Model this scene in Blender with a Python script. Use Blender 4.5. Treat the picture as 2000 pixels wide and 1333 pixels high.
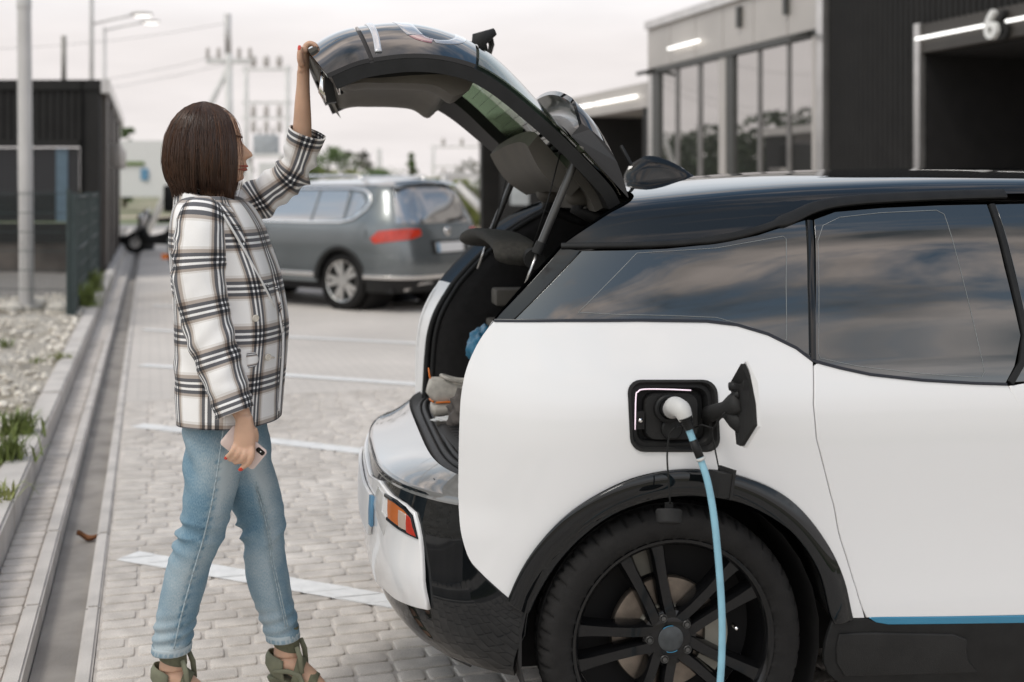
import bpy, bmesh, math, random
import numpy as np
from mathutils import Vector, Matrix, geometry, noise
random.seed(7)
R = math.radians
sc = bpy.context.scene
for o in list(bpy.data.objects): bpy.data.objects.remove(o)
C = sc.collection

# ------------------------------------------------------------------ camera
FPX, CX, HY, CAMH = 2400.0, 1000.0, 370.0, 1.52      # focal length / horizon in photo pixels, eye height
cam = bpy.data.cameras.new('camera')
cam_o = bpy.data.objects.new('camera', cam); C.objects.link(cam_o)
cam.lens = FPX / 2000 * 36; cam.sensor_width = 36
cam_o.location = (0, 0, CAMH); cam_o.rotation_euler = (R(90), 0, 0)
cam.shift_y = -(666.5 - HY) / 2000
cam.clip_start = .05; cam.clip_end = 6000
cam.dof.use_dof = True; cam.dof.focus_distance = 3.35; cam.dof.aperture_fstop = 2.4
sc.camera = cam_o

# ------------------------------------------------------------------ sky and sun
w = bpy.data.worlds.new('World'); sc.world = w; w.use_nodes = True
nt = w.node_tree; nt.nodes.clear()
def N(t, **k):
    n = nt.nodes.new(t)
    for a, b in k.items(): setattr(n, a, b)
    return n
def L(a, b): nt.links.new(a, b)
SUN_EL, SUN_AZ = 57.0, 225.0        # azimuth measured clockwise from +Y: behind the camera, to the left
out = N('ShaderNodeOutputWorld'); bg = N('ShaderNodeBackground'); L(bg.outputs[0], out.inputs[0])
sky = N('ShaderNodeTexSky', sky_type='NISHITA', sun_disc=False, sun_elevation=R(SUN_EL), sun_rotation=R(SUN_AZ), dust_density=2.5, air_density=1.2)
tc = N('ShaderNodeTexCoord'); sep = N('ShaderNodeSeparateXYZ'); L(tc.outputs['Generated'], sep.inputs[0])
# cloud deck: project the view direction on a flat layer so that clouds stretch towards the horizon
zc = N('ShaderNodeMath', operation='MAXIMUM'); L(sep.outputs[2], zc.inputs[0]); zc.inputs[1].default_value = .0
za = N('ShaderNodeMath', operation='ADD'); L(zc.outputs[0], za.inputs[0]); za.inputs[1].default_value = .16
dx = N('ShaderNodeMath', operation='DIVIDE'); L(sep.outputs[0], dx.inputs[0]); L(za.outputs[0], dx.inputs[1])
dy = N('ShaderNodeMath', operation='DIVIDE'); L(sep.outputs[1], dy.inputs[0]); L(za.outputs[0], dy.inputs[1])
cmb = N('ShaderNodeCombineXYZ'); L(dx.outputs[0], cmb.inputs[0]); L(dy.outputs[0], cmb.inputs[1])
mp = N('ShaderNodeMapping'); mp.inputs['Scale'].default_value = (1.35, 1.9, 1); mp.inputs['Rotation'].default_value = (0, 0, .85); L(cmb.outputs[0], mp.inputs[0])
n1 = N('ShaderNodeTexNoise'); n1.inputs['Scale'].default_value = 1.0; n1.inputs['Detail'].default_value = 8; n1.inputs['Roughness'].default_value = .6; n1.inputs['Distortion'].default_value = .9; L(mp.outputs[0], n1.inputs['Vector'])
cov = N('ShaderNodeMapRange'); cov.inputs[1].default_value = .46; cov.inputs[2].default_value = .60; L(n1.outputs['Fac'], cov.inputs[0])
n2 = N('ShaderNodeTexNoise'); n2.inputs['Scale'].default_value = 1.7; n2.inputs['Detail'].default_value = 6; L(mp.outputs[0], n2.inputs['Vector'])
cr = N('ShaderNodeValToRGB'); L(n2.outputs['Fac'], cr.inputs[0])
cr.color_ramp.elements[0].position = .36; cr.color_ramp.elements[0].color = (.20, .225, .25, 1)
cr.color_ramp.elements[1].position = .62; cr.color_ramp.elements[1].color = (1.55, 1.34, 1.22, 1)
skm = N('ShaderNodeVectorMath', operation='SCALE'); skm.inputs['Scale'].default_value = .15
tint = N('ShaderNodeVectorMath', operation='MULTIPLY'); L(sky.outputs[0], tint.inputs[0]); tint.inputs[1].default_value = (1.0, 1.08, 1.0); L(tint.outputs[0], skm.inputs[0])
mx = N('ShaderNodeMix', data_type='RGBA'); L(cov.outputs[0], mx.inputs[0]); L(skm.outputs[0], mx.inputs[6]); L(cr.outputs[0], mx.inputs[7])
# pale haze of an overcast horizon, all the way round
hz = N('ShaderNodeMapRange'); hz.interpolation_type = 'SMOOTHSTEP'
hz.inputs[1].default_value = .12; hz.inputs[2].default_value = .58; hz.inputs[3].default_value = 1; hz.inputs[4].default_value = 0; L(sep.outputs[2], hz.inputs[0])
mx2 = N('ShaderNodeMix', data_type='RGBA'); L(hz.outputs[0], mx2.inputs[0]); L(mx.outputs[2], mx2.inputs[6]); 
# an overcast veil is brighter above the horizon than at it
vl = N('ShaderNodeMapRange'); vl.interpolation_type = 'SMOOTHSTEP'; vl.inputs[1].default_value = .10; vl.inputs[2].default_value = .27; vl.inputs[3].default_value = 0; vl.inputs[4].default_value = 1; L(sep.outputs[2], vl.inputs[0])
vc = N('ShaderNodeMix', data_type='RGBA'); vc.inputs[6].default_value = (.865, .815, .80, 1); vc.inputs[7].default_value = (1.36, 1.40, 1.46, 1); L(vl.outputs[0], vc.inputs[0]); 
ft = N('ShaderNodeMapRange'); ft.inputs[1].default_value = .3; ft.inputs[2].default_value = .7; ft.inputs[3].default_value = .93; ft.inputs[4].default_value = 1.03; L(n2.outputs['Fac'], ft.inputs[0])
vs2 = N('ShaderNodeVectorMath', operation='SCALE'); L(vc.outputs[2], vs2.inputs[0]); L(ft.outputs[0], vs2.inputs['Scale']); L(vs2.outputs[0], mx2.inputs[7])
L(mx2.outputs[2], bg.inputs[0]); bg.inputs[1].default_value = 1.0
sun = bpy.data.lights.new('sun', 'SUN'); sun.energy = 1.0; sun.angle = R(14); sun.color = (1, .96, .91)
sun_o = bpy.data.objects.new('sun', sun); C.objects.link(sun_o)
sd = Vector((math.sin(R(SUN_AZ)) * math.cos(R(SUN_EL)), math.cos(R(SUN_AZ)) * math.cos(R(SUN_EL)), math.sin(R(SUN_EL))))
sun_o.rotation_euler = sd.to_track_quat('Z', 'Y').to_euler(); sun_o.location = sd * 40
sc.view_settings.view_transform = 'Standard'; sc.view_settings.look = 'None'; sc.view_settings.gamma = 1
sc.view_settings.exposure = .08; sc.view_settings.use_curve_mapping = False
sc.cycles.use_denoising = True
sc.cycles.max_bounces = 8; sc.cycles.transparent_max_bounces = 12

# ------------------------------------------------------------------ helpers
def W(x, y, d):
    "world point seen at photo pixel (x, y) at depth d"
    return Vector(((x - CX) * d / FPX, d, CAMH - (y - HY) * d / FPX))
def G(x, y, z=0.0):
    "world point of height z seen at photo pixel"
    return W(x, y, (CAMH - z) * FPX / (y - HY))
def empty(name, loc=(0, 0, 0), rz=0, label=None, cat=None, group=None):
    o = bpy.data.objects.new(name, None); C.objects.link(o)
    o.location = loc; o.rotation_euler = (0, 0, rz); o.empty_display_size = .1
    tag(o, label, cat, group); return o
def tag(o, label=None, cat=None, group=None, kind=None):
    if label: o['label'] = label
    if cat: o['category'] = cat
    if group: o['group'] = group
    if kind: o['kind'] = kind
    return o
class MB:
    "collects geometry for one mesh"
    def __init__(s): s.v = []; s.f = []; s.uv = None; s.fm = []
    def add(s, vs, fs, m=0):
        b = len(s.v); s.v += [tuple(p) for p in vs]; s.f += [tuple(i + b for i in f) for f in fs]; s.fm += [m] * len(fs); return b
    def box(s, a, b, bev=0):
        x0, y0, z0 = a; x1, y1, z1 = b
        if bev <= 0:
            vs = [(x0,y0,z0),(x1,y0,z0),(x1,y1,z0),(x0,y1,z0),(x0,y0,z1),(x1,y0,z1),(x1,y1,z1),(x0,y1,z1)]
            s.add(vs, [(0,3,2,1),(4,5,6,7),(0,1,5,4),(1,2,6,5),(2,3,7,6),(3,0,4,7)])
        else:
            bm = bmesh.new(); bmesh.ops.create_cube(bm, size=1)
            for v in bm.verts: v.co = ((x0+x1)/2 + v.co.x*(x1-x0), (y0+y1)/2 + v.co.y*(y1-y0), (z0+z1)/2 + v.co.z*(z1-z0))
            bmesh.ops.bevel(bm, geom=list(bm.edges), offset=bev, segments=2, profile=.5, affect='EDGES')
            s.bm(bm)
        return s
    def bm(s, bm):
        bm.verts.index_update(); s.add([v.co[:] for v in bm.verts], [[v.index for v in f.verts] for f in bm.faces]); bm.free()
    def obox(s, o, ax, ay, az, hx, hy, hz):
        o, ax, ay, az = map(Vector, (o, ax, ay, az)); vs = []
        for k in (-1, 1):
            for i, j in ((-1,-1),(1,-1),(1,1),(-1,1)): vs.append(o + ax*hx*i + ay*hy*j + az*hz*k)
        s.add(vs, [(0,3,2,1),(4,5,6,7),(0,1,5,4),(1,2,6,5),(2,3,7,6),(3,0,4,7)]); return s
    def tube(s, pts, r, n=10, cap=True, flat=1.0, up=None):
        pts = [Vector(p) for p in pts]; rs = r if hasattr(r, '__len__') else [r]*len(pts)
        t = (pts[1]-pts[0]).normalized(); ref = Vector(up) if up else (Vector((0,0,1)) if abs(t.z) < .9 else Vector((1,0,0)))
        nrm = (ref - t*ref.dot(t)).normalized(); rings = []
        for i, p in enumerate(pts):
            a = pts[max(i-1,0)]; b = pts[min(i+1,len(pts)-1)]; t = (b-a).normalized()
            nrm = (nrm - t*nrm.dot(t)).normalized(); bi = t.cross(nrm)
            rings.append([p + (nrm*math.cos(q)*flat + bi*math.sin(q))*rs[i] for q in [2*math.pi*j/n for j in range(n)]])
        s.rings(rings, cap); return s
    def rings(s, rings, cap=True, closed=True):
        n = len(rings[0]); vs = [p for r in rings for p in r]; fs = []
        for i in range(len(rings)-1):
            for j in range(n if closed else n-1):
                k = (j+1) % n; fs.append((i*n+j, i*n+k, (i+1)*n+k, (i+1)*n+j))
        if cap and closed:
            fs.append(tuple(range(n-1,-1,-1))); fs.append(tuple((len(rings)-1)*n + j for j in range(n)))
        return s.add(vs, fs)
    def grid(s, fn, nu, nv):
        vs = [fn(i/(nu-1), j/(nv-1)) for i in range(nu) for j in range(nv)]
        return s.add(vs, [(i*nv+j, (i+1)*nv+j, (i+1)*nv+j+1, i*nv+j+1) for i in range(nu-1) for j in range(nv-1)])
    def lathe(s, prof, axis_o, axis, n=32):
        axis = Vector(axis).normalized(); o = Vector(axis_o)
        a = axis.orthogonal().normalized(); b = axis.cross(a)
        s.rings([[o + axis*h + (a*math.cos(q)+b*math.sin(q))*r for q in [2*math.pi*j/n for j in range(n)]] for r, h in prof], cap=False); return s
    def prism(s, poly, z0, z1, fr=None):
        "extrude a 2-D polygon; fr maps (x,y,z)"
        n = len(poly); f = fr or (lambda x, y, z: (x, y, z))
        s.add([f(x, y, z0) for x, y in poly] + [f(x, y, z1) for x, y in poly],
              [tuple(range(n-1,-1,-1)), tuple(range(n, 2*n))] + [(i, (i+1) % n, n+(i+1) % n, n+i) for i in range(n)]); return s
    def sphere(s, c, r, nu=12, nv=8):
        rx, ry, rz = r if hasattr(r, '__len__') else (r, r, r); c = Vector(c)
        rows = []
        for i in range(nv+1):
            a = math.pi*i/nv; rr = max(math.sin(a), 1e-4)
            rows.append([c + Vector((rx*rr*math.cos(2*math.pi*j/nu), ry*rr*math.sin(2*math.pi*j/nu), rz*math.cos(a))) for j in range(nu)])
        s.rings(rows, cap=False); return s
    def build(s, name, mat, parent=None, smooth=True, auto=None, off=None, fixn=True):
        me = bpy.data.meshes.new(name)
        vs = s.v if off is None else [tuple(Vector(p) - off) for p in s.v]
        me.from_pydata(vs, [], s.f)
        mats = mat if isinstance(mat, (list, tuple)) else [mat]
        for m_ in mats: me.materials.append(m_)
        if len(mats) > 1: me.polygons.foreach_set('material_index', s.fm)
        if fixn:
            bm = bmesh.new(); bm.from_mesh(me); bmesh.ops.recalc_face_normals(bm, faces=bm.faces); bm.to_mesh(me); bm.free()
        if s.uv is not None:
            ul = me.uv_layers.new(name='UVMap')
            li = np.zeros(len(me.loops), dtype=np.int32); me.loops.foreach_get('vertex_index', li)
            ul.data.foreach_set('uv', np.asarray(s.uv, dtype=np.float32)[li].ravel())
        if smooth:
            me.polygons.foreach_set('use_smooth', [True]*len(me.polygons))
            if auto is not None: me.set_sharp_from_angle(angle=R(auto))
        me.update()
        o = bpy.data.objects.new(name, me); C.objects.link(o)
        if parent is not None: o.parent = parent
        return o
def copy_tree(o, parent=None):
    c = o.copy(); C.objects.link(c); c.parent = parent
    for ch in list(o.children): copy_tree(ch, c)
    return c
def spl(xs, ys):
    "monotone-ish cubic interpolation (Catmull-Rom tangents)"
    xs = list(xs); ys = list(ys); n = len(xs)
    d = [(ys[i+1]-ys[i])/(xs[i+1]-xs[i]) for i in range(n-1)]
    m = [d[0]] + [0 if d[i-1]*d[i] <= 0 else (d[i-1]+d[i])/2 for i in range(1, n-1)] + [d[-1]]
    def f(x):
        if x <= xs[0]: return ys[0] + m[0]*(x-xs[0])
        if x >= xs[-1]: return ys[-1] + m[-1]*(x-xs[-1])
        lo, hi = 0, n-1
        while hi-lo > 1:
            md = (lo+hi)//2
            if xs[md] <= x: lo = md
            else: hi = md
        h = xs[hi]-xs[lo]; t = (x-xs[lo])/h
        return (2*t**3-3*t*t+1)*ys[lo] + (t**3-2*t*t+t)*h*m[lo] + (-2*t**3+3*t*t)*ys[hi] + (t**3-t*t)*h*m[hi]
    return f
def catmull(pts, n=8, closed=False):
    pts = [np.array(p, float) for p in pts]; out = []; k = len(pts)
    rng = range(k) if closed else range(k-1)
    for i in rng:
        p0 = pts[(i-1) % k] if (closed or i > 0) else 2*pts[0]-pts[1]
        p1 = pts[i]; p2 = pts[(i+1) % k]
        p3 = pts[(i+2) % k] if (closed or i+2 < k) else 2*pts[-1]-pts[-2]
        for j in range(n):
            t = j/n
            out.append(.5*((2*p1) + (-p0+p2)*t + (2*p0-5*p1+4*p2-p3)*t*t + (-p0+3*p1-3*p2+p3)*t**3))
    if not closed: out.append(pts[-1])
    return [tuple(p) for p in out]
def fbm(p, o=4): return noise.fractal(Vector(p), 1.0, 2.0, o)

# ------------------------------------------------------------------ materials
class NT:
    def __init__(s, m): s.t = m.node_tree
    def n(s, t, **k):
        x = s.t.nodes.new(t)
        for a, b in k.items(): setattr(x, a, b)
        return x
    def l(s, a, b): s.t.links.new(a, b)
MATS = {}
def mat(name, col, rough=.6, metal=0, coat=0, spec=.5, ior=1.45, var=.12, vs=6, bump=0, bs=60, rv=.1, alpha=1, sheen=0, sss=0, trans=0, emit=None, es=1, vdet=4, col2=None, coords='Object'):
    "procedural principled material: colour mottled by noise, roughness varied, fine bump"
    if name in MATS: return MATS[name]
    m = bpy.data.materials.new(name); m.use_nodes = True; MATS[name] = m
    k = NT(m); b = m.node_tree.nodes['Principled BSDF']
    tcn = k.n('ShaderNodeTexCoord'); nz = k.n('ShaderNodeTexNoise'); nz.inputs['Scale'].default_value = vs; nz.inputs['Detail'].default_value = vdet
    k.l(tcn.outputs[coords], nz.inputs['Vector'])
    rp = k.n('ShaderNodeValToRGB'); k.l(nz.outputs['Fac'], rp.inputs[0])
    c = Vector(col[:3]); lo = c*(1-var); hi = c*(1+var)
    if col2 is not None: hi = Vector(col2)
    rp.color_ramp.elements[0].position = .33; rp.color_ramp.elements[1].position = .67
    rp.color_ramp.elements[0].color = (*lo, 1); rp.color_ramp.elements[1].color = (*[min(x, 1) for x in hi], 1)
    k.l(rp.outputs[0], b.inputs['Base Color'])
    mr = k.n('ShaderNodeMapRange'); mr.inputs[3].default_value = max(rough*(1-rv), 0); mr.inputs[4].default_value = min(rough*(1+rv), 1)
    k.l(nz.outputs['Fac'], mr.inputs[0]); k.l(mr.outputs[0], b.inputs['Roughness'])
    b.inputs['Metallic'].default_value = metal; b.inputs['IOR'].default_value = ior
    b.inputs['Specular IOR Level'].default_value = spec; b.inputs['Coat Weight'].default_value = coat; b.inputs['Coat Roughness'].default_value = .03
    b.inputs['Sheen Weight'].default_value = sheen; b.inputs['Alpha'].default_value = alpha; b.inputs['Transmission Weight'].default_value = trans
    if sss: b.inputs['Subsurface Weight'].default_value = sss; b.inputs['Subsurface Radius'].default_value = (.012, .004, .002); b.inputs['Subsurface Scale'].default_value = 1
    if emit: b.inputs['Emission Color'].default_value = (*emit, 1); b.inputs['Emission Strength'].default_value = es
    if bump:
        n3 = k.n('ShaderNodeTexNoise'); n3.inputs['Scale'].default_value = bs; n3.inputs['Detail'].default_value = 5; k.l(tcn.outputs[coords], n3.inputs['Vector'])
        bp = k.n('ShaderNodeBump'); bp.inputs['Strength'].default_value = bump; bp.inputs['Distance'].default_value = .004
        k.l(n3.outputs['Fac'], bp.inputs['Height']); k.l(bp.outputs[0], b.inputs['Normal'])
    return m
def glass_mat(name, tint, ior=1.5, refl_rough=.0, see=.3):
    "thin tinted glazing: tinted see-through plus fresnel reflection"
    m = bpy.data.materials.new(name); m.use_nodes = True; k = NT(m); m.node_tree.nodes.clear()
    o = k.n('ShaderNodeOutputMaterial'); mxs = k.n('ShaderNodeMixShader'); lwt = k.n('ShaderNodeLayerWeight'); pw = k.n('ShaderNodeMath', operation='POWER'); k.l(lwt.outputs['Facing'], pw.inputs[0]); pw.inputs[1].default_value = 4.0; fr = k.n('ShaderNodeMath', operation='MULTIPLY_ADD'); k.l(pw.outputs[0], fr.inputs[0]); fr.inputs[1].default_value = .85; fr.inputs[2].default_value = .06
    tr = k.n('ShaderNodeBsdfTransparent'); tr.inputs[0].default_value = (*tint, 1); gl = k.n('ShaderNodeBsdfGlossy'); gl.inputs['Roughness'].default_value = refl_rough
    geo = k.n('ShaderNodeNewGeometry'); nz = k.n('ShaderNodeTexNoise'); nz.inputs['Scale'].default_value = 1.5; k.l(geo.outputs['Position'], nz.inputs['Vector'])
    bp = k.n('ShaderNodeBump'); bp.inputs['Strength'].default_value = .03; bp.inputs['Distance'].default_value = .02; k.l(nz.outputs['Fac'], bp.inputs['Height']); k.l(bp.outputs[0], gl.inputs['Normal'])
    k.l(fr.outputs[0], mxs.inputs[0]); k.l(tr.outputs[0], mxs.inputs[1]); k.l(gl.outputs[0], mxs.inputs[2]); k.l(mxs.outputs[0], o.inputs[0])
    MATS[name] = m; return m
# ------------------------------------------------------------------ vehicle body surface (used by both cars)
class Body:
    """A smooth car skin: half width side(z), superellipse plan at the tail and nose.
    (w, z) are surface coordinates: w >= 0 runs forward along the flank, w < 0 runs round the tail."""
    def __init__(s, side, Lr, zr, u0, u1, Lf, zb, zt, p=3.0, root=None, loc=(0,0), th=0.0):
        s.side, s.Lr, s.zr, s.u0, s.u1, s.Lf, s.zb, s.zt, s.p = side, Lr, zr, u0, u1, Lf, zb, zt, p
        s.loc = loc; s.th = th; s.k = .5**(1/p)
    def zp(s, u, z):
        if z <= s.zb: return z
        zr = s.zr(u); return z + (s.zt-zr)*((z-s.zb)/(zr-s.zb))**2
    def zinv(s, u, q):
        "roof coordinate -> height"
        if q <= s.zb: return q
        zr = s.zr(u); c = (s.zt-zr)/(zr-s.zb)**2; y = q-s.zb
        if abs(c) < 1e-9: return q
        return s.zb + (-1+math.sqrt(max(1+4*c*y, 0)))/(2*c)
    def H(s, u, z):
        h = s.side(s.zp(u, z))
        if u < s.u0:
            q = min((s.u0-u)/s.Lr(z), 1); h *= max(1-q**s.p, 0)**(1/s.p)
        elif u > s.u1:
            q = min((u-s.u1)/s.Lf, 1); h *= max(1-q**s.p, 0)**(1/s.p)
        return h
    def P(s, w, z):
        L_ = s.Lr(z); uc = s.u0 - s.k*L_; vc = s.H(uc, z)
        if w >= 0: u = uc+w; return Vector((u, -s.H(u, z), z))
        if w < -2*vc: u = uc-2*vc-w; u = uc + (-2*vc-w); return Vector((u, s.H(u, z), z))
        v = vc+w; sd_ = s.side(s.zp(uc, z))
        u = s.u0 - L_*max(1-min(abs(v)/sd_, 1)**s.p, 0)**(1/s.p)
        return Vector((u, -v, z))
    def Nn(s, w, z):
        e = .004; a = s.P(w+e, z)-s.P(w-e, z); b = s.P(w, z+e)-s.P(w, z-e); n = a.cross(b)
        return n.normalized() if n.length > 1e-12 else Vector((-1, 0, 0))
    def uw(s, u, z):
        "flank station u -> w"
        return u - (s.u0 - s.k*s.Lr(z))
    def ray(s, x, y):
        c, sn = math.cos(s.th), math.sin(s.th)
        ox, oy = -s.loc[0], -s.loc[1]; dx_, dy_, dz = (x-CX)/FPX, 1.0, -(y-HY)/FPX
        return Vector((ox*c+oy*sn, -ox*sn+oy*c, CAMH)), Vector((dx_*c+dy_*sn, -dx_*sn+dy_*c, dz))
    def cp(s, x, y, v):
        "photo pixel -> local point on the plane of constant lateral offset v"
        o, d = s.ray(x, y); t = (v-o.y)/d.y; return o+d*t
    def px(s, x, y):
        "photo pixel -> (w, z) on the skin"
        o, d = s.ray(x, y)
        def F(t):
            q = o+d*t; u, v, z = q
            if u < s.u0-s.Lr(z) or u > s.u1+s.Lf: return 1
            return abs(v)-s.H(u, z)
        t = 1.5; st = .02
        while F(t) > 0 and t < 40: t += st
        a, b = t-st, t
        for _ in range(40):
            m = (a+b)/2
            if F(m) > 0: a = m
            else: b = m
        q = o+d*b; u, v, z = q; L_ = s.Lr(z); uc = s.u0-s.k*L_
        if u >= uc: return (u-uc, z)
        return (-v-s.H(uc, z), z)
    def patch(s, name, poly, mt, parent, lift=0.0, thick=.012, grid=.03, mirror=False, edge=.004, fn=None, hole=None):
        "panel: polygon in (w, z) laid on the skin, rolled edge and flange"
        # resample the boundary
        pts = []
        n = len(poly)
        for i in range(n):
            a, b = np.array(poly[i]), np.array(poly[(i+1) % n]); k = max(1, int(np.linalg.norm(b-a)/grid+.5))
            for j in range(k): pts.append(tuple(a+(b-a)*j/k))
        ar = sum(pts[i][0]*pts[(i+1) % len(pts)][1]-pts[(i+1) % len(pts)][0]*pts[i][1] for i in range(len(pts)))
        if ar < 0: pts.reverse()
        nb = len(pts); P2 = np.array(pts)
        lo, hi = P2.min(0), P2.max(0)
        inner = []
        A = P2; B = np.roll(P2, -1, 0)
        nx, ny = int((hi[0]-lo[0])/grid)+1, int((hi[1]-lo[1])/grid)+1
        gx, gy = np.meshgrid(lo[0]+(np.arange(nx)+.5)*grid, lo[1]+(np.arange(ny)+.5)*grid, indexing='ij'); Q = np.stack([gx.ravel(), gy.ravel()], 1)
        d = B-A; ll = (d**2).sum(1)+1e-12
        for q in Q:
            c = ((A[:,1] > q[1]) != (B[:,1] > q[1]))
            xi = A[:,0]+(q[1]-A[:,1])*d[:,0]/np.where(np.abs(d[:,1]) < 1e-12, 1e-12, d[:,1])
            if (np.sum(c & (q[0] < xi)) % 2) == 0: continue
            t = np.clip(((q-A)*d).sum(1)/ll, 0, 1); dist = np.sqrt((((A+d*t[:,None])-q)**2).sum(1)).min()
            if dist > grid*.45: inner.append(tuple(q))
        def inside(q, P_):
            A_, B_ = P_, np.roll(P_, -1, 0); d_ = B_-A_; c = ((A_[:,1] > q[1]) != (B_[:,1] > q[1]))
            return np.sum(c & (q[0] < A_[:,0]+(q[1]-A_[:,1])*d_[:,0]/np.where(np.abs(d_[:,1]) < 1e-12, 1e-12, d_[:,1]))) % 2 == 1
        he = []
        if hole:
            HP = np.array(hole); inner = [q for q in inner if not inside(q, HP) and np.sqrt(((HP-q)**2).sum(1)).min() > grid*.35]
        allp = [Vector(p) for p in pts]+[Vector(p) for p in inner]
        if hole:
            h0 = len(allp); allp += [Vector(p) for p in hole]; nh = len(hole); he = [(h0+i, h0+(i+1) % nh) for i in range(nh)]
        vv, ee, ff, ov, oe, of = geometry.delaunay_2d_cdt(allp, he, [list(range(nb))], 1, 1e-6)
        if hole: ff = [f for f in ff if not inside(np.mean([vv[i] for i in f], 0), HP)]
        vs, ns = [], []
        for p in vv:
            nn = s.Nn(p.x, p.y); l_ = lift + (fn(p.x, p.y) if fn else 0)
            vs.append(s.P(p.x, p.y)+nn*l_); ns.append(nn)
        if fn:   # normals from the displaced surface
            e = .006
            for i, p in enumerate(vv):
                g = lambda a, b: s.P(a, b)+s.Nn(a, b)*(lift+fn(a, b))
                nn = (g(p.x+e, p.y)-g(p.x-e, p.y)).cross(g(p.x, p.y+e)-g(p.x, p.y-e))
                if nn.length > 1e-12: ns[i] = nn.normalized()
        fs = [tuple(f) for f in ff]
        # boundary loop in vv order
        cnt = {}
        for f in fs:
            for i in range(len(f)):
                e_ = (f[i], f[(i+1) % len(f)]); cnt[e_] = 1
        bnd = {a: b for (a, b) in cnt if (b, a) not in cnt}
        base = len(vs)
        while thick > 0 and bnd:
            st = next(iter(bnd)); loop = [st]; c = bnd.pop(st)
            while c != st and c in bnd: loop.append(c); c = bnd.pop(c)
            m_ = len(loop)
            if m_ < 3: continue
            outs = []
            for i in range(m_):
                t = (vs[loop[(i+1) % m_]]-vs[loop[i-1]]); nn = ns[loop[i]]; o_ = t.cross(nn)
                outs.append(o_.normalized() if o_.length > 1e-9 else Vector((0, 0, 0)))
            rr = [loop]
            for k1, k2, k3, k4 in ((.7, .3*edge, 1, 1), (1, edge, .1, 1), (1, thick, 0, 1)):
                r_ = [len(vs)+i for i in range(m_)]
                vs += [vs[loop[i]]+outs[i]*edge*k1-ns[loop[i]]*k2 for i in range(m_)]
                ns += [(ns[loop[i]]*k3+outs[i]*k4+Vector((0, 0, 1e-6))).normalized() for i in range(m_)]; rr.append(r_)
            for ra, rb in zip(rr[:-1], rr[1:]):
                for i in range(m_):
                    j = (i+1) % m_; fs.append((ra[i], rb[i], rb[j], ra[j]))
        def mk(mir):
            me = bpy.data.meshes.new(name)
            V_ = [(p.x, -p.y, p.z) for p in vs] if mir else [tuple(p) for p in vs]
            F_ = [tuple(reversed(f)) for f in fs] if mir else fs
            NN = [(p.x, -p.y, p.z) for p in ns] if mir else [tuple(p) for p in ns]
            # orient faces along the normals
            me.from_pydata(V_, [], F_); me.materials.append(mt)
            me.polygons.foreach_set('use_smooth', [True]*len(me.polygons)); me.update()
            f0 = me.polygons[0]
            if f0.normal.dot(Vector(NN[f0.vertices[0]])) < 0: me.flip_normals()
            me.normals_split_custom_set_from_vertices(NN)
            o = bpy.data.objects.new(name, me); C.objects.link(o); o.parent = parent; return o
        o = mk(False); r = [o]
        if mirror: r.append(mk(True))
        return r
    def line(s, name, pts, mt, parent, r=.006, lift=.002, flat=1.0, n=8, mirror=False, dense=.03):
        "bead along a (w, z) polyline on the skin"
        pp = []
        for i in range(len(pts)-1):
            a, b = np.array(pts[i]), np.array(pts[i+1]); k = max(1, int(np.linalg.norm(b-a)/dense+.5))
            pp += [tuple(a+(b-a)*j/k) for j in range(k)]
        pp.append(tuple(pts[-1]))
        P3 = [s.P(*p)+s.Nn(*p)*lift for p in pp]
        res = []
        for mir in ((False, True) if mirror else (False,)):
            m_ = MB(); q = [Vector((p.x, -p.y, p.z)) if mir else p for p in P3]
            nn = s.Nn(*pp[0]); nn = Vector((nn.x, -nn.y, nn.z)) if mir else nn
            m_.tube(q, r, n=n, flat=flat, up=nn); res.append(m_.build(name, mt, parent))
        return res
    def ribbon(s, name, pts, wid, mt, parent, lift=.003, mirror=False, dense=.03, thick=.006):
        "flat strip with rounded section: wid may be a list"
        pp = []; ww = []
        wl = wid if hasattr(wid, '__len__') else [wid]*len(pts)
        for i in range(len(pts)-1):
            a, b = np.array(pts[i]), np.array(pts[i+1]); k = max(1, int(np.linalg.norm(b-a)/dense+.5))
            for j in range(k): pp.append(tuple(a+(b-a)*j/k)); ww.append(wl[i]+(wl[i+1]-wl[i])*j/k)
        pp.append(tuple(pts[-1])); ww.append(wl[-1])
        P3 = [s.P(*p)+s.Nn(*p)*lift for p in pp]; N3 = [s.Nn(*p) for p in pp]; res = []
        for mir in ((False, True) if mirror else (False,)):
            rings = []
            for i in range(len(P3)):
                t = (P3[min(i+1, len(P3)-1)]-P3[max(i-1, 0)]).normalized(); n_ = N3[i]; b_ = t.cross(n_).normalized(); h = ww[i]/2
                ring = [P3[i]+b_*h*x_+n_*thick*y_ for x_, y_ in ((-1,-1),(-1,.3),(-.8,.85),(-.3,1),(.3,1),(.8,.85),(1,.3),(1,-1))]
                rings.append([Vector((q.x, -q.y, q.z)) for q in ring] if mir else ring)
            m_ = MB(); m_.rings(rings, cap=True); res.append(m_.build(name, mt, parent, auto=50))
        return res

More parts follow.
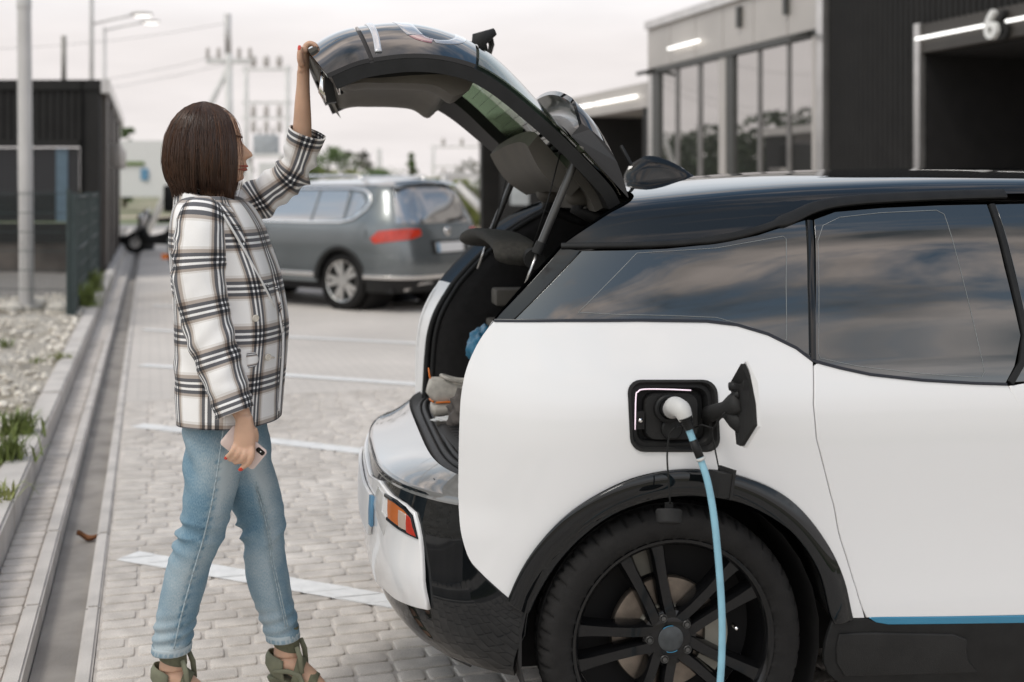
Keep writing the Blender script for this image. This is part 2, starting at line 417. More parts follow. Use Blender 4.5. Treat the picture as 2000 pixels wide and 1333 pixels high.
# ------------------------------------------------------------------ ground
KD = Vector((-.2827, .9592, 0)); RD = Vector((.9592, .2827, 0)); K0 = Vector((-1.295, 3.79, 0))
def KC(a, b, z=0.0): return K0 + KD*a + RD*b + Vector((0, 0, z))
def toK(p): q = Vector((p[0], p[1], 0))-K0; return q.dot(KD), q.dot(RD)
m_stone = mat('paver_concrete', (.47, .435, .405), .85, var=.16, vs=3.2, bump=.5, bs=220, coords='Object')
def paver_mat():
    m = bpy.data.materials.new('paver'); m.use_nodes = True; k = NT(m); b = m.node_tree.nodes['Principled BSDF']
    geo = k.n('ShaderNodeNewGeometry'); oi = k.n('ShaderNodeObjectInfo')
    n_ = k.n('ShaderNodeTexNoise'); n_.inputs['Scale'].default_value = 1.6; n_.inputs['Detail'].default_value = 5; k.l(geo.outputs['Position'], n_.inputs['Vector'])
    v_ = k.n('ShaderNodeTexNoise'); v_.inputs['Scale'].default_value = 9; v_.inputs['Detail'].default_value = 3; k.l(geo.outputs['Position'], v_.inputs['Vector'])
    r1 = k.n('ShaderNodeValToRGB'); r1.color_ramp.elements[0].color = (.53, .48, .43, 1); r1.color_ramp.elements[1].color = (.72, .66, .60, 1); r1.color_ramp.elements[0].position = .3; r1.color_ramp.elements[1].position = .7
    k.l(n_.outputs['Fac'], r1.inputs[0])
    r2 = k.n('ShaderNodeMapRange'); r2.inputs[1].default_value = .3; r2.inputs[2].default_value = .7; r2.inputs[3].default_value = .80; r2.inputs[4].default_value = 1.12; k.l(v_.outputs['Fac'], r2.inputs[0])
    sp = k.n('ShaderNodeTexNoise'); sp.inputs['Scale'].default_value = 260; k.l(geo.outputs['Position'], sp.inputs['Vector'])
    r3 = k.n('ShaderNodeMapRange'); r3.inputs[1].default_value = .25; r3.inputs[2].default_value = .75; r3.inputs[3].default_value = .8; r3.inputs[4].default_value = 1.15; k.l(sp.outputs['Fac'], r3.inputs[0])
    m1 = k.n('ShaderNodeMath', operation='MULTIPLY'); k.l(r2.outputs[0], m1.inputs[0]); k.l(r3.outputs[0], m1.inputs[1])
    vm = k.n('ShaderNodeVectorMath', operation='SCALE'); k.l(r1.outputs[0], vm.inputs[0]); k.l(m1.outputs[0], vm.inputs['Scale']); k.l(vm.outputs[0], b.inputs['Base Color'])
    b.inputs['Roughness'].default_value = .88
    bp = k.n('ShaderNodeBump'); bp.inputs['Strength'].default_value = .5; bp.inputs['Distance'].default_value = .003; k.l(sp.outputs['Fac'], bp.inputs['Height']); k.l(bp.outputs[0], b.inputs['Normal'])
    return m
m_paver = paver_mat()
m_joint = mat('joint_sand', (.55, .505, .46), .95, var=.2, vs=14, bump=.7, bs=180)
m_conc = mat('kerb_concrete', (.57, .53, .49), .88, var=.14, vs=5, bump=.5, bs=120)
m_chan = mat('channel_concrete', (.30, .275, .25), .9, var=.22, vs=4, bump=.6, bs=90)
def white_paint():
    m = mat('road_paint', (.80, .79, .77), .6, var=.06, vs=22, bump=.3, bs=150)
    return m
m_paint = white_paint()

def far_paving_mat():
    "paving too far away to tell its stones apart"
    m = bpy.data.materials.new('far_paving'); m.use_nodes = True; k = NT(m); b = m.node_tree.nodes['Principled BSDF']
    tcn = k.n('ShaderNodeTexCoord'); br = k.n('ShaderNodeTexBrick'); k.l(tcn.outputs['Object'], br.inputs['Vector'])
    br.inputs['Scale'].default_value = 1; br.inputs['Brick Width'].default_value = .17; br.inputs['Row Height'].default_value = .092; br.inputs['Mortar Size'].default_value = .006
    br.inputs['Color1'].default_value = (.61, .56, .51, 1); br.inputs['Color2'].default_value = (.66, .605, .55, 1); br.inputs['Mortar'].default_value = (.50, .46, .42, 1)
    n_ = k.n('ShaderNodeTexNoise'); n_.inputs['Scale'].default_value = .5; n_.inputs['Detail'].default_value = 6; k.l(tcn.outputs['Object'], n_.inputs['Vector'])
    r2 = k.n('ShaderNodeMapRange'); r2.inputs[1].default_value = .3; r2.inputs[2].default_value = .7; r2.inputs[3].default_value = .85; r2.inputs[4].default_value = 1.1; k.l(n_.outputs['Fac'], r2.inputs[0])
    vm = k.n('ShaderNodeVectorMath', operation='SCALE'); k.l(br.outputs['Color'], vm.inputs[0]); k.l(r2.outputs[0], vm.inputs['Scale']); k.l(vm.outputs[0], b.inputs['Base Color'])
    b.inputs['Roughness'].default_value = .85
    bp = k.n('ShaderNodeBump'); bp.inputs['Strength'].default_value = .3; bp.inputs['Distance'].default_value = .004; bp.invert = True; k.l(br.outputs['Fac'], bp.inputs['Height']); k.l(bp.outputs[0], b.inputs['Normal'])
    return m
def terrain_mat():
    m = bpy.data.materials.new('terrain'); m.use_nodes = True; k = NT(m); b = m.node_tree.nodes['Principled BSDF']
    tcn = k.n('ShaderNodeTexCoord'); n_ = k.n('ShaderNodeTexNoise'); n_.inputs['Scale'].default_value = .09; n_.inputs['Detail'].default_value = 7; k.l(tcn.outputs['Object'], n_.inputs['Vector'])
    r1 = k.n('ShaderNodeValToRGB'); r1.color_ramp.elements[0].color = (.10, .14, .045, 1); r1.color_ramp.elements[1].color = (.40, .34, .25, 1); r1.color_ramp.elements[0].position = .42; r1.color_ramp.elements[1].position = .56
    k.l(n_.outputs['Fac'], r1.inputs[0]); k.l(r1.outputs[0], b.inputs['Base Color']); b.inputs['Roughness'].default_value = .95
    return m
# the land out to the horizon
g = MB(); g.add([(-3000, -300, -.12), (3000, -300, -.12), (3000, 5000, -.12), (-3000, 5000, -.12)], [(0, 1, 2, 3)])
tag(g.build('terrain', terrain_mat(), smooth=False), kind='structure')
A_FAR = 5.2                                            # pavers are built one by one up to here
# paved car park: bedding under the built pavers, sheet beyond
pv = MB()
pv.add([KC(-4, 0, -.0075), KC(-4, 16, -.0075), KC(A_FAR, 16, -.0075), KC(A_FAR, 0, -.0075)], [(0, 1, 2, 3)])
pavement = tag(pv.build('pavement', m_joint, smooth=False), kind='structure')
fp = MB(); fp.add([(0, 0, 0), (19, 0, 0), (19, 40, 0), (0, 40, 0)], [(0, 1, 2, 3)])
fpo = fp.build('distant_paving', far_paving_mat(), smooth=False); fpo.location = KC(A_FAR, 0, -.004); fpo.rotation_euler = (0, 0, math.atan2(RD.y, RD.x)); tag(fpo, kind='structure')
# road crossing beyond the car park
rd = MB(); rd.add([KC(46, -30, -.06), KC(46, 60, -.06), KC(54, 60, -.06), KC(54, -30, -.06)], [(0, 1, 2, 3)])
tag(rd.build('road', mat('asphalt', (.30, .285, .27), .9, var=.15, vs=1), smooth=False), kind='structure')

# individual pavers: rows across the kerb, mixed lengths, rounded tops
rng = random.Random(3)
ROW = .092; JT = .009
def paver_geo(l, wd):
    "top of a tumbled paver: rounded-corner outline, domed edge"
    hx, hy = l/2, wd/2; rc = .012; o2 = []
    for cx_, cy_, a0 in ((hx-rc, hy-rc, 0), (-hx+rc, hy-rc, 90), (-hx+rc, -hy+rc, 180), (hx-rc, -hy+rc, 270)):
        for q in (0, 45, 90): o2.append((cx_+rc*math.cos(R(a0+q)), cy_+rc*math.sin(R(a0+q))))
    n = len(o2); vs = []
    for sc_, z in ((1, -.03), (1, -.009), (None, -.002), (None, 0)):
        for x, y in o2:
            if sc_ is None:
                ins = .0035 if z < -.001 else .010
                x = math.copysign(max(abs(x)-ins, 0), x); y = math.copysign(max(abs(y)-ins, 0), y)
            vs.append((x, y, z))
    fs = [(i*n+j, i*n+(j+1) % n, (i+1)*n+(j+1) % n, (i+1)*n+j) for i in range(3) for j in range(n)] + [tuple(range(3*n, 4*n))]
    return vs, fs, [(math.copysign(max(abs(x)-.0005, 0), x), math.copysign(max(abs(y)-.0005, 0), y)) for x, y in o2]
LENS = (.092, .125, .158, .19)
PG = {l: paver_geo(l-JT, ROW-JT) for l in LENS}
PMESH = {}
for l in LENS:
    me = bpy.data.meshes.new('paver'); me.from_pydata(PG[l][0], [], PG[l][1]); me.materials.append(m_paver)
    me.polygons.foreach_set('use_smooth', [True]*len(me.polygons)); me.set_sharp_from_angle(angle=R(40)); PMESH[l] = me
stones = []
a = -2.2
while a < A_FAR:
    b = .003 + rng.uniform(0, .0)
    b_end = 7.0
    while b < b_end:
        l = rng.choices(LENS, (1, 2.2, 3, 2.2))[0]
        stones.append((a+ROW/2, b+l/2, l, rng.uniform(-.0012, .0012), rng.gauss(0, .007), rng.gauss(0, .004), rng.gauss(0, .003))); b += l
    a += ROW
def proj(p): return CX+p.x*FPX/p.y, HY+(CAMH-p.z)*FPX/p.y
rank = []
for i, s_ in enumerate(stones):
    p = KC(s_[0], s_[1])
    if p.y < 1: continue
    x, y = proj(p)
    hid = (x > 800 and y > 900) and y < 1290+.1*(x-800)    # behind the white car
    if -20 < x < 1030 and 500 < y < 1345 and not hid and not (x > 760 and y < 1190) and not (290 < x < 380 and y < 1290): rank.append((s_[2]/p.y**2, i))
rank.sort(reverse=True); near = {i for _, i in rank[:300]}
rest = MB(); ang0 = math.atan2(RD.y, RD.x)
for i, (a_, b_, l, dz, rz, rx, ry) in enumerate(stones):
    p = KC(a_, b_, dz)
    if i in near:
        o = bpy.data.objects.new('paver', PMESH[l]); C.objects.link(o); o.parent = pavement
        o.location = p; o.rotation_euler = (rx, ry, ang0+rz)
    else:
        M_ = Matrix.Translation(p) @ Matrix.Rotation(ang0+rz, 4, 'Z') @ Matrix.Rotation(rx, 4, 'X')
        rest.add([M_ @ Vector(v) for v in PG[l][0]], PG[l][1])
tag(rest.build('paving_stones', m_paver, pavement, auto=40, fixn=False), kind='stuff')
# painted bay lines: paint lies on the stone tops, broken by the joints
def clip_poly(poly, n_, c):
    "keep the part with n.p <= c"
    out_ = []
    for i in range(len(poly)):
        a, b = poly[i], poly[(i+1) % len(poly)]; da, db = n_[0]*a[0]+n_[1]*a[1]-c, n_[0]*b[0]+n_[1]*b[1]-c
        if da <= 0: out_.append(a)
        if (da < 0) != (db < 0):
            t = da/(da-db); out_.append((a[0]+(b[0]-a[0])*t, a[1]+(b[1]-a[1])*t))
    return out_
def bay_line(p0, p1, wd):
    d = Vector((p1[0]-p0[0], p1[1]-p0[1])).normalized(); n_ = Vector((-d.y, d.x)); m_ = MB()
    c0 = n_.dot(Vector(p0[:2])); e0 = d.dot(Vector(p0[:2])); e1 = d.dot(Vector(p1[:2]))
    for a_, b_, l, dz, rz, rx, ry in stones:
        p = KC(a_, b_)
        if abs(n_.dot(p.xy)-c0) > wd/2+.12 or not e0-.2 < d.dot(p.xy) < e1+.2: continue
        ca, sa = math.cos(ang0+rz), math.sin(ang0+rz)
        poly = [(p.x+x*ca-y*sa, p.y+x*sa+y*ca) for x, y in PG[l][2]]
        for nn, c in ((n_, c0+wd/2+rng.uniform(-.004, .004)), (-n_, -c0+wd/2+rng.uniform(-.004, .004)), (d, e1), (-d, -e0)):
            poly = clip_poly(poly, nn, c)
            if len(poly) < 3: break
        if len(poly) >= 3: m_.add([(x, y, dz+.0022) for x, y in poly], [tuple(range(len(poly)))])
    q4 = [Vector(p0[:2])+n_*wd/2, Vector(p1[:2])+n_*wd/2, Vector(p1[:2])-n_*wd/2, Vector(p0[:2])-n_*wd/2]
    m_.add([(q.x, q.y, .0012) for q in q4], [(0, 1, 2, 3)])      # paint run into the joints
    return m_
LD = Vector((.910, -.414))
def gp(x, y): q = G(x, y); return (q.x, q.y)
for (x0, y0, x1, y1, wd, far) in ((249, 1086, 790, 1180, .13, 0), (268, 831, 760, 888, .13, 1), (276, 713, 830, 752, .13, 2), (280, 644, 840, 672, .13, 2), (300, 597, 520, 606, .13, 2)):
    p0, p1 = gp(x0, y0), gp(x1, y1)
    m_ = bay_line(p0, p1, wd) if far < 2 else MB()
    if far or not m_.v:
        d = Vector((p1[0]-p0[0], p1[1]-p0[1])).normalized(); n_ = Vector((-d.y, d.x))*wd/2
        k_ = [Vector(p0)+n_, Vector(p1)+n_, Vector(p1)-n_, Vector(p0)-n_]
        if far == 2: m_ = MB(); m_.add([(q.x, q.y, .002) for q in k_], [(0, 1, 2, 3)])
    m_.build('painted_line', m_paint, pavement, smooth=False)

# drain channel, edgings, brick border and kerb along the left
ch = MB(); ch.grid(lambda i, j: KC(-4+i*46, -.05-.15*j, -.055+.012*fbm((i*40, j*3, 1))), 90, 5)
channel = tag(ch.build('drain_channel', m_chan), kind='structure')
def bar(a0, a1, b0, b1, z0, z1, ch_=.008):
    bm = bmesh.new(); bmesh.ops.create_cube(bm, size=1)
    for v in bm.verts: v.co = KC((a0+a1)/2+v.co.y*(a1-a0), (b0+b1)/2+v.co.x*(b1-b0), (z0+z1)/2+v.co.z*(z1-z0))
    bmesh.ops.bevel(bm, geom=list(bm.edges), offset=ch_, segments=2, affect='EDGES'); return bm
edg = empty('edging'); tag(edg, kind='structure')
a = -1.4
for b0, b1, z1 in ((-.052, -.002, .004), (-.262, -.204, .030)):
    a = -1.4+rng.random()*.3
    while a < 14:
        m_ = MB(); dz = rng.uniform(-.003, .003); m_.bm(bar(a+.002, a+.998, b0, b1, -.08, z1+dz)); m_.build('edging_stone', m_conc, edg, auto=40); a += 1.0
    m_ = MB(); m_.bm(bar(a, 42, b0, b1, -.08, z1)); m_.build('edging_stone', m_conc, edg, auto=40)
bb = empty('brick_border'); tag(bb, kind='structure')
m_ = MB(); m_.add([KC(-4, -.262, .0), KC(42, -.262, .0), KC(42, -.40, .0), KC(-4, -.40, .0)], [(0, 1, 2, 3)]); m_.build('bedding', m_joint, bb, smooth=False)
a = -1.3; bmesh_ = None
vs_, fs_, _ = paver_geo(.128, .092)
bme = bpy.data.meshes.new('brick'); bme.from_pydata(vs_, [], fs_); bme.materials.append(m_paver); bme.polygons.foreach_set('use_smooth', [True]*len(bme.polygons)); bme.set_sharp_from_angle(angle=R(40))
while a < 9:
    o = bpy.data.objects.new('brick', bme); C.objects.link(o); o.parent = bb
    o.location = KC(a, -.331, .016+rng.uniform(-.002, .002)); o.rotation_euler = (rng.gauss(0, .012), rng.gauss(0, .01), ang0+rng.gauss(0, .015)); a += .101
m_ = MB(); m_.add([KC(9, -.266, .012), KC(42, -.266, .012), KC(42, -.396, .012), KC(9, -.396, .012)], [(0, 1, 2, 3)]); m_.build('far_border', far_paving_mat(), bb, smooth=False)
kb = empty('kerb'); tag(kb, kind='structure'); a = -1.2
while a < 16:
    m_ = MB(); dz = rng.uniform(-.004, .004); m_.bm(bar(a+.003, a+.997, -.535+rng.uniform(-.003, .003), -.40, -.1, .155+dz, .012)); m_.build('kerb_stone', m_conc, kb, auto=40); a += 1
m_ = MB(); m_.bm(bar(a, 42, -.535, -.40, -.1, .155, .012)); m_.build('kerb_stone', m_conc, kb, auto=40)

# pale rubble ground left of the kerb
def gravel_mat():
    m = bpy.data.materials.new('rubble'); m.use_nodes = True; k = NT(m); b = m.node_tree.nodes['Principled BSDF']
    geo = k.n('ShaderNodeNewGeometry'); v_ = k.n('ShaderNodeTexVoronoi'); v_.inputs['Scale'].default_value = 26; k.l(geo.outputs['Position'], v_.inputs['Vector'])
    n_ = k.n('ShaderNodeTexNoise'); n_.inputs['Scale'].default_value = 1.3; n_.inputs['Detail'].default_value = 6; k.l(geo.outputs['Position'], n_.inputs['Vector'])
    r1 = k.n('ShaderNodeValToRGB'); r1.color_ramp.elements[0].color = (.42, .36, .27, 1); r1.color_ramp.elements[1].color = (.78, .72, .63, 1); r1.color_ramp.elements[0].position = .32; r1.color_ramp.elements[1].position = .6
    k.l(n_.outputs['Fac'], r1.inputs[0])
    mr = k.n('ShaderNodeMapRange'); mr.inputs[2].default_value = .6; mr.inputs[3].default_value = 1.1; mr.inputs[4].default_value = .6; k.l(v_.outputs['Distance'], mr.inputs[0])
    vm = k.n('ShaderNodeVectorMath', operation='SCALE'); k.l(r1.outputs[0], vm.inputs[0]); k.l(mr.outputs[0], vm.inputs['Scale']); k.l(vm.outputs[0], b.inputs['Base Color']); b.inputs['Roughness'].default_value = .95
    bp = k.n('ShaderNodeBump'); bp.inputs['Strength'].default_value = 1; bp.inputs['Distance'].default_value = .03; bp.invert = True; k.l(v_.outputs['Distance'], bp.inputs['Height']); k.l(bp.outputs[0], b.inputs['Normal'])
    return m
m_rub = gravel_mat()
gr = MB(); gr.grid(lambda i, j: KC(-3+i*16, -.53-(j**1.6)*14, .13+.05*fbm((i*24, j*22, 3))*(1 if j > 0 else 0)), 110, 70)
rubble = tag(gr.build('rubble_ground', m_rub), kind='structure')
g2 = MB(); g2.grid(lambda i, j: KC(12.8+i*30, -.53-j*30, .10+.03*fbm((i*24, j*22, 3))), 40, 40)
tag(g2.build('gravel_bed', mat('grey_gravel', (.24, .22, .20), .95, var=.35, vs=30, bump=1, bs=40), smooth=True), kind='structure')
st = MB()
for i in range(2600):
    a_ = rng.uniform(-1, 13); b_ = -.56-rng.random()**1.6*6; r_ = rng.uniform(.008, .035)*(1+.6*(rng.random() < .04))
    c_ = KC(a_, b_, .135+.03*rng.random()); bm = bmesh.new(); bmesh.ops.create_icosphere(bm, subdivisions=1, radius=r_)
    for v in bm.verts: v.co = Vector((v.co.x*rng.uniform(.7, 1.4), v.co.y*rng.uniform(.7, 1.4), v.co.z*rng.uniform(.5, .9)))+c_
    st.bm(bm)
tag(st.build('loose_stones', mat('limestone', (.72, .665, .58), .92, var=.25, vs=9, bump=.6, bs=80), smooth=False, fixn=False), label='loose pale limestone chips lying on the rubble left of the kerb', kind='stuff')
# boulders by the pole
for i, (x, y, r_) in enumerate(((22, 605, .14), (118, 609, .17), (70, 596, .11))):
    c_ = G(x, y, .15); bm = bmesh.new(); bmesh.ops.create_icosphere(bm, subdivisions=3, radius=r_)
    for v in bm.verts: v.co = v.co*(1+.3*fbm(v.co*6+Vector((i*7, 0, 0)))); v.co.z *= .6
    m_ = MB(); m_.bm(bm); o = m_.build('boulder', MATS['limestone']); o.location = c_+Vector((0, 0, .02))
    tag(o, ('pale boulder at the left edge beside the light pole', 'pale boulder between the light pole and the fence post', 'small pale boulder at the foot of the light pole')[i], 'boulder', 'pale boulders by the pole')
# weeds
m_weed = mat('weed', (.16, .20, .055), .7, var=.4, vs=12)
m_weed2 = mat('weed_light', (.26, .28, .09), .7, var=.4, vs=12)
def tuft(mb, c, h, n, sp, rg):
    for _ in range(n):
        an = rg.uniform(0, 6.283); le = rg.uniform(.2, 1)*sp; hh = h*rg.uniform(.5, 1.1); wd = rg.uniform(.003, .008)
        p0 = c+Vector((rg.gauss(0, sp*.3), rg.gauss(0, sp*.3), 0)); d = Vector((math.cos(an), math.sin(an), 0)); s_ = Vector((-d.y, d.x, 0))*wd
        p1 = p0+d*le*.4+Vector((0, 0, hh*.7)); p2 = p0+d*le+Vector((0, 0, hh))
        mb.add([p0-s_, p0+s_, p1+s_*.8, p1-s_*.8, p2], [(0, 1, 2, 3), (3, 2, 4)])
WEEDS = ((40, 850, .16, 150, .16, 'low green weeds spilling against the kerb top in the near left'), (20, 900, .16, 110, .14, 'leafy weed clump at the left picture edge behind the kerb'), (12, 975, .10, 40, .14, 'sparse long-bladed weed arching over the kerb at the lower left'),
         (165, 600, .30, 220, .22, 'bright green grass clump between fence foot and kerb'), (182, 570, .32, 200, .20, 'green grass clump by the kiosk corner along the kerb'), (120, 700, .06, 60, .15, 'flat dry weed patch in the middle of the rubble'), (8, 677, .09, 40, .10, 'small dark weed at the left edge of the rubble'), (72, 706, .05, 20, .1, 'tiny weed sprig on the pale rubble'))
for i, (x, y, h, n, sp, lab) in enumerate(WEEDS):
    c_ = G(x, y, .15); m_ = MB(); tuft(m_, Vector((0, 0, 0)), h, n, sp, rng); o = m_.build('weed_clump', m_weed2 if i in (5, 2) else m_weed, smooth=False, fixn=False); o.location = c_-Vector((0, 0, .01))
    tag(o, lab, 'weeds', 'weeds along the kerb')
# dry leaf in the channel
lf = MB(); lf.grid(lambda i, j: Vector(((i-.5)*.09, (j-.5)*.05*math.sin(math.pi*(.08+.9*i)), .012*math.cos(i*5)+.01*abs(j-.5)*4)), 9, 5)
o = lf.build('dry_leaf', mat('dry_leaf', (.22, .09, .035), .8, var=.3, vs=40)); o.location = G(168, 1052, -.04); o.rotation_euler = (.1, .2, .4); tag(o, 'curled brown dead leaf lying in the drain channel', 'leaf')
# ------------------------------------------------------------------ wash building on the right (parallel to the kerb)
XA = 9.1
def fd(x): return FPX*XA/(x-293.0)                      # depth of the facade line at photo column x
def FP(d, z, out_=0.0): return Vector((XA-.2945*d, d, z)) - RD*out_      # out_ > 0: towards the car park
m_black = mat('black_cladding', (.02, .019, .018), .6, spec=.25, var=.15, vs=3)
m_silver = mat('aluminium', (.62, .60, .58), .32, metal=.85, var=.08, vs=4)
m_fascia = mat('fascia_panel', (.50, .465, .43), .45, var=.06, vs=1.2, metal=.3)
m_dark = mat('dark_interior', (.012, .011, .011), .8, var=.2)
m_led = mat('led_tube', (.9, .9, .88), .4, emit=(1, .98, .94), es=1.8)
m_frame = mat('dark_frame', (.06, .06, .055), .4, var=.1)
def mirror_glass(name, base, amt, rough=.015, const=False):
    m = bpy.data.materials.new(name); m.use_nodes = True; k = NT(m); m.node_tree.nodes.clear()
    o = k.n('ShaderNodeOutputMaterial'); mxs = k.n('ShaderNodeMixShader'); lw = k.n('ShaderNodeLayerWeight'); lw.inputs[0].default_value = amt
    df = k.n('ShaderNodeBsdfDiffuse'); df.inputs[0].default_value = (*base, 1); gl = k.n('ShaderNodeBsdfGlossy'); gl.inputs['Roughness'].default_value = rough; gl.inputs[0].default_value = (.92, .9, .88, 1)
    geo = k.n('ShaderNodeNewGeometry'); nz = k.n('ShaderNodeTexNoise'); nz.inputs['Scale'].default_value = .8; k.l(geo.outputs['Position'], nz.inputs['Vector'])
    bp = k.n('ShaderNodeBump'); bp.inputs['Strength'].default_value = .02; bp.inputs['Distance'].default_value = .05; k.l(nz.outputs['Fac'], bp.inputs['Height']); k.l(bp.outputs[0], gl.inputs['Normal'])
    (k.l(lw.outputs['Fresnel'], mxs.inputs[0]) if not const else setattr(mxs.inputs[0], 'default_value', amt)); k.l(df.outputs[0], mxs.inputs[1]); k.l(gl.outputs[0], mxs.inputs[2]); k.l(mxs.outputs[0], o.inputs[0]); return m
m_fglass = mirror_glass('facade_glass', (.05, .05, .048), .56, const=True)
wash = empty('wash_building', FP(16.5, 0), 0, 'black corrugated wash building with bay number 6 behind the white car', 'building')
wo = wash.location.copy()
def fbox(mb, d0, d1, z0, z1, o0, o1):
    "box between depths d0..d1 along the facade, heights z0..z1, outward offsets o0..o1"
    c_ = [FP(d, z, o_) for z in (z0, z1) for d, o_ in ((d0, o0), (d1, o0), (d1, o1), (d0, o1))]
    mb.add(c_, [(0, 3, 2, 1), (4, 5, 6, 7), (0, 1, 5, 4), (1, 2, 6, 5), (2, 3, 7, 6), (3, 0, 4, 7)])
def corrug(mb, d0, d1, z0, z1, pitch=.1, dep=.025, o0=0):
    "trapezoidal sheet with real ribs"
    L_ = (d1-d0); n = int(abs(L_)/pitch); ps = []
    for i in range(n):
        for f, q in ((0, 0), (.4, 0), (.5, dep), (.9, dep)): ps.append((d0+L_*(i+f)/n, o0+q))
    ps.append((d1, o0))
    b_ = mb.add([FP(d, z, q) for z in (z0, z1) for d, q in ps], [(i, i+1, len(ps)+i+1, len(ps)+i) for i in range(len(ps)-1)])
dC, dG, dE = fd(1617), fd(1797), 6.0                    # corner column, gate post, near end
m_ = MB(); corrug(m_, dC, dG, 0, 4.75); m_.build('corrugated_wall', m_black, wash, smooth=False, off=wo)
m_ = MB(); corrug(m_, dG, dE, 3.46, 4.75); m_.build('corrugated_wall', m_black, wash, smooth=False, off=wo)
m_ = MB(); fbox(m_, dC, dE, 4.75, 4.88, -9, .12); m_.build('roof', m_black, wash, smooth=False, off=wo)
m_ = MB(); fbox(m_, dG-.02, dE, 3.12, 3.45, -.1, .05); m_.build('lintel', mat('lintel_sheet', (.05, .044, .038), .5, var=.1, vs=2), wash, smooth=False, off=wo)
m_ = MB(); fbox(m_, dG+.02, dG-.09, 0, 3.47, .0, .075); m_.build('gate_post', m_silver, wash, smooth=False, off=wo)
m_ = MB(); fbox(m_, dG+.3, dG-.1, 0, 3.1, -5, -.02); fbox(m_, 9.4, 9.3, 0, 3.1, -5, -.02); fbox(m_, dG+.3, 9.3, 0, 3.4, -5.1, -5); fbox(m_, dG+.3, 9.3, 3.1, 3.2, -5, -.12); m_.build('bay_lining', m_dark, wash, smooth=False, off=wo)
m_ = MB(); fbox(m_, 9.3, 6.0, 0, 3.1, -.1, 0); m_.build('side_wall', m_black, wash, smooth=False, off=wo)
m_ = MB(); fbox(m_, dG-.2, 10.5, .1, 1.3, -4.0, -3.9); m_.build('bay_screen', mat('bay_screen', (.03, .022, .02), .6), wash, smooth=False, off=wo)
for x0, x1 in ((1803, 1940), (1981, 2200)):
    m_ = MB(); m_.tube([FP(fd(x0), 3.285, .10), FP(fd(x1), 3.285, .10)], .017, n=8); m_.build('led_tube', m_led, wash, off=wo)
cu = bpy.data.curves.new('six', 'FONT'); cu.body = '6'; cu.size = .42; cu.extrude = .03; cu.align_x = 'CENTER'; cu.resolution_u = 6; cu.offset = .008
to = bpy.data.objects.new('tmp', cu); C.objects.link(to); bpy.context.view_layer.update()
me = bpy.data.meshes.new_from_object(to.evaluated_get(bpy.context.evaluated_depsgraph_get())); bpy.data.objects.remove(to)
me.materials.clear(); me.materials.append(mat('number_white', (.8, .79, .76), .4)); d6 = fd(1957)
o = bpy.data.objects.new('bay_number', me); C.objects.link(o); o.parent = wash; o.location = FP(d6, 3.13, .13)-wo; o.rotation_euler = (R(90), 0, math.atan2(-KD.y, -KD.x))
me2 = me.copy(); me2.materials.clear(); me2.materials.append(m_black); o2 = bpy.data.objects.new('number_backing', me2); C.objects.link(o2); o2.parent = wash; o2.location = FP(d6-.11, 3.11, .075)-wo; o2.rotation_euler = o.rotation_euler
# glazed block
gl = empty('glazed_pavilion', FP(19.5, 0), 0, 'glass-fronted pavilion with pale fascia and reflecting panes beside the black wash bay', 'building'); go = gl.location.copy()
dL = fd(1268); zl = 3.69
m_ = MB(); fbox(m_, dL, dC, zl, 4.42, -6, .02); m_.build('fascia', m_fascia, gl, smooth=False, off=go)
m_ = MB(); fbox(m_, dL, dC, 4.42, 4.56, -6, .10); m_.build('roof_edge', m_silver, gl, smooth=False, off=go)
m_ = MB(); fbox(m_, dL, dC, zl-.09, zl, -.1, .06); m_.build('lintel', m_frame, gl, smooth=False, off=go)
for i in range(6):
    d0 = dL+(dC-dL)*i/6; m_ = MB(); fbox(m_, d0-.01, d0+(dC-dL)/6+.01, zl+.02, 4.40, .02, .035); m_.build('fascia_panel', m_fascia, gl, smooth=False, off=go)
m_mull = mat('mullion_grey', (.20, .19, .18), .4, metal=.5)
cols = [(1277, 1291, m_frame), (1320, 1327, m_mull), (1364, 1372, m_mull), (1408, 1421, m_fascia), (1423, 1436, m_frame), (1481, 1488, m_mull), (1538, 1545, m_mull), (1597, 1604, m_fascia), (1605, 1618, m_silver)]
for x0, x1, mm in cols:
    m_ = MB(); fbox(m_, fd(x0), fd(x1), 0, 4.6 if x0 == 1605 else zl-.09, -.08, .09 if x1 > 1600 else (.015 if mm is m_mull else .04)); m_.build('mullion', mm, gl, smooth=False, off=go)
for a_, b_ in zip(cols[:-1], cols[1:]):
    if fd(a_[1])-fd(b_[0]) > .15:
        m_ = MB(); fbox(m_, fd(a_[1])+.02, fd(b_[0])-.02, .05, zl-.1, -.02, 0); m_.build('pane', m_fglass, gl, smooth=False, off=go)
m_ = MB(); fbox(m_, fd(1270)+.02, fd(1278), 0, zl, -.1, .04); m_.build('end_post', m_silver, gl, smooth=False, off=go)
m_ = MB(); fbox(m_, dL, dC, 0, 4.4, -6, -5.9); fbox(m_, dL, dL-.1, 0, 4.4, -5.9, -.12); m_.build('rear_wall', m_black, gl, smooth=False, off=go)
m_ = MB(); m_.tube([FP(fd(1318), 3.95, .12), FP(fd(1378), 3.95, .12)], .025, n=8); m_.build('led_tube', m_led, gl, off=go)
for x in (1448, 1540):
    m_ = MB(); fbox(m_, fd(x), fd(x+6), 4.0, 4.32, .036, .10); m_.build('vent_slot', m_frame, gl, smooth=False, off=go)
for x, y in ((1281, 140), (1590, 66)):
    m_ = MB(); m_.tube([FP(fd(x), 3.66, .05), FP(fd(x)-.02, 3.58, .38)], .035, n=8); m_.build('flood_lamp', m_frame, gl, off=go)
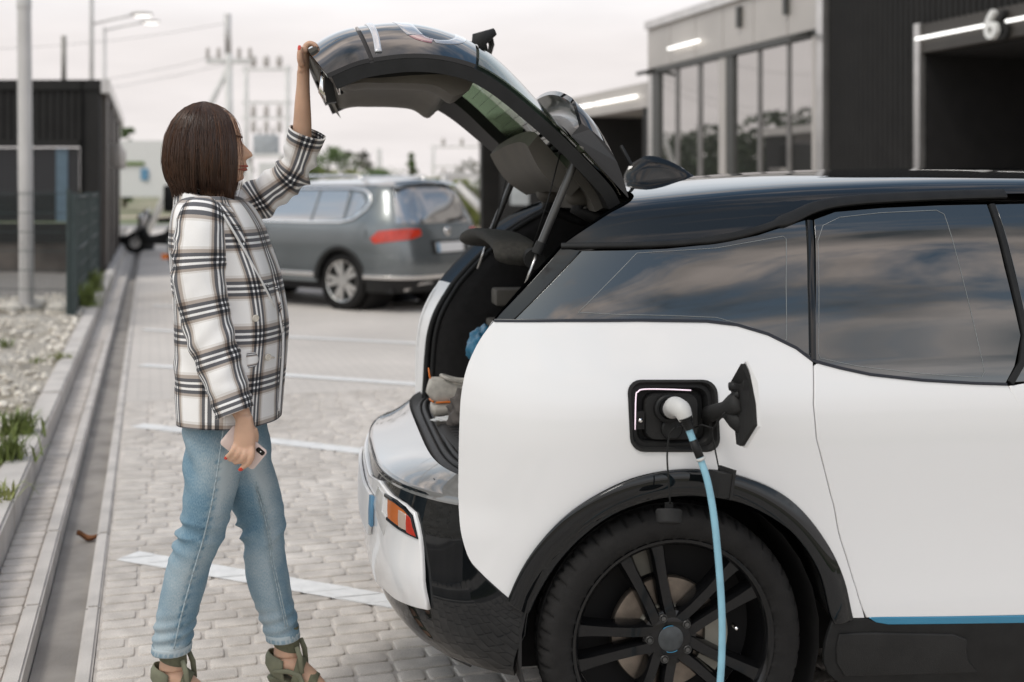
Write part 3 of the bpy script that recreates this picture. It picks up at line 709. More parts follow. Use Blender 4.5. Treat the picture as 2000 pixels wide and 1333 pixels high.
# lower bays further on
wl = empty('far_wash_bays', FP(25, 0), 0, 'low dark canopy of further wash bays with lit tubes behind the open tailgate', 'building'); wlo = wl.location.copy()
dF = 34
m_ = MB(); fbox(m_, dF, dL+.02, 3.02, 3.48, -5, .03); m_.build('fascia', m_fascia, wl, smooth=False, off=wlo)
m_ = MB(); fbox(m_, dF, dL+.02, 0, 3.0, -5.1, -5); m_.build('rear_wall', m_dark, wl, smooth=False, off=wlo)
for d in (dL+.15, 25.6, 29.2, 33.8):
    m_ = MB(); fbox(m_, d+.15, d-.1, 0, 3.02, -4.9, .0); m_.build('bay_divider', m_black, wl, smooth=False, off=wlo)
for x0, x1 in ((1137, 1165), (1172, 1252)):
    m_ = MB(); m_.tube([FP(fd(x0), 3.24, .1), FP(fd(x1), 3.24, .1)], .028, n=8); m_.build('led_tube', m_led, wl, off=wlo)
m_ = MB(); fbox(m_, 24.6, 23.0, 1.75, 2.75, -3.0, -2.95); m_.build('lit_panel', mat('lit_panel', (.85, .85, .83), .5, emit=(1, .98, .95), es=.8), wl, smooth=False, off=wlo)
# payment terminal pillar seen through the hatch
tp = empty('payment_pillar', W(1015, 470, 21)*Vector((1, 1, 0)) if False else Vector((W(1015, 400, 21).x, 21, 0)), 0, 'black payment pillar with pale screen standing behind the grey car', 'terminal')
m_ = MB(); m_.box((-.33, -.2, 0), (.33, .2, 2.35), .03); m_.build('cabinet', m_black, tp, auto=40)
m_ = MB(); m_.box((-.16, -.215, 1.25), (.16, -.19, 1.85), .01); m_.build('screen', mat('terminal_screen', (.4, .42, .42), .25), tp, auto=40)
m_ = MB(); m_.box((.36, -.15, 0), (.62, .15, 1.9), .02); m_.build('side_panel', m_fascia, tp, auto=40)

# ------------------------------------------------------------------ dark kiosk on the left
kz = 3.37; kd = 20.8
kc = Vector((W(195, 400, kd).x, kd, 0))                 # its near right corner
kio = empty('kiosk', kc, 0, 'black corrugated kiosk with a wide dark window at the left edge', 'building')
def KP(a_, b_, z): return KD*a_ - RD*b_*1.0 + Vector((0, 0, z))       # a_ back along the kerb, b_ to the left
FL = Vector((-1, .02, 0))
def KF(t, z, o_=0): return FL*t + Vector((0, -o_, z))     # front face: t metres left of the corner
m_ = MB()
n = 46; ps = []
for i in range(n):
    for f, q in ((0, 0), (.4, 0), (.5, .025), (.9, .025)): ps.append((5.6*(i+f)/n, q))
m_.add([KF(t, z, q) for z in (2.35, 3.2) for t, q in ps], [(i, i+1, len(ps)+i+1, len(ps)+i) for i in range(len(ps)-1)]); m_.build('corrugated_front', m_black, kio, smooth=False)
def kfbox(mb, t0, t1, z0, z1, o0, o1):
    c_ = [KF(t, z, q) for z in (z0, z1) for t, q in ((t0, o0), (t1, o0), (t1, o1), (t0, o1))]
    mb.add(c_, [(0, 3, 2, 1), (4, 5, 6, 7), (0, 1, 5, 4), (1, 2, 6, 5), (2, 3, 7, 6), (3, 0, 4, 7)])
m_ = MB(); kfbox(m_, -.02, 5.7, 3.2, kz, -.3, .06); m_.build('roof_edge', m_black, kio, smooth=False)
m_ = MB(); kfbox(m_, 0, .33, 0, 3.2, -.1, .03); m_.build('corner_post', m_black, kio, smooth=False)
m_ = MB(); kfbox(m_, .33, 5.6, 2.24, 2.36, -.1, .05); kfbox(m_, .33, 5.6, .62, .95, -.1, .04); kfbox(m_, .33, 5.6, .0, .1, -.1, .04); m_.build('window_rail', m_black, kio, smooth=False)
m_kglass = mirror_glass('kiosk_glass', (.02, .022, .025), .30)
m_ = MB(); kfbox(m_, .36, 5.6, .97, 2.22, -.04, -.02); m_.build('window', m_kglass, kio, smooth=False)
m_ = MB(); kfbox(m_, .36, 5.6, .1, .62, -.03, -.015); m_.build('lower_glazing', mat('lower_glass', (.10, .085, .075), .15, var=.5, vs=1.2), kio, smooth=False)
m_ = MB(); kfbox(m_, .55, .75, .97, 2.22, -.018, -.005); m_.build('window_post', mat('blue_grey_frame', (.10, .15, .19), .3), kio, smooth=False)
m_ = MB(); kfbox(m_, 0.3, 5.6, 3.0, 3.1, -.3, -.12); m_.build('roof', m_black, kio, smooth=False)
# receding flank with piers
m_ = MB(); c_ = [Vector((0, 0, 0)), KD*12.4, KD*12.4+Vector((0, 0, kz-.02)), Vector((0, 0, kz-.02))]
m_.add(c_+[p-RD*.3 for p in c_], [(0, 1, 2, 3), (7, 6, 5, 4), (3, 2, 6, 7), (1, 5, 6, 2)]); m_.build('flank_wall', m_black, kio, smooth=False)
m_ = MB(); c_ = [KD*-.05+RD*.02, KD*12.5+RD*.02, KD*12.5+RD*.16, KD*-.05+RD*.16]
m_.add([p+Vector((0, 0, z)) for z in (kz-.22, kz+.02) for p in c_], [(0, 3, 2, 1), (4, 5, 6, 7), (0, 1, 5, 4), (1, 2, 6, 5), (2, 3, 7, 6), (3, 0, 4, 7)]); m_.build('eaves', m_silver, kio, smooth=False)
m_brown = mat('pier_cladding', (.10, .085, .075), .5, var=.1)
for a_ in (.3, 3.2, 6.0, 9.2):
    m_ = MB(); c_ = [KD*a_, KD*(a_+1.2), KD*(a_+1.2)+RD*.10, KD*a_+RD*.10]
    m_.add([p+Vector((0, 0, z)) for z in (0, kz-.22) for p in c_], [(0, 3, 2, 1), (4, 5, 6, 7), (0, 1, 5, 4), (1, 2, 6, 5), (2, 3, 7, 6), (3, 0, 4, 7)]); m_.build('pier', m_brown, kio, smooth=False)
for a_ in (2.2, 5.2):
    m_ = MB(); m_.box((-.12, -.1, -.2), (.12, .1, .2), .03); o = m_.build('wall_lamp', m_fascia, kio, auto=40); o.location = KD*a_+RD*.2+Vector((0, 0, 2.15))
for t, h in ((1.35, 1.0), (2.9, .35)):
    m_ = MB(); m_.tube([KF(t*1.0, kz, -2.0), KF(t, kz+h, -2.0)], .05, n=8); m_.build('roof_pipe', mat('weathered_pipe', (.35, .33, .30), .7), kio)

# mesh fence between kiosk and kerb
m_fence = mat('fence_green', (.035, .05, .05), .5, var=.15)
def fence(p0, p1, h, lab, thin=False):
    e = empty('mesh_fence', p0, 0, lab, 'fence', 'green mesh fence panels')
    d = Vector(p1)-Vector(p0); L_ = d.length; dn = d.normalized()
    for t in (0, L_):
        m_ = MB(); sd_ = Vector((-dn.y, dn.x, 0)); m_.obox(dn*t+Vector((0, 0, h/2)), dn, sd_, (0, 0, 1), .02 if thin else .03, .02 if thin else .03, h/2); m_.build('post', m_fence, e, smooth=False)
    m_ = MB(); nv = int(L_/.05)
    for i in range(nv):
        m_.obox(dn*(L_*(i+.5)/nv)+Vector((0, 0, h/2+.03)), dn, Vector((-dn.y, dn.x, 0)), (0, 0, 1), .0022 if thin else .004, .0022 if thin else .004, h/2-.04)
    tag(m_.build('vertical_wires', m_fence, e, smooth=False), kind='stuff')
    for i in range(7):
        z = .1+(h-.15)*i/6; m_ = MB(); m_.tube([dn*0+Vector((0, 0, z)), dn*L_+Vector((0, 0, z))], .004 if thin else (.008 if i % 3 else .014), n=6); m_.build('rail', m_fence, e)
    if thin: return
    m_ = MB(); m_.obox(dn*L_/2+Vector((0, 0, .1)), dn, Vector((-dn.y, dn.x, 0)), (0, 0, 1), L_/2, .02, .07); m_.build('base_board', m_fence, e, smooth=False)
f0 = G(143, 622, .12); f1 = f0+KD*3.2; f2 = f1+KD*3.2
fence(f0, f1, 1.36, 'near panel of dark green mesh fence along the kerb before the kiosk')
fence(f1+KD*.05, f2, 1.36, 'far panel of dark green mesh fence ending at the kiosk corner')
fence(f0+Vector((-4.4, .6, 0)), f0+Vector((-.05, .0, 0)), 1.40, 'long dark mesh fence panel crossing in front of the kiosk window', True)

# ------------------------------------------------------------------ poles and masts
m_pole = mat('galvanised_pole', (.58, .56, .54), .5, metal=.3, var=.08, vs=2)
m_cpole = mat('concrete_pole', (.68, .67, .64), .85, var=.12, vs=2)
pb = G(52, 602, .13)
lp = empty('light_pole', pb, 0, 'tall galvanised light pole at the left edge in front of the kiosk', 'pole')
m_ = MB(); m_.tube([(0, 0, -.1), (-.03, 0, 3.6)], [.085, .078], n=16); m_.build('lower_shaft', m_pole, lp, auto=40)
m_ = MB(); m_.tube([(-.03, 0, 3.6), (-.09, 0, 8)], [.062, .05], n=16); m_.build('upper_shaft', m_pole, lp, auto=40)
m_ = MB(); m_.lathe([(.082, 3.5), (.084, 3.52), (.084, 3.6), (.062, 3.66)], (-.03, 0, 0), (0, 0, 1), 16); m_.build('collar', m_pole, lp)
m_ = MB(); m_.lathe([(.0, .03), (.17, .03), (.17, .0)], (0, 0, 0), (0, 0, 1), 12); m_.build('base_plate', m_pole, lp, auto=30)
m_ = MB(); m_.tube([(-.09, 0, 7.95), (.5, .4, 8.3), (1.1, .8, 8.35)], .035, n=8); m_.build('lamp_arm', m_pole, lp)
m_ = MB(); m_.sphere((1.3, .95, 8.33), (.32, .16, .06), 12, 6); m_.build('lamp_head', m_fascia, lp)
def street_lamp(px_, d, z_top, arm_z, arm, lab):
    e = empty('street_lamp', Vector(((px_-CX)*d/FPX, d, 0)), 0, lab, 'street lamp', 'street lamps behind the kiosk')
    m_ = MB(); m_.tube([(0, 0, 0), (0, 0, z_top)], [.08, .05], n=10); m_.build('shaft', m_pole, e)
    if arm:
        m_ = MB(); m_.tube([(0, 0, arm_z), (arm*.5, -.2, arm_z+.12), (arm, -.4, arm_z+.22)], .03, n=8); m_.build('arm', m_pole, e)
        m_ = MB(); m_.sphere((arm+.25, -.45, arm_z+.24), (.34, .16, .07), 12, 6); m_.build('lamp_head', m_fascia, e)
        m_ = MB(); m_.sphere((arm+.28, -.45, arm_z+.19), (.26, .12, .04), 12, 6); m_.build('lens', m_led, e)
    return e
street_lamp(179, 36, 12, 6.35, 1.35, 'thin street lamp with lit head on an arm, nearer of the two behind the kiosk')
street_lamp(204, 42, 7.05, 6.95, 1.45, 'second, farther street lamp behind the kiosk with lit head on an arm')
# timber utility pole with stay and crossarm
def util_pole(px_, d, h, lab, stay=True):
    e = empty('utility_pole', Vector(((px_-CX)*d/FPX, d, 0)), 0, lab, 'utility pole', 'concrete utility poles')
    m_ = MB(); m_.tube([(0, 0, 0), (0, 0, h)], [.15, .10], n=10); m_.build('shaft', m_cpole, e)
    if stay: m_ = MB(); m_.tube([(-2.6, .3, 0), (-.05, 0, h-.5)], [.11, .08], n=10); m_.build('stay_strut', m_cpole, e)
    m_ = MB(); m_.box((-.65, -.08, h-.30), (.65, .08, h-.16)); m_.build('crossarm', m_cpole, e, smooth=False)
    for x in (-.62, -.3, .3, .62):
        m_ = MB(); m_.lathe([(.02, h-.16), (.07, h-.08), (.04, h+.0), (.07, h+.08), (.02, h+.18)], (x, 0, 0), (0, 0, 1), 10); m_.build('insulator', m_fascia, e)
    m_ = MB(); m_.tube([(-.02, 0, h), (-.04, 0, h+1.15)], .10, n=10); m_.build('head_tube', m_pole, e)
    return e
up1 = util_pole(447, 36, 5.5, 'concrete utility pole with slanting stay above the woman\'s head')
# overhead wires
wr = MB()
for z0, z1, y1 in ((6.4, 4.5, 40), (5.5, 3.2, 45), (5.2, 3.0, 45)):
    wr = MB(); p0 = Vector((up1.location.x, 36, z0)); p1 = Vector((-26, y1, z1+2.4))
    wr.tube([p0.lerp(p1, t)-Vector((0, 0, 4*t*(1-t)*.8)) for t in [i/10 for i in range(11)]], .006, n=5)
    o = wr.build('overhead_wire', m_frame); tag(o, {6.4: 'uppermost thin overhead wire running left from the utility pole', 5.5: 'middle thin overhead wire running left from the utility pole', 5.2: 'lowest thin overhead wire running left from the utility pole'}[z0], 'wire', 'overhead wires')
# substation gantry
def gantry(x0, x1, d, h, lab, lev):
    e = empty('substation_gantry', Vector(((x0-CX)*d/FPX, d, 0)), 0, lab, 'gantry', 'substation gantries'); w_ = (x1-x0)*d/FPX
    for x in (0, w_):
        m_ = MB(); m_.tube([(x, 0, 0), (x, 0, h)], [.10, .08], n=8); m_.build('column', m_cpole, e)
    for z in lev:
        m_ = MB(); m_.box((-.15, -.05, z-.05), (w_+.15, .05, z+.05)); m_.build('beam', m_cpole, e, smooth=False)
        for i in range(3):
            m_ = MB(); x = w_*(i+.55)/3.2; m_.lathe([(.03, z+.09), (.14, z+.2), (.1, z+.3), (.14, z+.42), (.03, z+.55)] if z == max(lev) else [(.03, z-.09), (.12, z-.2), (.08, z-.32), (.12, z-.44), (.03, z-.6)], (x, 0, 0), (0, 0, 1), 10); m_.build('insulator', m_fascia, e)
    return e
gantry(481, 562, 48, 6.35, 'pale substation gantry with insulators above the raised arm', (6.2, 4.9, 4.3))
gantry(846, 962, 75, 4.2, 'distant pale steel gantry seen under the open tailgate', (4.1, 2.9))
tr = empty('transformer', Vector(((520-CX)*46/FPX, 46, 0)), 0, 'grey transformer cabinet on a stand behind the raised sleeve', 'transformer')
m_ = MB(); m_.box((-.42, -.4, 2.85), (.42, .4, 3.55), .04); m_.build('tank', mat('transformer_grey', (.38, .40, .41), .5), tr, auto=40)
m_ = MB(); m_.box((-.7, -.5, 2.7), (.7, .5, 2.84)); m_.build('platform', m_cpole, tr, smooth=False)
for x in (-.6, .6):
    m_ = MB(); m_.tube([(x, 0, 0), (x, 0, 2.7)], .1, n=8); m_.build('leg', m_cpole, tr)
for x in (-.25, 0, .25):
    m_ = MB(); m_.tube([(x, 0, 3.55), (x, 0, 3.85)], .05, n=6); m_.build('bushing', m_fascia, tr)
tw = empty('lattice_mast', Vector(((740-CX)*150/FPX, 150, 0)), 0, 'slender distant mast above the roof of the grey car', 'mast')
m_ = MB()
for a_ in range(3): m_.tube([(.5*math.cos(a_*2.1), .5*math.sin(a_*2.1), 0), (.2*math.cos(a_*2.1), .2*math.sin(a_*2.1), 6.5)], .1, n=6)
m_.build('mast_legs', m_cpole, tw)
m_ = MB()
for i in range(8):
    r0 = .5-.3*i/8
    for a_ in range(3): m_.tube([(r0*math.cos(a_*2.1), r0*math.sin(a_*2.1), i*.8), (r0*math.cos(a_*2.1+2.1), r0*math.sin(a_*2.1+2.1), i*.8+.8)], .05, n=5)
m_.build('bracing', m_cpole, tw)
# sloping pale boom seen through the hatch gap
bm_ = empty('boom_barrier', Vector(((868-CX)*40/FPX, 40, 0)), 0, 'pale slanting steel frame behind the grey car\'s tail', 'steel frame')
m_ = MB(); m_.tube([(0, 0, 0), (0, 0, 2.0)], .14, n=8); m_.build('post', m_pole, bm_)
m_ = MB(); m_.tube([(.4, 0, 1.7), (2.1, 0, -.05)], .14, n=8); m_.build('slant_beam', m_pole, bm_)
m_ = MB(); m_.box((-.2, -.1, 1.9), (2.6, .1, 2.05)); m_.build('cross_beam', m_pole, bm_, smooth=False)
# long pale wall / hall far left and far right
def slab(name, x0, x1, y0, y1, d, mt, lab, cat, parts=()):
    p0, p1 = W(x0, y0, d), W(x1, y1, d); e = empty(name, (p0.x, d, 0), 0, lab, cat)
    m_ = MB(); m_.box((0, 0, min(p0.z, p1.z)), (p1.x-p0.x, 4, max(p0.z, p1.z))); m_.build('wall', mt, e, smooth=False)
    for nm, xa, xb, ya, yb, mm in parts:
        q0, q1 = W(xa, ya, d), W(xb, yb, d); m_ = MB(); m_.box((q0.x-p0.x, -.15, min(q0.z, q1.z)), (q1.x-p0.x, -.02, max(q0.z, q1.z))); m_.build(nm, mm, e, smooth=False)
    return e
m_hall = mat('pale_hall', (.72, .71, .70), .6, var=.05)
m_blue = mat('blue_panel', (.12, .27, .42), .5)
slab('pale_hall', 205, 330, 275, 385, 90, m_hall, 'long white hall with a green stripe between kiosk and the woman\'s hair', 'building', (('stripe', 205, 282, 316, 323, mat('green_stripe', (.14, .2, .05), .6)), ('blue_sign', 276, 290, 330, 352, m_blue)))
slab('pale_hall', 505, 600, 318, 382, 95, m_hall, 'pale hall wall glimpsed under the raised sleeve', 'building', (('door', 540, 552, 340, 382, m_frame),))
slab('low_wall', 860, 1080, 425, 452, 46, mat('sandy_wall', (.46, .38, .29), .8), 'low sandy wall behind the grey car seen through the open hatch', 'wall', (('coping', 858, 1082, 422, 425, m_conc),))

# ------------------------------------------------------------------ trees
m_bark = mat('bark', (.12, .09, .065), .9, var=.3, vs=8)
m_leafA = mat('leaves_mid', (.10, .15, .045), .65, var=.45, vs=1.2)
m_leafB = mat('leaves_grey', (.15, .145, .11), .7, var=.4, vs=1.2)
m_leafC = mat('leaves_yellow', (.19, .21, .05), .65, var=.45, vs=1.0)
m_leafD = mat('leaves_dark', (.045, .065, .028), .7, var=.45, vs=1.0)
def tree(x, d, h, rx, lab, mt, seed, name='tree', group=None, n=2600, low=.08, world=None, leaf=.16, conic=None):
    rg = random.Random(seed); loc = Vector(((x-CX)*d/FPX, d, -.1)) if world is None else Vector(world)
    e = empty(name, loc, 0, lab, 'tree', group)
    m_ = MB(); m_.tube([(0, 0, 0), (.05, 0, h*.3), (-.03, .05, h*.8)], [rx*.09+.04, rx*.06+.03, .02], n=8)
    for i in range(6):
        a_ = rg.uniform(0, 6.28); z = h*rg.uniform(.25, .6); m_.tube([(0, 0, z), (math.cos(a_)*rx*.4, math.sin(a_)*rx*.4, z+h*.14), (math.cos(a_)*rx*.75, math.sin(a_)*rx*.75, z+h*.2)], [.05, .03, .012], n=6)
    m_.build('trunk', m_bark, e)
    cl = []
    for _ in range(30):
        tz = rg.random(); env = rx*(.35+.65*math.sin(math.pi*(.16+.78*tz)))*(.75 if conic is None else 1.1-tz); an_ = rg.uniform(0, 6.28); q_ = env*math.sqrt(rg.random())*.8
        cl.append((math.cos(an_)*q_, math.sin(an_)*q_, h*(low+(1-low)*tz), (.22+.2*rg.random())*max(env, .3*rx)))
    m_ = MB(); s0 = leaf*max(h/5, .6)
    for i in range(n):
        cx_, cy_, cz, r_ = cl[rg.randrange(len(cl))]
        v = Vector((rg.gauss(0, 1), rg.gauss(0, 1), rg.gauss(0, 1))).normalized()*r_*rg.random()**.4
        p = Vector((cx_, cy_, min(cz, h-r_*.8)))+Vector((v.x, v.y, v.z*.8)); s_ = s0*rg.uniform(.5, 1.2)
        u_ = Vector((rg.gauss(0, 1), rg.gauss(0, 1), rg.gauss(0, .7))).normalized(); t_ = u_.orthogonal().normalized()
        m_.add([p-u_*s_, p+t_*s_*.5, p+u_*s_, p-t_*s_*.5], [(0, 1, 2, 3)])
    m_.build('crown', mt, e, smooth=False, fixn=False)
    return e
TG = 'trees along the horizon'
tree(643, 62, 3.77, 3.16, 'rounded green tree behind the sleeve cuff, left of the grey car\'s roof', m_leafA, 1, group=TG)
tree(616, 66, 2.85, 2.00, 'low green bush just right of the sleeve elbow', m_leafC, 2, group=TG)
tree(693, 70, 3.83, 1.67, 'sparse grey-brown tree above the grey car\'s roof', m_leafB, 3, group=TG, n=900, low=.4)
tree(672, 60, 2.57, 1.67, 'small yellow-green bush above the grey car\'s roof rail', m_leafC, 4, group=TG)
tree(803, 64, 3.49, 1.09, 'narrow conical tree above the grey car\'s rear window', m_leafA, 5, group=TG, conic=1, low=.1)
tree(760, 66, 2.83, 3.33, 'low hedge-like bush right behind the grey car\'s roof', m_leafA, 6, group=TG)
tree(835, 60, 2.27, 2.17, 'yellowish bush at the grey car\'s upper rear corner', m_leafC, 7, group=TG)
tree(905, 44, 1.97, 1.59, 'bright green rounded bush seen below the far strut', m_leafC, 8, group=TG)
tree(945, 60, 3.22, 3.33, 'grey-green bush behind the slanting steel frame', m_leafB, 9, group=TG)
tree(985, 66, 2.70, 3.19, 'grey-green bush at the far strut of the tailgate', m_leafA, 10, group=TG)
tree(243, 110, 7.10, 2.17, 'dark green treetop right of the kiosk roof edge', m_leafA, 11, group=TG)
tree(478, 52, 3.27, 1.01, 'slim grey-green tree just right of the woman\'s nose', m_leafB, 12, group=TG, n=700)
tree(1108, 62, 2.93, 2.32, 'dark bush behind the hinge side of the tailgate', m_leafD, 13, group=TG)
wd_ = MB(); rg_ = random.Random(5)       # the far wood that the glass pavilion mirrors: one mass
for i in range(9000):
    t = rg_.random(); k_ = rg_.randrange(26); hh = 6.5+2.5*math.sin(k_*1.7)
    a_ = rg_.uniform(0, 6.28); q_ = rg_.random()**.5*3.4; z_ = hh*rg_.random()**.7
    p = Vector((-50-3.1*k_*.55+math.cos(a_)*q_*(1.1-z_/hh*.6), 50+3.6*k_+math.sin(a_)*q_, z_)); s_ = rg_.uniform(.25, .6)
    u_ = Vector((rg_.gauss(0, 1), rg_.gauss(0, 1), rg_.gauss(0, .7))).normalized(); t_ = u_.orthogonal().normalized()
    wd_.add([p-u_*s_, p+t_*s_*.6, p+u_*s_, p-t_*s_*.6], [(0, 1, 2, 3)])
tag(wd_.build('far_wood', m_leafD, smooth=False, fixn=False), 'dark wood along the left horizon, mirrored in the pavilion panes', kind='stuff')
# ------------------------------------------------------------------ grey SUV parked along the bay lines
m_suv = mat('grey_metallic', (.17, .185, .19), .26, metal=.55, coat=.6, var=.05, vs=3)
m_suvglass = mirror_glass('suv_glass', (.16, .15, .145), .45, const=True)
m_chrome = mat('chrome', (.78, .76, .74), .12, metal=1, var=.03)
m_plastic = mat('black_plastic', (.02, .0195, .019), .6, spec=.3, var=.15, vs=12, bump=.2, bs=300)
m_tyre = mat('tyre_rubber', (.018, .017, .0165), .85, spec=.25, var=.2, vs=20, bump=.3, bs=200)
m_red = mat('tail_lamp_red', (.50, .035, .015), .15, coat=.5, var=.12, vs=14)
m_orange = mat('marker_orange', (.50, .13, .02), .2, coat=.5)
m_alloy = mat('alloy_silver', (.66, .64, .61), .3, metal=.75, var=.05)
m_plate = mat('plate_white', (.80, .79, .78), .4, var=.02)
suv_loc = G(668, 606); SA = math.atan2(.595, -.804)      # heading: left and away
# centre line at the rear axle: half a track beyond the near wheel
fwd = Vector((math.cos(SA), math.sin(SA), 0)); far_ = Vector((.595, .804, 0))
sc0 = suv_loc + far_*.86
suv = empty('parked_suv', (sc0.x, sc0.y, 0), SA, 'grey metallic SUV with red tail lamps parked behind the woman', 'car')
# its left side is hidden; +y of the empty (left of travel) faces the camera, so the skin's near side (-y) is flipped below
S_side = spl([.2, .35, .55, .8, 1.0, 1.12, 1.3, 1.45, 1.55, 1.6, 1.64, 1.66, 1.672], [.84, .89, .915, .915, .90, .875, .80, .73, .67, .60, .45, .28, .02])
S_Lr = spl([.2, .4, .6, .9, 1.05, 1.3, 1.5, 1.6, 1.67], [.95, 1.08, 1.12, 1.08, 1.04, .92, .80, .72, .66])
SB = Body(S_side, S_Lr, lambda u: 1.672, .05, 2.6, 1.15, 1.12, 1.672, p=4.2)
flip = empty('tmpflip')
class Flip: pass
def suv_patch(name, poly, mt, lift=0, **k):
    r = SB.patch(name, poly, mt, suv, lift=lift, mirror=True, grid=k.pop('grid', .06), **k); return r
def uz(pts): return [(SB.uw(u, z), z) for u, z in pts]
arc = lambda cx_, cz, r_, a0, a1, n_=14: [(cx_+r_*math.cos(R(a0+(a1-a0)*i/n_)), cz+r_*math.sin(R(a0+(a1-a0)*i/n_))) for i in range(n_+1)]
# flank from rear lamp to nose with both arches cut out
poly = uz([(-.42, .98), (-.45, .42)] + arc(0, .36, .40, 176, 4) + [(.42, .34), (2.37, .34)] + arc(2.79, .36, .40, 176, 4) + [(3.22, .36), (3.45, .5), (3.5, .8), (3.1, .98), (2.4, 1.06), (1.9, 1.08), (0, 1.09), (-.42, 1.07)])
suv_patch('flank_panel', poly, m_suv)
hw = lambda z: SB.H(SB.u0-SB.k*S_Lr(z), z)
def rear(pts): return [(-hw(z)+v, z) for v, z in pts]
rb = lambda pts: pts+[(-2*hw(z)-w_, z) for w_, z in reversed(pts)]
cor = lambda z: SB.uw(-.42, z)
suv_top = [(cor(.98), .98), (cor(.66), .66)]
def full(name, zl, zh, mt, w0l=None, w0h=None, lift=0, **k):
    "band round the tail from flank to flank"
    a_ = cor(zl) if w0l is None else w0l; b_ = cor(zh) if w0h is None else w0h
    p = [(a_, zl), (b_, zh), (-2*hw(zh)-b_, zh), (-2*hw(zl)-a_, zl)]
    n_ = []
    # subdivide the long edges
    for i in range(4):
        q0, q1 = np.array(p[i]), np.array(p[(i+1) % 4]); kk = max(1, int(np.linalg.norm(q1-q0)/.08))
        n_ += [tuple(q0+(q1-q0)*j/kk) for j in range(kk)]
    return SB.patch(name, n_, mt, suv, lift=lift, grid=.06, **k)
full('tailgate', .70, 1.08, m_suv)
full('bumper', .46, .695, m_suv, lift=.02)
full('chrome_strip', .425, .46, m_chrome, lift=.03, thick=.03)
full('lower_apron', .25, .42, m_plastic, lift=.01)
w_in = lambda z, v: -hw(z)+v
p = rb([(w_in(1.10, .80), 1.10), (w_in(1.30, .72), 1.30), (w_in(1.52, .60), 1.52)])
SB.patch('rear_window', [(w_in(1.10, .76), 1.10), (w_in(1.30, .68), 1.30), (w_in(1.53, .585), 1.53), (-2*hw(1.53)-w_in(1.53, .585), 1.53), (-2*hw(1.3)-w_in(1.3, .68), 1.30), (-2*hw(1.1)-w_in(1.1, .76), 1.10)], m_suvglass, suv, lift=.004, grid=.06)
# greenhouse pillars and roof
suv_patch('greenhouse', uz([(-.44, 1.08), (1.9, 1.085), (1.3, 1.50), (.9, 1.58), (-.44, 1.57)]), m_suv, lift=-.006)
SB.patch('tail_surround', [(cor(1.08), 1.085), (cor(1.57), 1.57), (-2*hw(1.57)-cor(1.57), 1.57), (-2*hw(1.085)-cor(1.085), 1.085)], m_suv, suv, lift=-.004, grid=.06)
suv_patch('side_window', uz([(.55, 1.12), (1.72, 1.12), (1.25, 1.46), (1.05, 1.50), (.55, 1.50)]), m_suvglass, lift=.006)
suv_patch('side_window', uz([(-.02, 1.14), (.50, 1.12), (.50, 1.50), (.02, 1.50)]), m_suvglass, lift=.006)
suv_patch('quarter_window', uz([(-.08, 1.145), (-.08, 1.48), (-.22, 1.46), (-.33, 1.34), (-.24, 1.20)]), m_suvglass, lift=.006)
for pts in ([(1.8, 1.10), (.5, 1.10), (0, 1.11), (-.2, 1.15), (-.36, 1.27), (-.40, 1.36), (-.34, 1.46), (-.24, 1.51), (0, 1.53), (1.2, 1.53)],):
    SB.ribbon('window_trim', uz(pts), .035, m_chrome, suv, lift=.008, mirror=True, dense=.08)
SB.ribbon('sill_strip', uz([(.45, .44), (2.34, .44)]), .05, m_chrome, suv, lift=.008, mirror=True, dense=.1)
m_ = MB()
def roof_fn(i, j):
    u = -.62+2.1*i; q = -1+2*j; hh = SB.H(max(u, -.3), 1.575)*(1 if u > -.3 else 1-.10*((-.3-u)/.3)); v = q*hh
    return (u, v, 1.572+.095*(1-abs(q)**2.2)*(1-.25*i*i)-(.06*max(0, (i-.8)/.2)) - .03*max(0, (-.35-u)/.3))
m_.grid(roof_fn, 24, 20); m_.build('roof', mat('silver_roof', (.45, .45, .45), .25, metal=.5, coat=.5), suv)
m_ = MB(); m_.grid(lambda i, j: (-.62-.10*i, (-1+2*j)*.60, 1.600-.045*i+.05*(1-(2*j-1)**2)), 4, 16); m_.grid(lambda i, j: (-.70+.12*i, (-1+2*j)*.6, 1.54+.012*i+.05*(1-(2*j-1)**2)), 3, 16); m_.build('roof_spoiler', m_suv, suv)
m_ = MB(); m_.grid(lambda i, j: (1.30+.95*i, (-1+2*j)*(.62+.2*i), 1.60-.52*i+.04*(1-(2*j-1)**2)), 8, 10); m_.build('windscreen', m_suvglass, suv)
m_ = MB(); m_.grid(lambda i, j: (2.2+1.45*i, (-1+2*j)*(.84-.18*i*i), 1.07-.16*i-.2*i**4+.05*(1-(2*j-1)**2)), 10, 12); m_.build('bonnet', m_suv, suv)
m_ = MB(); m_.grid(lambda i, j: (3.62-.12*abs(2*j-1)**2, (-1+2*j)*.72, .30+.46*i), 4, 12); m_.build('front_bumper', m_plastic, suv)
for s_ in (-1, 1):
    m_ = MB(); m_.tube([(-.2, s_*.60, 1.60), (-.05, s_*.61, 1.69), (1.1, s_*.60, 1.69), (1.25, s_*.58, 1.61)], .02, n=8); m_.build('roof_rail', m_chrome, suv)
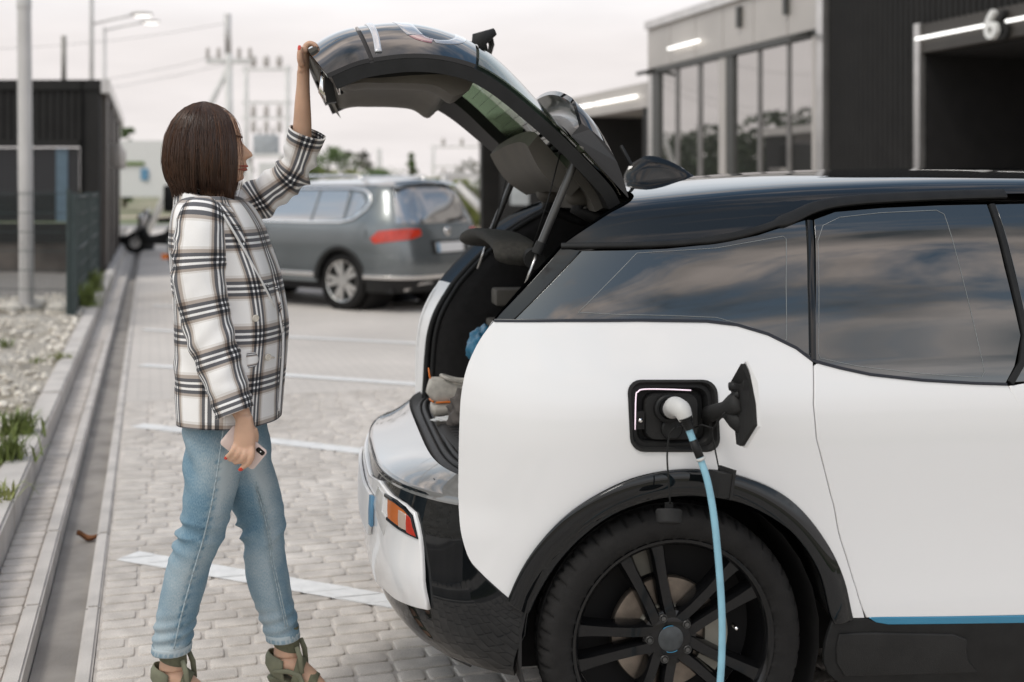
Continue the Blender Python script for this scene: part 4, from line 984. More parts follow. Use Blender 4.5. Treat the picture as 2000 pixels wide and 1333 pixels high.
# lamps, plate, badge, reflector, exhaust trim
for mir in (0, 1):
    z0, z1 = .87, 1.02
    pts = [(w_in(.86, .905), .865), (w_in(.96, .895)+.02, .98), (w_in(1.02, .62), 1.025), (w_in(1.0, .42), 1.00), (w_in(.93, .44), .945), (w_in(.88, .62), .90)]
    pts = [(SB.uw(-.58, .86), .855), (SB.uw(-.52, .93), .91), (SB.uw(-.62, 1.0), 1.0), (w_in(1.03, .68), 1.03), (w_in(1.03, .50), 1.025), (w_in(.96, .50), .95), (w_in(.91, .66), .905)]
    if mir: pts = [(-2*hw(z)-w_, z) for w_, z in pts]
    SB.patch('tail_lamp', pts, m_red, suv, lift=.012, grid=.05)
bk = rear([(-.27, .72), (.27, .72), (.30, .90), (-.30, .90)])
SB.patch('plate_recess', rear([(-.34, .715), (.34, .715), (.36, .88), (-.36, .88)]), m_plastic, suv, lift=.003, grid=.08)
pl = SB.patch('number_plate', rear([(-.26, .735), (.26, .735), (.26, .85), (-.26, .85)]), m_plate, suv, lift=.012, grid=.08)[0]
SB.patch('plate_band', rear([(-.258, .737), (-.215, .737), (-.215, .848), (-.258, .848)]), m_blue, pl, lift=.0165, grid=.08, thick=.003)
m_ = MB(); u_ = SB.P(-hw(.99), .99); m_.lathe([(.0, .02), (.03, .022), (.052, .018), (.058, .0)], (u_.x-.0, 0, .99), (-1, 0, 0), 20); m_.build('badge', m_chrome, suv)
m_ = MB(); u_ = SB.P(-hw(1.13), 1.13); m_.tube([(u_.x-.02, -.05, 1.13), (u_.x-.03, -.40, 1.155)], .012, n=6); m_.build('wiper', m_plastic, suv)
for s_ in (-1, 1):
    pts = rear([(s_*.62, .30), (s_*.40, .40), (s_*.36, .44)])
    m_ = MB(); m_.tube([(-.86, s_*.66, .28), (-.97, s_*.50, .36), (-1.01, s_*.32, .365)], .028, n=8, flat=1.0); m_.build('exhaust_trim', m_chrome, suv)
    m_ = MB(); m_.box((3.42, s_*.84-.04, .52), (3.56, s_*.84+.04, .60)); m_.build('side_marker', m_orange, suv, smooth=False)
    m_ = MB(); m_.box((2.05, s_*.90-.0 if s_ > 0 else -1.06, 1.08), (2.25, 1.06 if s_ > 0 else -.90, 1.22), .03); m_.build('door_mirror', m_plastic, suv, auto=40)
    m_ = MB(); m_.tube([(1.35, s_*.915, 1.0), (1.55, s_*.925, 1.0)], .015, n=6); m_.build('door_handle', m_suv, suv)
def suv_wheel(u, s_):
    y = s_*.86; e = MB(); prof = [(.255, -.10), (.33, -.11), (.362, -.07), (.366, 0), (.362, .07), (.33, .11), (.255, .10), (.24, .0)]
    e.lathe(prof+[prof[0]], (u, y-s_*.10, .365), (0, s_, 0), 36); wh = e.build('wheel', m_tyre, suv)
    e = MB(); e.lathe([(.255, .10), (.245, .085), (.20, .05), (.05, .05), (.0, .05)], (u, y-s_*.10, .365), (0, s_, 0), 36); e.build('rim_dish', m_plastic, wh)
    e = MB()
    for i in range(5):
        for dq in (-.2, .2):
            a_ = 2*math.pi*i/5+dq; ax = Vector((math.cos(a_), 0, math.sin(a_))); tg = Vector((-math.sin(a_), 0, math.cos(a_)))
            c0 = Vector((u, y-s_*.015, .365)); e.obox(c0+ax*.15, ax, tg, (0, s_, 0), .10, .028, .012)
    e.lathe([(.0, .1), (.05, .1), (.06, .08)], (u, y-s_*.10, .365), (0, s_, 0), 20); e.lathe([(.25, .105), (.262, .112), (.262, .09), (.25, .09)], (u, y-s_*.10, .365), (0, s_, 0), 36)
    e.build('rim', m_alloy, wh, auto=40)
    e = MB(); e.lathe([(.45, -.0), (.45, -.5)], (u, s_*.80, .40), (0, s_, 0), 24); e.build('wheel_well', m_dark, suv)
for u in (0, 2.79):
    for s_ in (-1, 1): suv_wheel(u, s_)
    SB.line('arch_trim', uz(arc(u, .36, .425, 178, 2)), m_plastic, suv, r=.03, lift=.004, flat=.5, mirror=True, dense=.06)
m_ = MB(); m_.box((-.8, -.8, .24), (3.4, .8, .40)); m_.box((-.55, -.78, .4), (3.3, .78, 1.05)); m_.build('floor_pan', m_dark, suv, smooth=False)
bpy.data.objects.remove(flip)

# ------------------------------------------------------------------ dark scooter half hidden behind the woman
sp_ = Vector(((300-CX)*29/FPX, 29, 0)); sco = empty('parked_scooter', sp_, .15, 'dark scooter with black top case parked behind the woman\'s back', 'scooter')
for x in (-.42, .75):
    m_ = MB(); m_.lathe([(.13, -.05), (.22, -.06), (.26, 0), (.22, .06), (.13, .05), (.13, -.05)], (x, 0, .26), (0, 1, 0), 24); w_ = m_.build('wheel', m_tyre, sco)
    m_ = MB(); m_.lathe([(.0, .03), (.13, .03)], (x, 0, .26), (0, -1, 0), 24); m_.build('hub', m_alloy, w_)
m_ = MB(); m_.tube([(-.42, 0, .3), (-.25, 0, .75), (-.15, 0, 1.02)], [.05, .1, .06], n=10); m_.build('front_fork', m_silver, sco)
m_ = MB(); m_.tube([(-.3, 0, .55), (-.1, 0, .32), (.3, 0, .35), (.6, 0, .62), (.95, 0, .78)], [.14, .1, .16, .2, .1], n=12); m_.build('bodywork', m_plastic, sco)
m_ = MB(); m_.tube([(.1, 0, .78), (.45, 0, .8), (.9, 0, .86)], [.1, .13, .1], n=12, flat=.5); m_.build('seat', m_tyre, sco)
m_ = MB(); m_.tube([(-.12, -.36, 1.05), (-.16, -.15, 1.0), (-.16, .15, 1.0), (-.12, .36, 1.05)], .02, n=8); m_.build('handlebar', m_chrome, sco)
m_ = MB(); m_.box((.25, -.26, .98), (.85, .26, 1.62), .06); m_.build('top_case', m_plastic, sco, auto=40)
m_ = MB(); m_.sphere((-.3, 0, .85), (.08, .1, .1), 12, 8); m_.build('headlamp', m_chrome, sco)
bx = empty('cable_drum', G(265, 488), 0, 'small dark litter bin by the kerb beyond the woman', 'bin')
bx.name = 'litter_bin'
m_ = MB(); m_.lathe([(0, 0), (.45, 0), (.52, .35), (.48, .36), (0, .33)], (0, 0, 0), (0, 0, 1), 18); m_.build('drum', m_plastic, bx, auto=40)
m_ = MB(); m_.tube([(.1, 0, .3), (.35, .1, .9)], .07, n=8); m_.build('handle', m_frame, bx)
# ------------------------------------------------------------------ white electric hatchback, tailgate open
CAR_LOC = (.2866, 4.0137); CAR_TH = math.asin(.156)
C_side = spl([.12, .2, .3, .4, .5, .6, .7, .8, .88, .95, 1.0, 1.05, 1.1, 1.2, 1.3, 1.4, 1.46, 1.50, 1.53, 1.55, 1.563, 1.575, 1.586, 1.594, 1.601],
             [.80, .836, .859, .867, .868, .871, .877, .884, .888, .884, .875, .862, .846, .814, .778, .737, .705, .676, .640, .588, .520, .430, .325, .215, .0])
C_Lr = spl([.15, .21, .25, .3, .38, .5, .6, .71, .85, 1.0, 1.3, 1.7], [.60, .68, .76, .81, .845, .86, .86, .845, .845, .84, .83, .82])
C_zr = spl([-.7, -.3, -.08, .12, .30, .56, .91, 1.3, 1.7, 2.2], [1.44, 1.485, 1.524, 1.548, 1.565, 1.582, 1.594, 1.597, 1.585, 1.54])
CB = Body(C_side, C_Lr, C_zr, .1, 2.35, .93, .95, 1.601, p=3.0, loc=CAR_LOC, th=CAR_TH)
car = empty('electric_hatchback', (*CAR_LOC, 0), CAR_TH, 'white and black electric hatchback with open tailgate and charging cable plugged in', 'car')
m_white = mat('white_paint', (.80, .79, .785), .28, coat=.9, var=0, vs=2, rv=0)
m_gloss = mat('gloss_black', (.006, .007, .008), .03, coat=0.0, var=.1, vs=3, ior=1.5, rv=.0)
m_cglass = mat('privacy_glass', (.014, .016, .016), .012, var=.1, vs=2, ior=1.95, rv=0, spec=.6)
m_trim = mat('rubber_trim', (.013, .013, .013), .5, spec=.3, var=.2, vs=20)
m_blueT = mat('blue_accent', (.03, .20, .33), .25, coat=.6, var=.05)
m_inner = mat('interior_plastic', (.125, .115, .10), .62, spec=.3, var=.12, vs=9, bump=.12, bs=500)
m_carpet = mat('trunk_carpet', (.012, .011, .011), .95, var=.3, vs=40, bump=.4, bs=600)
m_frit = mat('frit_line', (.24, .25, .25), .5)
X = CB.px
def XP(l): return [X(*p) for p in l]
def UZ(l): return [(CB.uw(u, z), z) for u, z in l]
ARCH_O = [(995, 1168), (1020, 1112), (1052, 1062), (1099, 1011), (1160, 968), (1232, 934), (1304, 918), (1376, 916), (1448, 929), (1520, 959), (1574, 1004), (1621, 1069), (1650, 1134), (1666, 1206)]
ARCH_I = [(1032, 1197), (1052, 1152), (1088, 1096), (1142, 1040), (1210, 997), (1293, 971), (1376, 968), (1448, 979), (1520, 1015), (1563, 1055), (1599, 1116), (1617, 1188), (1626, 1210)]
EDGE_Q = [(966, 629), (945, 655), (927, 686), (912, 722), (904, 757), (900, 791), (898, 840), (897, 889), (896, 980), (898, 1020), (903, 1050), (911, 1077), (922, 1099), (950, 1128)]
ao, ai = catmull(ARCH_O, 5), catmull(ARCH_I, 5)
# charge-port opening in the quarter panel
def rrect(x0, y0, x1, y1, r, n=5, sk=0):
    pts = []
    for cx_, cy_, a0 in ((x1-r, y0+r, -90), (x1-r, y1-r, 0), (x0+r, y1-r, 90), (x0+r, y0+r, 180)):
        for i in range(n+1):
            a_ = R(a0+90*i/n); pts.append((cx_+r*math.cos(a_), cy_+r*math.sin(a_)))
    return [(x+sk*(y-y0), y) for x, y in pts]
PORT = rrect(1227, 744, 1397, 881, 26, 5, .05)
QP = catmull(EDGE_Q, 3) + ao + [(1687.5, 1206), (1669.5, 1150), (1650, 1088), (1620, 968), (1592, 857), (1586, 790), (1586, 714)] + catmull([(1586, 700), (1555, 682), (1500, 655), (1440, 637), (1380, 630), (1250, 628.5), (1100, 629)], 4)
CB.patch('quarter_panel', XP(QP), m_white, car, grid=.022, hole=XP(PORT))
# far side: same panel without the port
far_parts = CB.patch('quarter_panel', XP(QP), m_white, car, grid=.03, mirror=True)
me = far_parts[0].data; bpy.data.objects.remove(far_parts[0]); bpy.data.meshes.remove(me)
DP = [(1593, 716), (1593, 790), (1599, 857), (1627, 968), (1657, 1088), (1676, 1150), (1694, 1205), (1850, 1203), (2000, 1200), (2132, 1198), (2080, 1080), (2040, 960), (2010, 860), (1989, 793), (1967, 755)] + catmull([(1966, 754), (1900, 752), (1800, 746), (1700, 735), (1640, 722), (1598, 711)], 3)
CB.patch('rear_door', XP(DP), m_white, car, grid=.025, mirror=True)
fx = X(1971, 756); fu = fx[0]+CB.u0-CB.k*C_Lr(fx[1])
fz = X(2136, 1198); fu2 = fz[0]+CB.u0-CB.k*C_Lr(fz[1])
CB.patch('front_door', UZ([(fu+.005, fx[1]), (fu+.02, .95), (fu2-.1, .6), (fu2+.004, fz[1]), (1.75, .41), (1.93, .45), (1.98, .7), (1.93, .95), (1.86, 1.06), (1.4, 1.035)]), m_white, car, grid=.05, mirror=True)
CB.patch('front_wing', UZ([(1.945, .42)]+[(2.57+.42*math.cos(R(a_)), .345+.42*math.sin(R(a_))) for a_ in range(170, 9, -10)]+[(3.0, .42), (3.2, .6), (3.18, .82), (2.9, .93), (2.4, 1.02), (1.95, 1.06), (1.955, .95), (1.99, .7)]), m_white, car, grid=.05, mirror=True)
CB.patch('front_arch', UZ([(2.57+.42*math.cos(R(a_)), .345+.42*math.sin(R(a_))) for a_ in range(176, 3, -8)]+[(2.57+.37*math.cos(R(a_)), .345+.37*math.sin(R(a_))) for a_ in range(4, 177, 8)]), m_gloss, car, lift=.006, grid=.05, mirror=True)
m_ = MB(); m_.grid(lambda i, j: (2.05+1.18*i-.10*(2*j-1)**2*i, (-1+2*j)*(.80-.14*i*i), 1.06-.12*i-.2*i**3+.05*(1-(2*j-1)**2)), 12, 14); m_.build('bonnet', m_gloss, car)
m_ = MB(); m_.grid(lambda i, j: (3.24-.22*abs(2*j-1)**2.4, (-1+2*j)*.76, .24+.56*i), 5, 14); m_.build('front_bumper', m_gloss, car)
# blue accent, sill
CB.patch('blue_strip', XP([(1698, 1208), (1712, 1214), (1735, 1218), (1850, 1217), (2000, 1215), (2160, 1212), (2150, 1203), (2000, 1205), (1850, 1207)]), m_blueT, car, lift=.002, grid=.03, mirror=True)
CB.patch('sill', XP([(1629, 1213), (1694, 1211), (1712, 1218), (1735, 1222), (1850, 1221), (2000, 1219), (2400, 1212), (2400, 1395), (2000, 1400), (1642, 1400), (1640, 1333)]), m_trim, car, lift=.0, grid=.035, mirror=True)
CB.patch('sill_inset', XP([(1640, 1240), (1700, 1238), (1860, 1241), (1885, 1250), (1905, 1310), (1650, 1318)]), m_plastic, car, lift=.006, thick=.008, grid=.04, mirror=True)
# wheel-arch cladding
inner_off = [(x, y) for x, y in ai]
CB.patch('wheel_arch', XP([(x+(1326-x)*.008, y+(1270-y)*.008) for x, y in ao]+[(1665, 1209)]+list(reversed(inner_off))), m_gloss, car, lift=.004, thick=.03, grid=.014, mirror=True, edge=.006, fn=lambda w_, z: .020*max(0, 1-((math.hypot(w_-CB.uw(0, z), z-.345)-.432)/.045)**2))
for s_ in (1, -1):
    m_ = MB(); P0 = [CB.P(*X(*p)) for p in ai]
    ring = []
    for p in P0: ring.append([Vector((p.x, (p.y+dv)*s_, p.z+dz)) for dv, dz in ((-.004, 0), (.02, .004), (.05, .01), (.12, .02))])
    for i in range(len(ring)-1):
        for j in range(3): m_.add([ring[i][j], ring[i+1][j], ring[i+1][j+1], ring[i][j+1]], [(0, 1, 2, 3)])
    m_.build('arch_lip', m_trim, car)
    for u in (0, 2.57):
        m_ = MB(); c_ = Vector((u, 0, .345)); rr = []
        for q in range(-30, 211, 12):
            a_ = R(q); rr.append([c_+Vector((math.cos(a_)*r_, s_*v_, math.sin(a_)*r_)) for r_, v_ in ((.40, -.84), (.405, -.6), (.40, -.45), (.2, -.42), (.0, -.42))])
        m_.rings(rr, cap=False, closed=False); m_.build('wheel_housing', m_dark, car)
# --- tail
zt = .705; hwc = lambda z: CB.H(CB.u0-CB.k*C_Lr(z), z)
mirw = lambda l: [(-2*hwc(z)-w_, z) for w_, z in reversed(l)]
near_b = [(-hwc(zt)*.9, zt), (-hwc(zt)*.5, zt), (-hwc(zt)*.1, zt)] + XP([(895, 985), (898, 1026), (903, 1056), (911, 1083), (922, 1105), (950, 1134), (994, 1173), (1029, 1200)])
near_b += XP([(1024, 1240), (1003, 1320)])
zq = near_b[-1][1]
near_b += [(near_b[-1][0]-.18, .262), (-.02, .240), (-.25, .228), (-.55, .222)]
CB.patch('bumper', near_b+mirw(near_b), m_gloss, car, grid=.03, thick=.02)
ins = XP([(747, 944), (769, 972), (794, 988), (812, 1004), (818, 1025), (823, 1049), (831, 1115), (840, 1186), (822, 1182), (779, 1166), (757, 1148)])
ins = [(-hwc(.66)*.95, .655), (-hwc(.66)*.7, .655)] + ins + [(-hwc(.36)*.55, .372), (-hwc(.36)*.95, .36)]
CB.patch('bumper_insert', ins+mirw(ins), m_white, car, lift=.010, thick=.012, grid=.025, edge=.006, fn=lambda w_, z: .012*math.exp(-((z-.47)/.07)**2)*math.exp(-((w_+.12)/.13)**2))
for mir in (0, 1):
    f_ = (lambda l: mirw(l)) if mir else (lambda l: l)
    CB.patch('rear_lamp', f_(XP([(766, 973), (780, 982), (796, 995), (809, 1011), (819, 1045), (803, 1036), (786, 1026), (766, 1010)])), m_orange, car, lift=.014, thick=.006, grid=.02)
    CB.ribbon('lamp_surround', f_(XP([(760, 968), (780, 980), (797, 993), (811, 1009), (822, 1048), (803, 1039), (786, 1029), (764, 1012)])), .010, m_gloss, car, lift=.012, thick=.004)
    CB.patch('lamp_red', f_(XP([(803, 1006), (810, 1014), (820, 1046), (803, 1037)])), m_red, car, lift=.0165, thick=.003, grid=.02)
    CB.patch('lamp_clear', f_(XP([(788, 998), (801, 1007), (801, 1033), (788, 1026)])), mat('lamp_clear', (.45, .34, .28), .2, coat=.5), car, lift=.0165, thick=.003, grid=.02)
    CB.patch('plate_lamp_panel', f_(XP([(746, 952), (756, 968), (753, 1000), (764, 1014), (757, 1044), (744, 1010), (738, 985)])), mat('clear_lens', (.62, .61, .60), .12, coat=.6), car, lift=.013, thick=.005, grid=.02)
pc = lambda v, z: (-hwc(z)+v, z)
npl = CB.patch('number_plate', [pc(-.33, .52), pc(.33, .52), pc(.33, .63), pc(-.33, .63)], m_plate, car, lift=.022, grid=.06, thick=.01)[0]
CB.patch('plate_band', [pc(.334, .55), pc(.356, .55), pc(.356, .63), pc(.334, .63)], m_blue, npl, lift=.022, grid=.05, thick=.01)
# loading ledge on top of the bumper
w0 = X(895, 984)[0]
ws = [w0+(-2*hwc(zt)-2*w0)*i/60 for i in range(61)]
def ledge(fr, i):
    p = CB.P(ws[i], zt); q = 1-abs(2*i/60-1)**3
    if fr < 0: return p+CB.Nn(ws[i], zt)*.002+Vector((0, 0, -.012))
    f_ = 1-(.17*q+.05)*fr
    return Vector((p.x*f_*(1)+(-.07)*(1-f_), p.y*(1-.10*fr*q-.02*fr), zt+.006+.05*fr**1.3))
m_ = MB(); m_.grid(lambda a_, b_: ledge(-1 if a_ == 0 else (a_-.05)/.95, int(round(b_*60))), 14, 61); m_.build('bumper_ledge', mat('ledge_sky_grey', (.16, .158, .152), .08, coat=1, var=.04, ior=1.6), car)  # mirrored sky is painted into the grey base of this black gloss ledge
# drop from ledge to boot sill, then the sill itself
def sill(fr, i):
    p = ledge(1, i); return Vector((p.x+.02+.03*fr, p.y*(1-.03-.04*fr), p.z-.028+.02*math.sin(fr*3.14)-.0*fr))
m_ = MB(); m_.grid(lambda a_, b_: ledge(1, int(round(b_*60))) if a_ == 0 else sill((a_-.1)/.9, int(round(b_*60))), 6, 61); m_.build('sill_gutter', m_trim, car)

# --- opening loop: panel edge -> jamb -> seal
EDGE_L = [(896, 960), (897, 889), (898, 840), (900, 791), (904, 757), (912, 722), (927, 686), (945, 655), (962, 627), (1003, 578), (1048, 528), (1092, 482), (1142, 444), (1185, 414), (1226, 393)]
el = [CB.P(*X(*p)) for p in EDGE_L]
def seal_pt(p, f_=1.0):
    k_ = (p.z-.74)/.75
    return Vector((p.x+.03*f_*(1-k_)+.06*f_*k_, p.y*(1-.115*f_), p.z-.012*f_*k_))
def col_jamb(s_, i0, i1, name, mt):
    m_ = MB(); rr = []
    for p in el[i0:i1]:
        rr.append([Vector((q.x, q.y*s_, q.z)) for q in (p+Vector((-.000, .004, 0)), seal_pt(p, .25)+Vector((.004, 0, 0)), seal_pt(p, .6), seal_pt(p, 1))])
    m_.rings(rr, cap=False, closed=False); m_.build(name, mt, car)
for s_ in (1, -1):
    col_jamb(s_, 0, 9, 'door_jamb', m_white); col_jamb(s_, 8, 15, 'pillar_jamb', m_gloss)
sl = [seal_pt(p) for p in el]
bot = [sill(1.0, i)+Vector((0.004, 0, .012)) for i in range(3, 58, 3)]
bot[0].z += .0
top = [Vector((el[-1].x+.075+.03*(1-(t*2-1)**2), el[-1].y*(1-.115)*(1-2*t), el[-1].z-.012+.03*(1-(t*2-1)**2))) for t in (.12, .3, .5, .7, .88)]
loop = bot + [Vector((p.x, -p.y, p.z)) for p in sl] + [Vector((p.x, -p.y, p.z)) for p in top] + list(reversed(sl))
# bottom runs near->far (ws from near to far)
loopc = [Vector(p) for p in catmull([tuple(p) for p in loop], 4, closed=True)]
m_ = MB(); m_.tube(loopc+[loopc[0]], .013, n=8, cap=False); m_.build('tailgate_seal', m_trim, car)
in2 = [Vector((p.x+.022, p.y*.972, p.z+.004)) for p in loopc]
m_ = MB(); m_.tube(in2+[in2[0]], .011, n=8, cap=False); m_.build('inner_seal', m_trim, car)
# boot: lining, floor, sill cover with ribs, seat backs, roof lining
m_ = MB()
def lining(s_):
    rr = []
    for p in sl:
        rr.append([Vector((p.x+du, s_*p.y*f_, p.z+dz)) for du, f_, dz in ((.02, .97, 0), (.08, .90, 0), (.25, .87, .0), (.9, .90, 0), (1.9, .92, 0))])
    m_.rings(rr, cap=False, closed=False)
lining(1); lining(-1); m_.build('boot_lining', m_carpet, car)
m_ = MB(); m_.add([(-.60, -.60, .735), (.6, -.66, .735), (.6, .66, .735), (-.60, .60, .735)], [(0, 1, 2, 3)]); m_.build('boot_floor', m_carpet, car, smooth=False)
m_ = MB(); m_.grid(lambda i, j: (.12+.16*i+.02*math.sin(j*12.5), (-1+2*j)*.62, .74+.62*i), 8, 16); m_.build('seat_back', m_carpet, car)
for y in (-.3, .3):
    m_ = MB(); m_.box((.24, y-.13, 1.30), (.33, y+.13, 1.46), .03); m_.build('head_restraint', m_carpet, car, auto=40)
m_ = MB(); m_.grid(lambda i, j: (el[-1].x+.10+1.75*i, (-1+2*j)*.52, C_zr(el[-1].x+.1+1.75*i)-.06-.05*(2*j-1)**2), 10, 10); m_.build('headliner', m_inner, car)
m_ = MB(); m_.grid(lambda i, j: (el[-1].x+.055+.09*i, (-1+2*j)*.50, 1.50-.035*(2*j-1)**2-.03*i+.012*math.sin(i*9)), 8, 20); m_.build('header_trim', m_inner, car)
def scover(i, j):
    v = (-1+2*j)*.55; e_ = -.605+.10*abs(v/.55)**3
    return (e_+.05+.24*i, v, .735+.034*min(1, i*6)-.01*i)
m_ = MB(); m_.grid(scover, 14, 40); sco_ = m_.build('boot_sill_cover', m_plastic, car)
for k_ in range(22):
    v = -.46+k_*.042
    if k_ % 7 in (5,): continue
    m_ = MB(); m_.box((-.50+.08*abs(v/.55)**3, v-.010, .762), (-.36+.05*abs(v/.55)**3, v+.010, .768), .002); m_.build('tread_rib', m_trim, sco_, auto=40)
m_ = MB()
for a_, b_ in (((-.53, .02, .740), (-.38, .03, .772)), ((-.53, .14, .740), (-.38, .15, .772)), ((-.53, .03, .740), (-.52, .14, .772)), ((-.39, .03, .740), (-.38, .14, .772))): m_.box(a_, b_)
m_.build('latch_pocket', m_inner, car, smooth=False)
m_ = MB(); m_.tube([(-.455, .06, .765), (-.47, .06, .79), (-.47, .11, .79), (-.455, .11, .765)], .005, n=8); m_.build('striker', m_chrome, car)
m_ = MB(); m_.box((-.30, .45, 1.02), (.05, .56, 1.05), .01); m_.box((-.28, .44, 1.10), (.02, .56, 1.16), .01); m_.build('side_shelf', m_inner, car, auto=40)
# folded parcel shelf
def shelf(i, j):
    v = -.44+.90*j; a_ = R(200-215*i); z = 1.315+.052*math.sin(math.pi*j)**.8
    return (-.335+.075*math.cos(a_), v, z+.022*math.sin(a_)-.02*(1-abs(2*j-1)))
m_ = MB(); rr = []
for j in range(25):
    t = j/24; v = -.43+.88*t; zc_ = 1.335+.035*math.sin(math.pi*t)**.7-.015*(t < .04)
    rr.append([Vector((-.335+.075*math.copysign(abs(math.cos(q))**.6, math.cos(q)), v, zc_+.020*math.copysign(abs(math.sin(q))**.7, math.sin(q))+.03*math.cos(q)*-.35)) for q in [2*math.pi*k_/20 for k_ in range(20)]])
m_.rings(rr); m_.build('parcel_shelf', mat('shelf_fabric', (.045, .042, .036), .9, var=.25, vs=60, bump=.4, bs=500), car)
m_ = MB(); m_.tube([(-.30, -.445, 1.325), (-.30, -.475, 1.32)], .03, n=14); m_.build('shelf_pivot', m_plastic, car, auto=40)
m_ = MB(); m_.grid(lambda i, j: (-.33+.5*i, (-1+2*j)*.42, 1.30-.10*i), 6, 8); m_.build('shelf_curtain', m_carpet, car)

# --- roof shell
TOPL = catmull([(1096, 481), (1200, 480), (1300, 477), (1380, 470), (1440, 460), (1500, 443), (1550, 424), (1590, 406), (1640, 395), (1720, 388), (1850, 382), (2000, 378)], 4)
tl = [CB.P(*X(*p)) for p in TOPL]
zlow = spl([p.x for p in tl]+[1.7, 2.2], [p.z for p in tl]+[tl[-1].z-.01, tl[-1].z-.12])
prof = [(C_side(z), z) for z in np.arange(1.15, 1.5805, .01)] + [(.28, 1.5898), (.21, 1.5935), (.14, 1.5963), (.07, 1.5978), (0, 1.5982)]
cum = [0]
for i in range(1, len(prof)): cum.append(cum[-1]+math.hypot(prof[i][0]-prof[i-1][0], prof[i][1]-prof[i-1][1]))
pv_, pz_ = spl(cum, [p[0] for p in prof]), spl(cum, [p[1] for p in prof]); s_of = lambda q: float(np.interp(q, [p[1] for p in prof], cum))
dp = [CB.P(*X(*p)) for p in ((1096, 481), (1120, 461), (1142, 444), (1185, 414), (1226, 393))]
sd0 = [s_of(CB.zp(p.x, p.z)) for p in dp]; send = cum[-1]
ts = [(s_-sd0[0])/(send-sd0[0]) for s_ in sd0]+[.85, 1.0]; us = [p.x for p in dp]+[dp[-1].x+.02, dp[-1].x+.03]
us_f = spl(ts, us)
def roofp(a_, t):
    t = max(t, 0); us_ = us_f(t); u = us_+(1.72+.12*t-us_)*a_
    s0 = s_of(CB.zp(u, zlow(u))); s_ = s0+(send-s0)*t
    v = pv_(s_); z = CB.zinv(u, pz_(s_)); tp_ = 1
    if u < CB.u0: tp_ = max(1-min((CB.u0-u)/C_Lr(z), 1)**3, 0)**(1/3)
    return Vector((u, -v*tp_, z))
NU, NV = 70, 36
for_r = []
m_ = MB(); tv = [1-(1-j/(NV-1))**1.0 for j in range(NV)]
vsr = [roofp(i/(NU-1), tv[j]) for i in range(NU) for j in range(NV)]
vsl = [Vector((p.x, -p.y, p.z)) for p in vsr]
fc = [(i*NV+j, (i+1)*NV+j, (i+1)*NV+j+1, i*NV+j+1) for i in range(NU-1) for j in range(NV-1)]
m_.add(vsr, fc); b_ = len(m_.v)
# weld the halves along the centre line
idx = {}
for i in range(NU):
    for j in range(NV): idx[(i, j)] = i*NV+j if j == NV-1 else None
for i in range(NU):
    for j in range(NV-1): idx[(i, j)] = len(m_.v); m_.v.append(tuple(vsl[i*NV+j]))
for i in range(NU-1):
    for j in range(NV-1): m_.f.append((idx[(i, j)], idx[(i, j+1)], idx[(i+1, j+1)], idx[(i+1, j)])); m_.fm.append(0)
m_.build('roof', m_gloss, car)
# roof rear rim
m_ = MB(); rim = [roofp(0, t/24) for t in range(25)]; rim = rim+[Vector((p.x, -p.y, p.z)) for p in reversed(rim[:-1])]
m_.rings([[p, p+Vector((.01, 0, -.012)), p+Vector((.05, 0, -.03)), p+Vector((.09, -p.y*.02, -.035))] for p in rim], cap=False, closed=False); m_.build('roof_rim', m_gloss, car)
m_ = MB(); m_.grid(lambda i, j: (1.72+.95*i, (-1+2*j)*(.60+.18*i), 1.555-.50*i-.05*(2*j-1)**2), 10, 12); m_.build('windscreen', m_cglass, car)
# --- glazing and trim
CB.patch('pillar_trim', XP([(968, 625), (1002, 623), (1132, 490), (1097, 485)]), m_gloss, car, lift=-.001, grid=.025, mirror=True, thick=.02)
QG = [(1007, 623), (1137, 490), (1220, 489), (1300, 486), (1400, 476), (1480, 460), (1540, 440), (1573, 430), (1578, 560), (1584, 694), (1555, 678), (1500, 651), (1440, 633), (1380, 626), (1250, 624.5), (1100, 624.5)]
CB.patch('quarter_glass', XP(QG), m_cglass, car, lift=-.003, grid=.03, mirror=True, thick=.006, edge=.002)
DG = [(1592, 429), (1632, 414), (1725, 406), (1835, 401), (1928, 399), (1962, 520), (1994, 655), (1982, 715), (1965, 748), (1900, 747), (1752, 739), (1670, 728), (1592, 706)]
CB.patch('rear_door_glass', XP(DG), m_cglass, car, lift=-.003, grid=.03, mirror=True, thick=.006, edge=.002)
FG = XP([(1946, 399), (2000, 398)])+UZ([(1.72, 1.45), (1.98, 1.22), (2.08, 1.07), (1.7, 1.04)])+XP([(1985, 746), (2002, 715), (2012, 655), (1982, 520)])
CB.patch('front_door_glass', FG, m_cglass, car, lift=-.003, grid=.05, mirror=True, thick=.006, edge=.002)
CB.ribbon('window_top_trim', XP(TOPL[:-1]), [.016]*12+[.02]*10+[.034]*(len(TOPL)-23), m_trim, car, lift=.002, mirror=True, thick=.005)
CB.ribbon('pillar_strip', XP([(1581, 432), (1585, 560), (1588, 703)]), .018, m_gloss, car, lift=-.001, mirror=True, thick=.006)
CB.ribbon('pillar_strip', XP([(1937, 400), (1972, 520), (2003, 655), (1996, 710), (1974, 748)]), .018, m_trim, car, lift=-.001, mirror=True, thick=.006)
CB.ribbon('belt_seal', XP([(966, 626.5), (1100, 626.5), (1250, 626), (1380, 628), (1440, 635), (1500, 653), (1555, 680), (1588, 705), (1640, 719), (1700, 732), (1800, 743), (1900, 749), (1966, 751)]), .008, mat('belt_rubber', (.012, .014, .022), .3), car, lift=.001, mirror=True, thick=.003)
